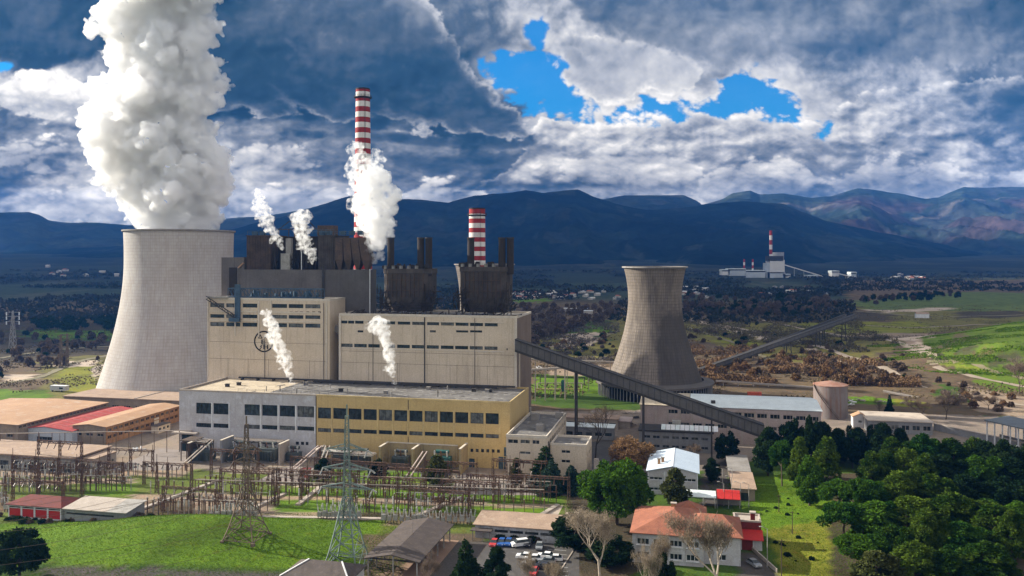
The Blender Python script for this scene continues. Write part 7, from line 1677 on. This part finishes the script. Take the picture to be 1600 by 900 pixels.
def make_car(paint, loc, rot, lab, van=False):
    u = Vector((math.cos(rot), math.sin(rot), 0)); v = Vector((-math.sin(rot), math.cos(rot), 0)); f = Fr(loc, u, v); o = thing('parked_car', loc, lab, 'car', 'cars in the car park')
    prof = [(-2.1, .35), (-2.12, .78), (-1.95, .92), (-1.0, .98), (1.55, .98), (2.0, .88), (2.12, .6), (2.08, .35)] if not van else [(-2.2, .4), (-2.22, .95), (-1.8, 1.15), (-1.3, 1.2), (2.1, 1.25), (2.2, .9), (2.18, .4)]
    def slab(pr_, w0, w1=None):
        mb = MB(); n = len(pr_); w1 = w1 or [w0]*n; A = [f.P(a, -w/2, z) for (a, z), w in zip(pr_, w1)]; B = [f.P(a, w/2, z) for (a, z), w in zip(pr_, w1)]
        mb.add(A+B, [tuple(range(n)), tuple(range(2*n-1, n-1, -1))]+[(i, n+i, n+(i+1) % n, (i+1) % n) for i in range(n)]); return mb
    slab(prof, 1.74).build('body', paint, o)
    cab = [(-1.05, .98), (-.35, 1.42), (1.15, 1.44), (1.75, .98)] if not van else [(-1.35, 1.2), (-.75, 1.85), (2.05, 1.88), (2.12, 1.25)]
    slab(cab, 1.6, [1.66, 1.36, 1.36, 1.62]).build('windows', GLASS, o)
    zt = 1.43 if not van else 1.87
    MB().ob(f.P(-.3 if not van else -.7, -.66, zt), u*(1.4 if not van else 2.7), v*1.32, UP*.05).build('roof', paint, o)
    for a in (-1.3, 1.3):
        for b in (-.80, .66):
            w = MB().tube(f.P(a, b, .32), f.P(a, b+.14, .32), .32, n=14).build('wheel', BLACK, o); MB().tube(f.P(a, b-.01 if b < 0 else b+.02, .32), f.P(a, b+.12 if b < 0 else b+.15, .32), .18, n=10).build('rim', LSTEEL, w)
    for b in (-.75, .45):
        MB().ob(f.P(-2.14, b, .62), u*.06, v*.3, UP*.14).build('headlight', WTRIM, o); MB().ob(f.P(2.06, b, .66), u*.07, v*.3, UP*.14).build('tail_light', RED, o)
    return o
pt = lambda n, c: mat('car paint '+n, c, tuple(x*.93 for x in c), .5, rough=.25, bump=0, spec=.5)
CW, CB, CR, CG, CK = pt('white', (.72, .72, .72)), pt('blue', (.03, .10, .32)), pt('red', (.48, .05, .05)), pt('grey', (.22, .23, .24)), pt('black', (.02, .02, .025))
b0 = -TH; nn = b0+math.pi/2
cars = [(772, 852, nn, CR, 'red car parked against the hedge under the control building'), (784, 851, nn, CB, 'blue car next to the red one by the hedge'), (795, 851, nn, CB, 'second blue car by the hedge, beside a dark one'), (803, 851, nn, CK, 'black car between the blue and the white one by the hedge'), (812, 854, b0+.55, CW, 'white van angled near the hedge', True), (826, 852, nn, CK, 'dark car by the hedge beside the white van'), (843, 857, nn+.1, CG, 'grey car parked alone at the hedge end'),
        (820, 873, b0, CW, 'white car in the middle rows, farthest from the kerb'), (833, 876, b0+.1, CW, 'white car behind another in the middle row'), (853, 872, b0, CW, 'white car in the last row, nearest the hedge'), (866, 876, b0+.1, CW, 'white car close to the kerb line'), (855, 880, b0, CG, 'silver car in the second row by the kerb line'), (829, 884, b0, CG, 'grey car in front of the middle white cars'), (848, 889, b0, CK, 'black car in the row nearest the bare thicket'), (834, 897, nn, CR, 'red car partly under the bare thicket')]
for c in cars: make_car(c[3], gr(c[0], c[1])+UP*.012, c[2], c[4], len(c) > 5)
make_car(CG, gr(1178, 884)+UP*.01, nn+.5, 'grey blue car on the lane below the red and white workshop')
f = Fr(gr(898, 866)); 
for i, (p, q, lab) in enumerate((((905, 848), (868, 905), 'pale kerb along the car park edge'), ((1160, 845), (1215, 895), 'pale low wall along the lane by the lit lawn'))):
    a, b = gr(*p), gr(*q); o = thing('kerb', a, lab, 'kerb'); d = b-a; s = d.cross(UP).normalized()*.3; MB().ob(a, d, s, UP*(.14 if i == 0 else .9)).build('stone', CONC, o)
def lamp(px, py, h, lab, kind=0):
    p = grt(px, py); o = thing('street_lamp' if kind == 0 else 'utility_pole', p, lab, 'lamp' if kind == 0 else 'pole'); MB().tube(p, p+UP*h, .13, .08, 8).build('pole', LSTEEL if kind == 0 else BARK, o)
    if kind == 0:
        a = MB(); a.beam(p+UP*h, p+UP*(h+.5)+Vector((-1.4, 0, 0)), .09); a.build('arm', LSTEEL, o); MB().ob(p+UP*(h+.42)+Vector((-1.9, -.15, 0)), (.7, 0, 0), (0, .3, 0), (0, 0, .16)).build('lamp_head', LSTEEL, o)
    elif kind == 1: MB().beam(p+UP*(h-.5)-U2*.7, p+UP*(h-.5)+U2*.7, .14).build('crossbar', BARK, o)
lamp(1199, 886, 9, 'curved grey street lamp beside the red and white workshop'); lamp(1221, 904, 9, 'dark utility pole at the near edge of the lit lawn', 1); lamp(1238, 834, 6, 'dark wooden pole in the middle of the lit lawn', 1); lamp(1217, 800, 5, 'thin wooden pole at the top of the lit lawn', 1)
for x, y, l in ((1129, 765, 'slim lamp post on the yard behind the carport end'), (1144, 765, 'lamp post at the corner of the farther garage row'), (1157, 790, 'lamp post in front of the nearer garage row, by the red awning'), (1170, 792, 'lamp post at the lawn side of the nearer garage row'), (1131, 790, 'lamp post standing before the red awning'), (1143, 780, 'lamp post midway along the nearer garage row')): lamp(x, y, 6.5, l, 0)
lamp(875, 690, 13, 'tall thin mast beside the ochre end wall', 2); lamp(828, 655, 12, 'dark thin mast at the hall corner', 2)
lt_ = thing('truck', gr(1168, 600), 'orange red truck parked behind the workshop by the pale pipe', 'truck'); p = at(1168, 616, 430); p.z = 0; f = Fr(p); lt_.location = p
MB().ob(f.P(0, 0, 1), f.u*5, f.v*2.4, UP*1.6).build('cargo_box', ORED, lt_); MB().ob(f.P(5.1, .1, .8), f.u*1.9, f.v*2.2, UP*1.9).build('cab', ORED, lt_)
for a in (1, 3.6, 6): MB().tube(f.P(a, -.05, .5), f.P(a, .3, .5), .5, n=10).build('wheel', BLACK, lt_)
rb_ = random.Random(77)
for i in range(34):
    px, py = rb_.choice([(rb_.uniform(840, 1000), rb_.uniform(640, 700)), (rb_.uniform(180, 280), rb_.uniform(700, 735)), (rb_.uniform(1320, 1440), rb_.uniform(625, 640)), (rb_.uniform(840, 950), rb_.uniform(563, 580)), (rb_.uniform(0, 130), rb_.uniform(715, 735))])
    p = gr(px, py); o = thing('scrap_pile', p, 'low heap of discarded steel and concrete on the plant yard', 'scrap', 'scrap heaps on the yard'); m_ = MB()
    for k in range(7): q = p+Vector((rb_.uniform(-2, 2), rb_.uniform(-1.5, 1.5), rb_.uniform(.0, .6))); m_.beam(q, q+Vector((rb_.uniform(-2.5, 2.5), rb_.uniform(-1.5, 1.5), rb_.uniform(-.2, .8))), rb_.uniform(.15, .7), rb_.uniform(.15, .6))
    m_.build('debris', rb_.choice([CONC, CONC, DSTEEL, RUST, PATH, WTRIM]), o)
# ------------------------------------------------------------------ steam
_ico = None
def blob_mesh(S, voxel):
    """union of spheres (x, y, z, r) as one closed surface"""
    global _ico
    if _ico is None:
        bm = bmesh.new(); bmesh.ops.create_icosphere(bm, subdivisions=2, radius=1.0); _ico = (np.array([v.co[:] for v in bm.verts]), np.array([[v.index for v in f.verts] for f in bm.faces])); bm.free()
    V0, F0 = _ico; S = np.asarray(S); n = len(S)
    V = (V0[None]*S[:, None, 3:4]+S[:, None, :3]).reshape(-1, 3); Fc = (F0[None]+(np.arange(n)*len(V0))[:, None, None]).reshape(-1, 3)
    me = npmesh('steam', V, Fc, []); o = bpy.data.objects.new('steam', me); COL.objects.link(o)
    m = o.modifiers.new('r', 'REMESH'); m.mode = 'VOXEL'; m.voxel_size = voxel
    dg = bpy.context.evaluated_depsgraph_get(); dg.update(); me2 = bpy.data.meshes.new_from_object(o.evaluated_get(dg)); bpy.data.objects.remove(o); return me2
def puff(path, r, sub=(9, 7), k=(.55, .30), jit=.35):
    """path of (x, y, z, radius): billows budding from billows"""
    out = []
    for x, y, z, R_ in path:
        out.append((x, y, z, R_*.80))
        for i in range(sub[0]):
            d = r.normal(size=3); d /= np.linalg.norm(d); d[1] *= .8; a = R_*k[0]*r.uniform(.6, 1.25); c = np.array((x, y, z))+d*R_*r.uniform(.55, .95)*(1+jit*(r.random()-.5)); out.append((*c, a))
            for j in range(sub[1]):
                e = r.normal(size=3); e /= np.linalg.norm(e); e = e*.8+d*.5; b = a*r.uniform(.22, .50); out.append((*(c+e*a*.92), b))
                if sub[1] > 4 and R_ > 8:
                    for q in range(3): g = r.normal(size=3); g /= np.linalg.norm(g); out.append((*(c+e*a*.92+(g+e*.4)*b*.9), b*r.uniform(.25, .45)))
    return out
def plume(label, px_path, Y, seed, voxel, material, loc, sub=(9, 7), k=(.55, .30), group=None, disp=None, yj=.0, cut=None, wk=1.0):
    """px_path: (x, y, half width) in photo pixels at distance Y"""
    r = np.random.default_rng(seed); path = []
    for x, y, w in px_path: p = at(x, y, Y); path.append((p.x, p.y+r.uniform(-1, 1)*yj*w/F*Y, p.z, w*wk/F*Y))
    S = puff(path, r, sub, k)
    if cut: S = [q for q in S if q[2]-q[3]*.6 > cut[2]+4 or math.hypot(q[0]-cut[0], q[1]-cut[1])+q[3] < cut[3]]
    me = blob_mesh(S, voxel); me.materials.clear(); me.materials.append(material)
    n = len(me.vertices); co = np.empty(n*3, np.float32); me.vertices.foreach_get('co', co); co = co.reshape(-1, 3)
    if disp:
        no = np.empty(n*3, np.float32); me.vertices.foreach_get('normal', no); no = no.reshape(-1, 3)
        for sc_, amp in disp: co = co+no*((fbm(co[:, 0]*sc_+co[:, 1]*sc_*.7+seed, co[:, 2]*sc_-co[:, 1]*sc_*.7, 3)-.5)*2*amp)[:, None]
    co = co-np.array(loc, np.float32); me.vertices.foreach_set('co', co.astype(np.float32).ravel()); me.polygons.foreach_set('use_smooth', np.ones(len(me.polygons), bool)); me.update()
    o = place('steam_plume', me, None, loc); return tag(o, label, 'steam', group)
BIG = [(274, 352, 72), (250, 345, 44), (300, 345, 44), (275, 325, 76), (235, 320, 38), (318, 318, 36), (272, 298, 80), (230, 286, 44), (318, 290, 38), (262, 268, 84), (205, 262, 50), (312, 262, 40), (250, 240, 82), (182, 235, 46), (305, 236, 42),
       (245, 210, 82), (170, 200, 42), (300, 205, 42), (240, 180, 80), (172, 165, 42), (290, 172, 46), (240, 150, 76), (188, 135, 38), (288, 142, 44), (244, 118, 74), (196, 104, 38), (288, 108, 42), (246, 88, 74), (192, 72, 36), (290, 74, 42), (248, 56, 76), (196, 42, 38), (296, 38, 42),
       (252, 24, 78), (206, 8, 40), (300, 2, 42), (258, -10, 78), (262, -45, 80), (266, -85, 84), (270, -130, 88), (274, -180, 92)]
plume('huge billowing white steam column rising from the big cooling tower', BIG, 440, 5, .75, STEAM_B, c1+UP*80, (11, 8), (.46, .3), disp=((.10, 1.6), (.26, 1.2), (.7, .55), (1.7, .2)), yj=.25, cut=(c1.x, c1.y, 86, 25.5), wk=.80)
plume('dense white steam cloud venting past the tall striped chimney', [(584, 408, 7), (586, 398, 11), (588, 386, 16), (588, 372, 22), (590, 356, 26), (596, 344, 24), (584, 340, 24), (590, 322, 26), (600, 312, 22), (580, 306, 24), (592, 292, 24), (576, 284, 22)], 352, 8, .42, STEAM_C, at(586, 410, 352), (8, 6), (.5, .3), disp=((.4, .5), (1.2, .22)))
plume('ragged thin steam drifting across the striped bands of the tall chimney', [(570, 282, 20), (560, 268, 16), (574, 258, 16), (552, 252, 12), (590, 244, 10), (558, 238, 12), (548, 322, 10), (552, 300, 9)], 352, 9, .5, STEAM_S, at(570, 280, 352), (9, 5), (.55, .3), disp=((.4, .5),))
for lab, pts, Y, sd in (('slanting white steam jet from the upright duct on the dark house', [(441, 388, 4), (437, 380, 7), (430, 370, 9), (424, 358, 10), (418, 346, 11), (413, 334, 12), (408, 322, 11), (404, 310, 9), (402, 299, 6)], 351, 11),
                        ('curling white steam jet rising behind the roof truss on the dark house', [(488, 410, 4), (487, 402, 7), (484, 393, 9), (477, 382, 10), (470, 370, 11), (468, 358, 13), (466, 346, 14), (470, 336, 12)], 350, 12),
                        ('steam jet blowing up from the hall roof across the round emblem', [(458, 606, 2.2), (455, 597, 4), (451, 586, 6.5), (447, 574, 9), (445, 562, 11), (440, 550, 11), (435, 538, 11), (430, 526, 12), (427, 513, 12), (421, 501, 10), (415, 490, 8)], 318, 13),
                        ('steam jet blowing up from the hall roof before the wide beige block', [(617.5, 606, 2), (616, 597, 3.5), (613.5, 586, 6), (610, 574, 9), (608, 562, 9), (606, 550, 10), (604, 538, 11), (602, 525, 11), (597, 512, 13), (590, 502, 12), (577, 510, 8)], 300, 14)):
    plume(lab, pts, Y, sd, .32, STEAM_M, at(*pts[0][:2], Y), (8, 5), (.5, .32), disp=((.6, .35), (1.6, .18)))
haze()
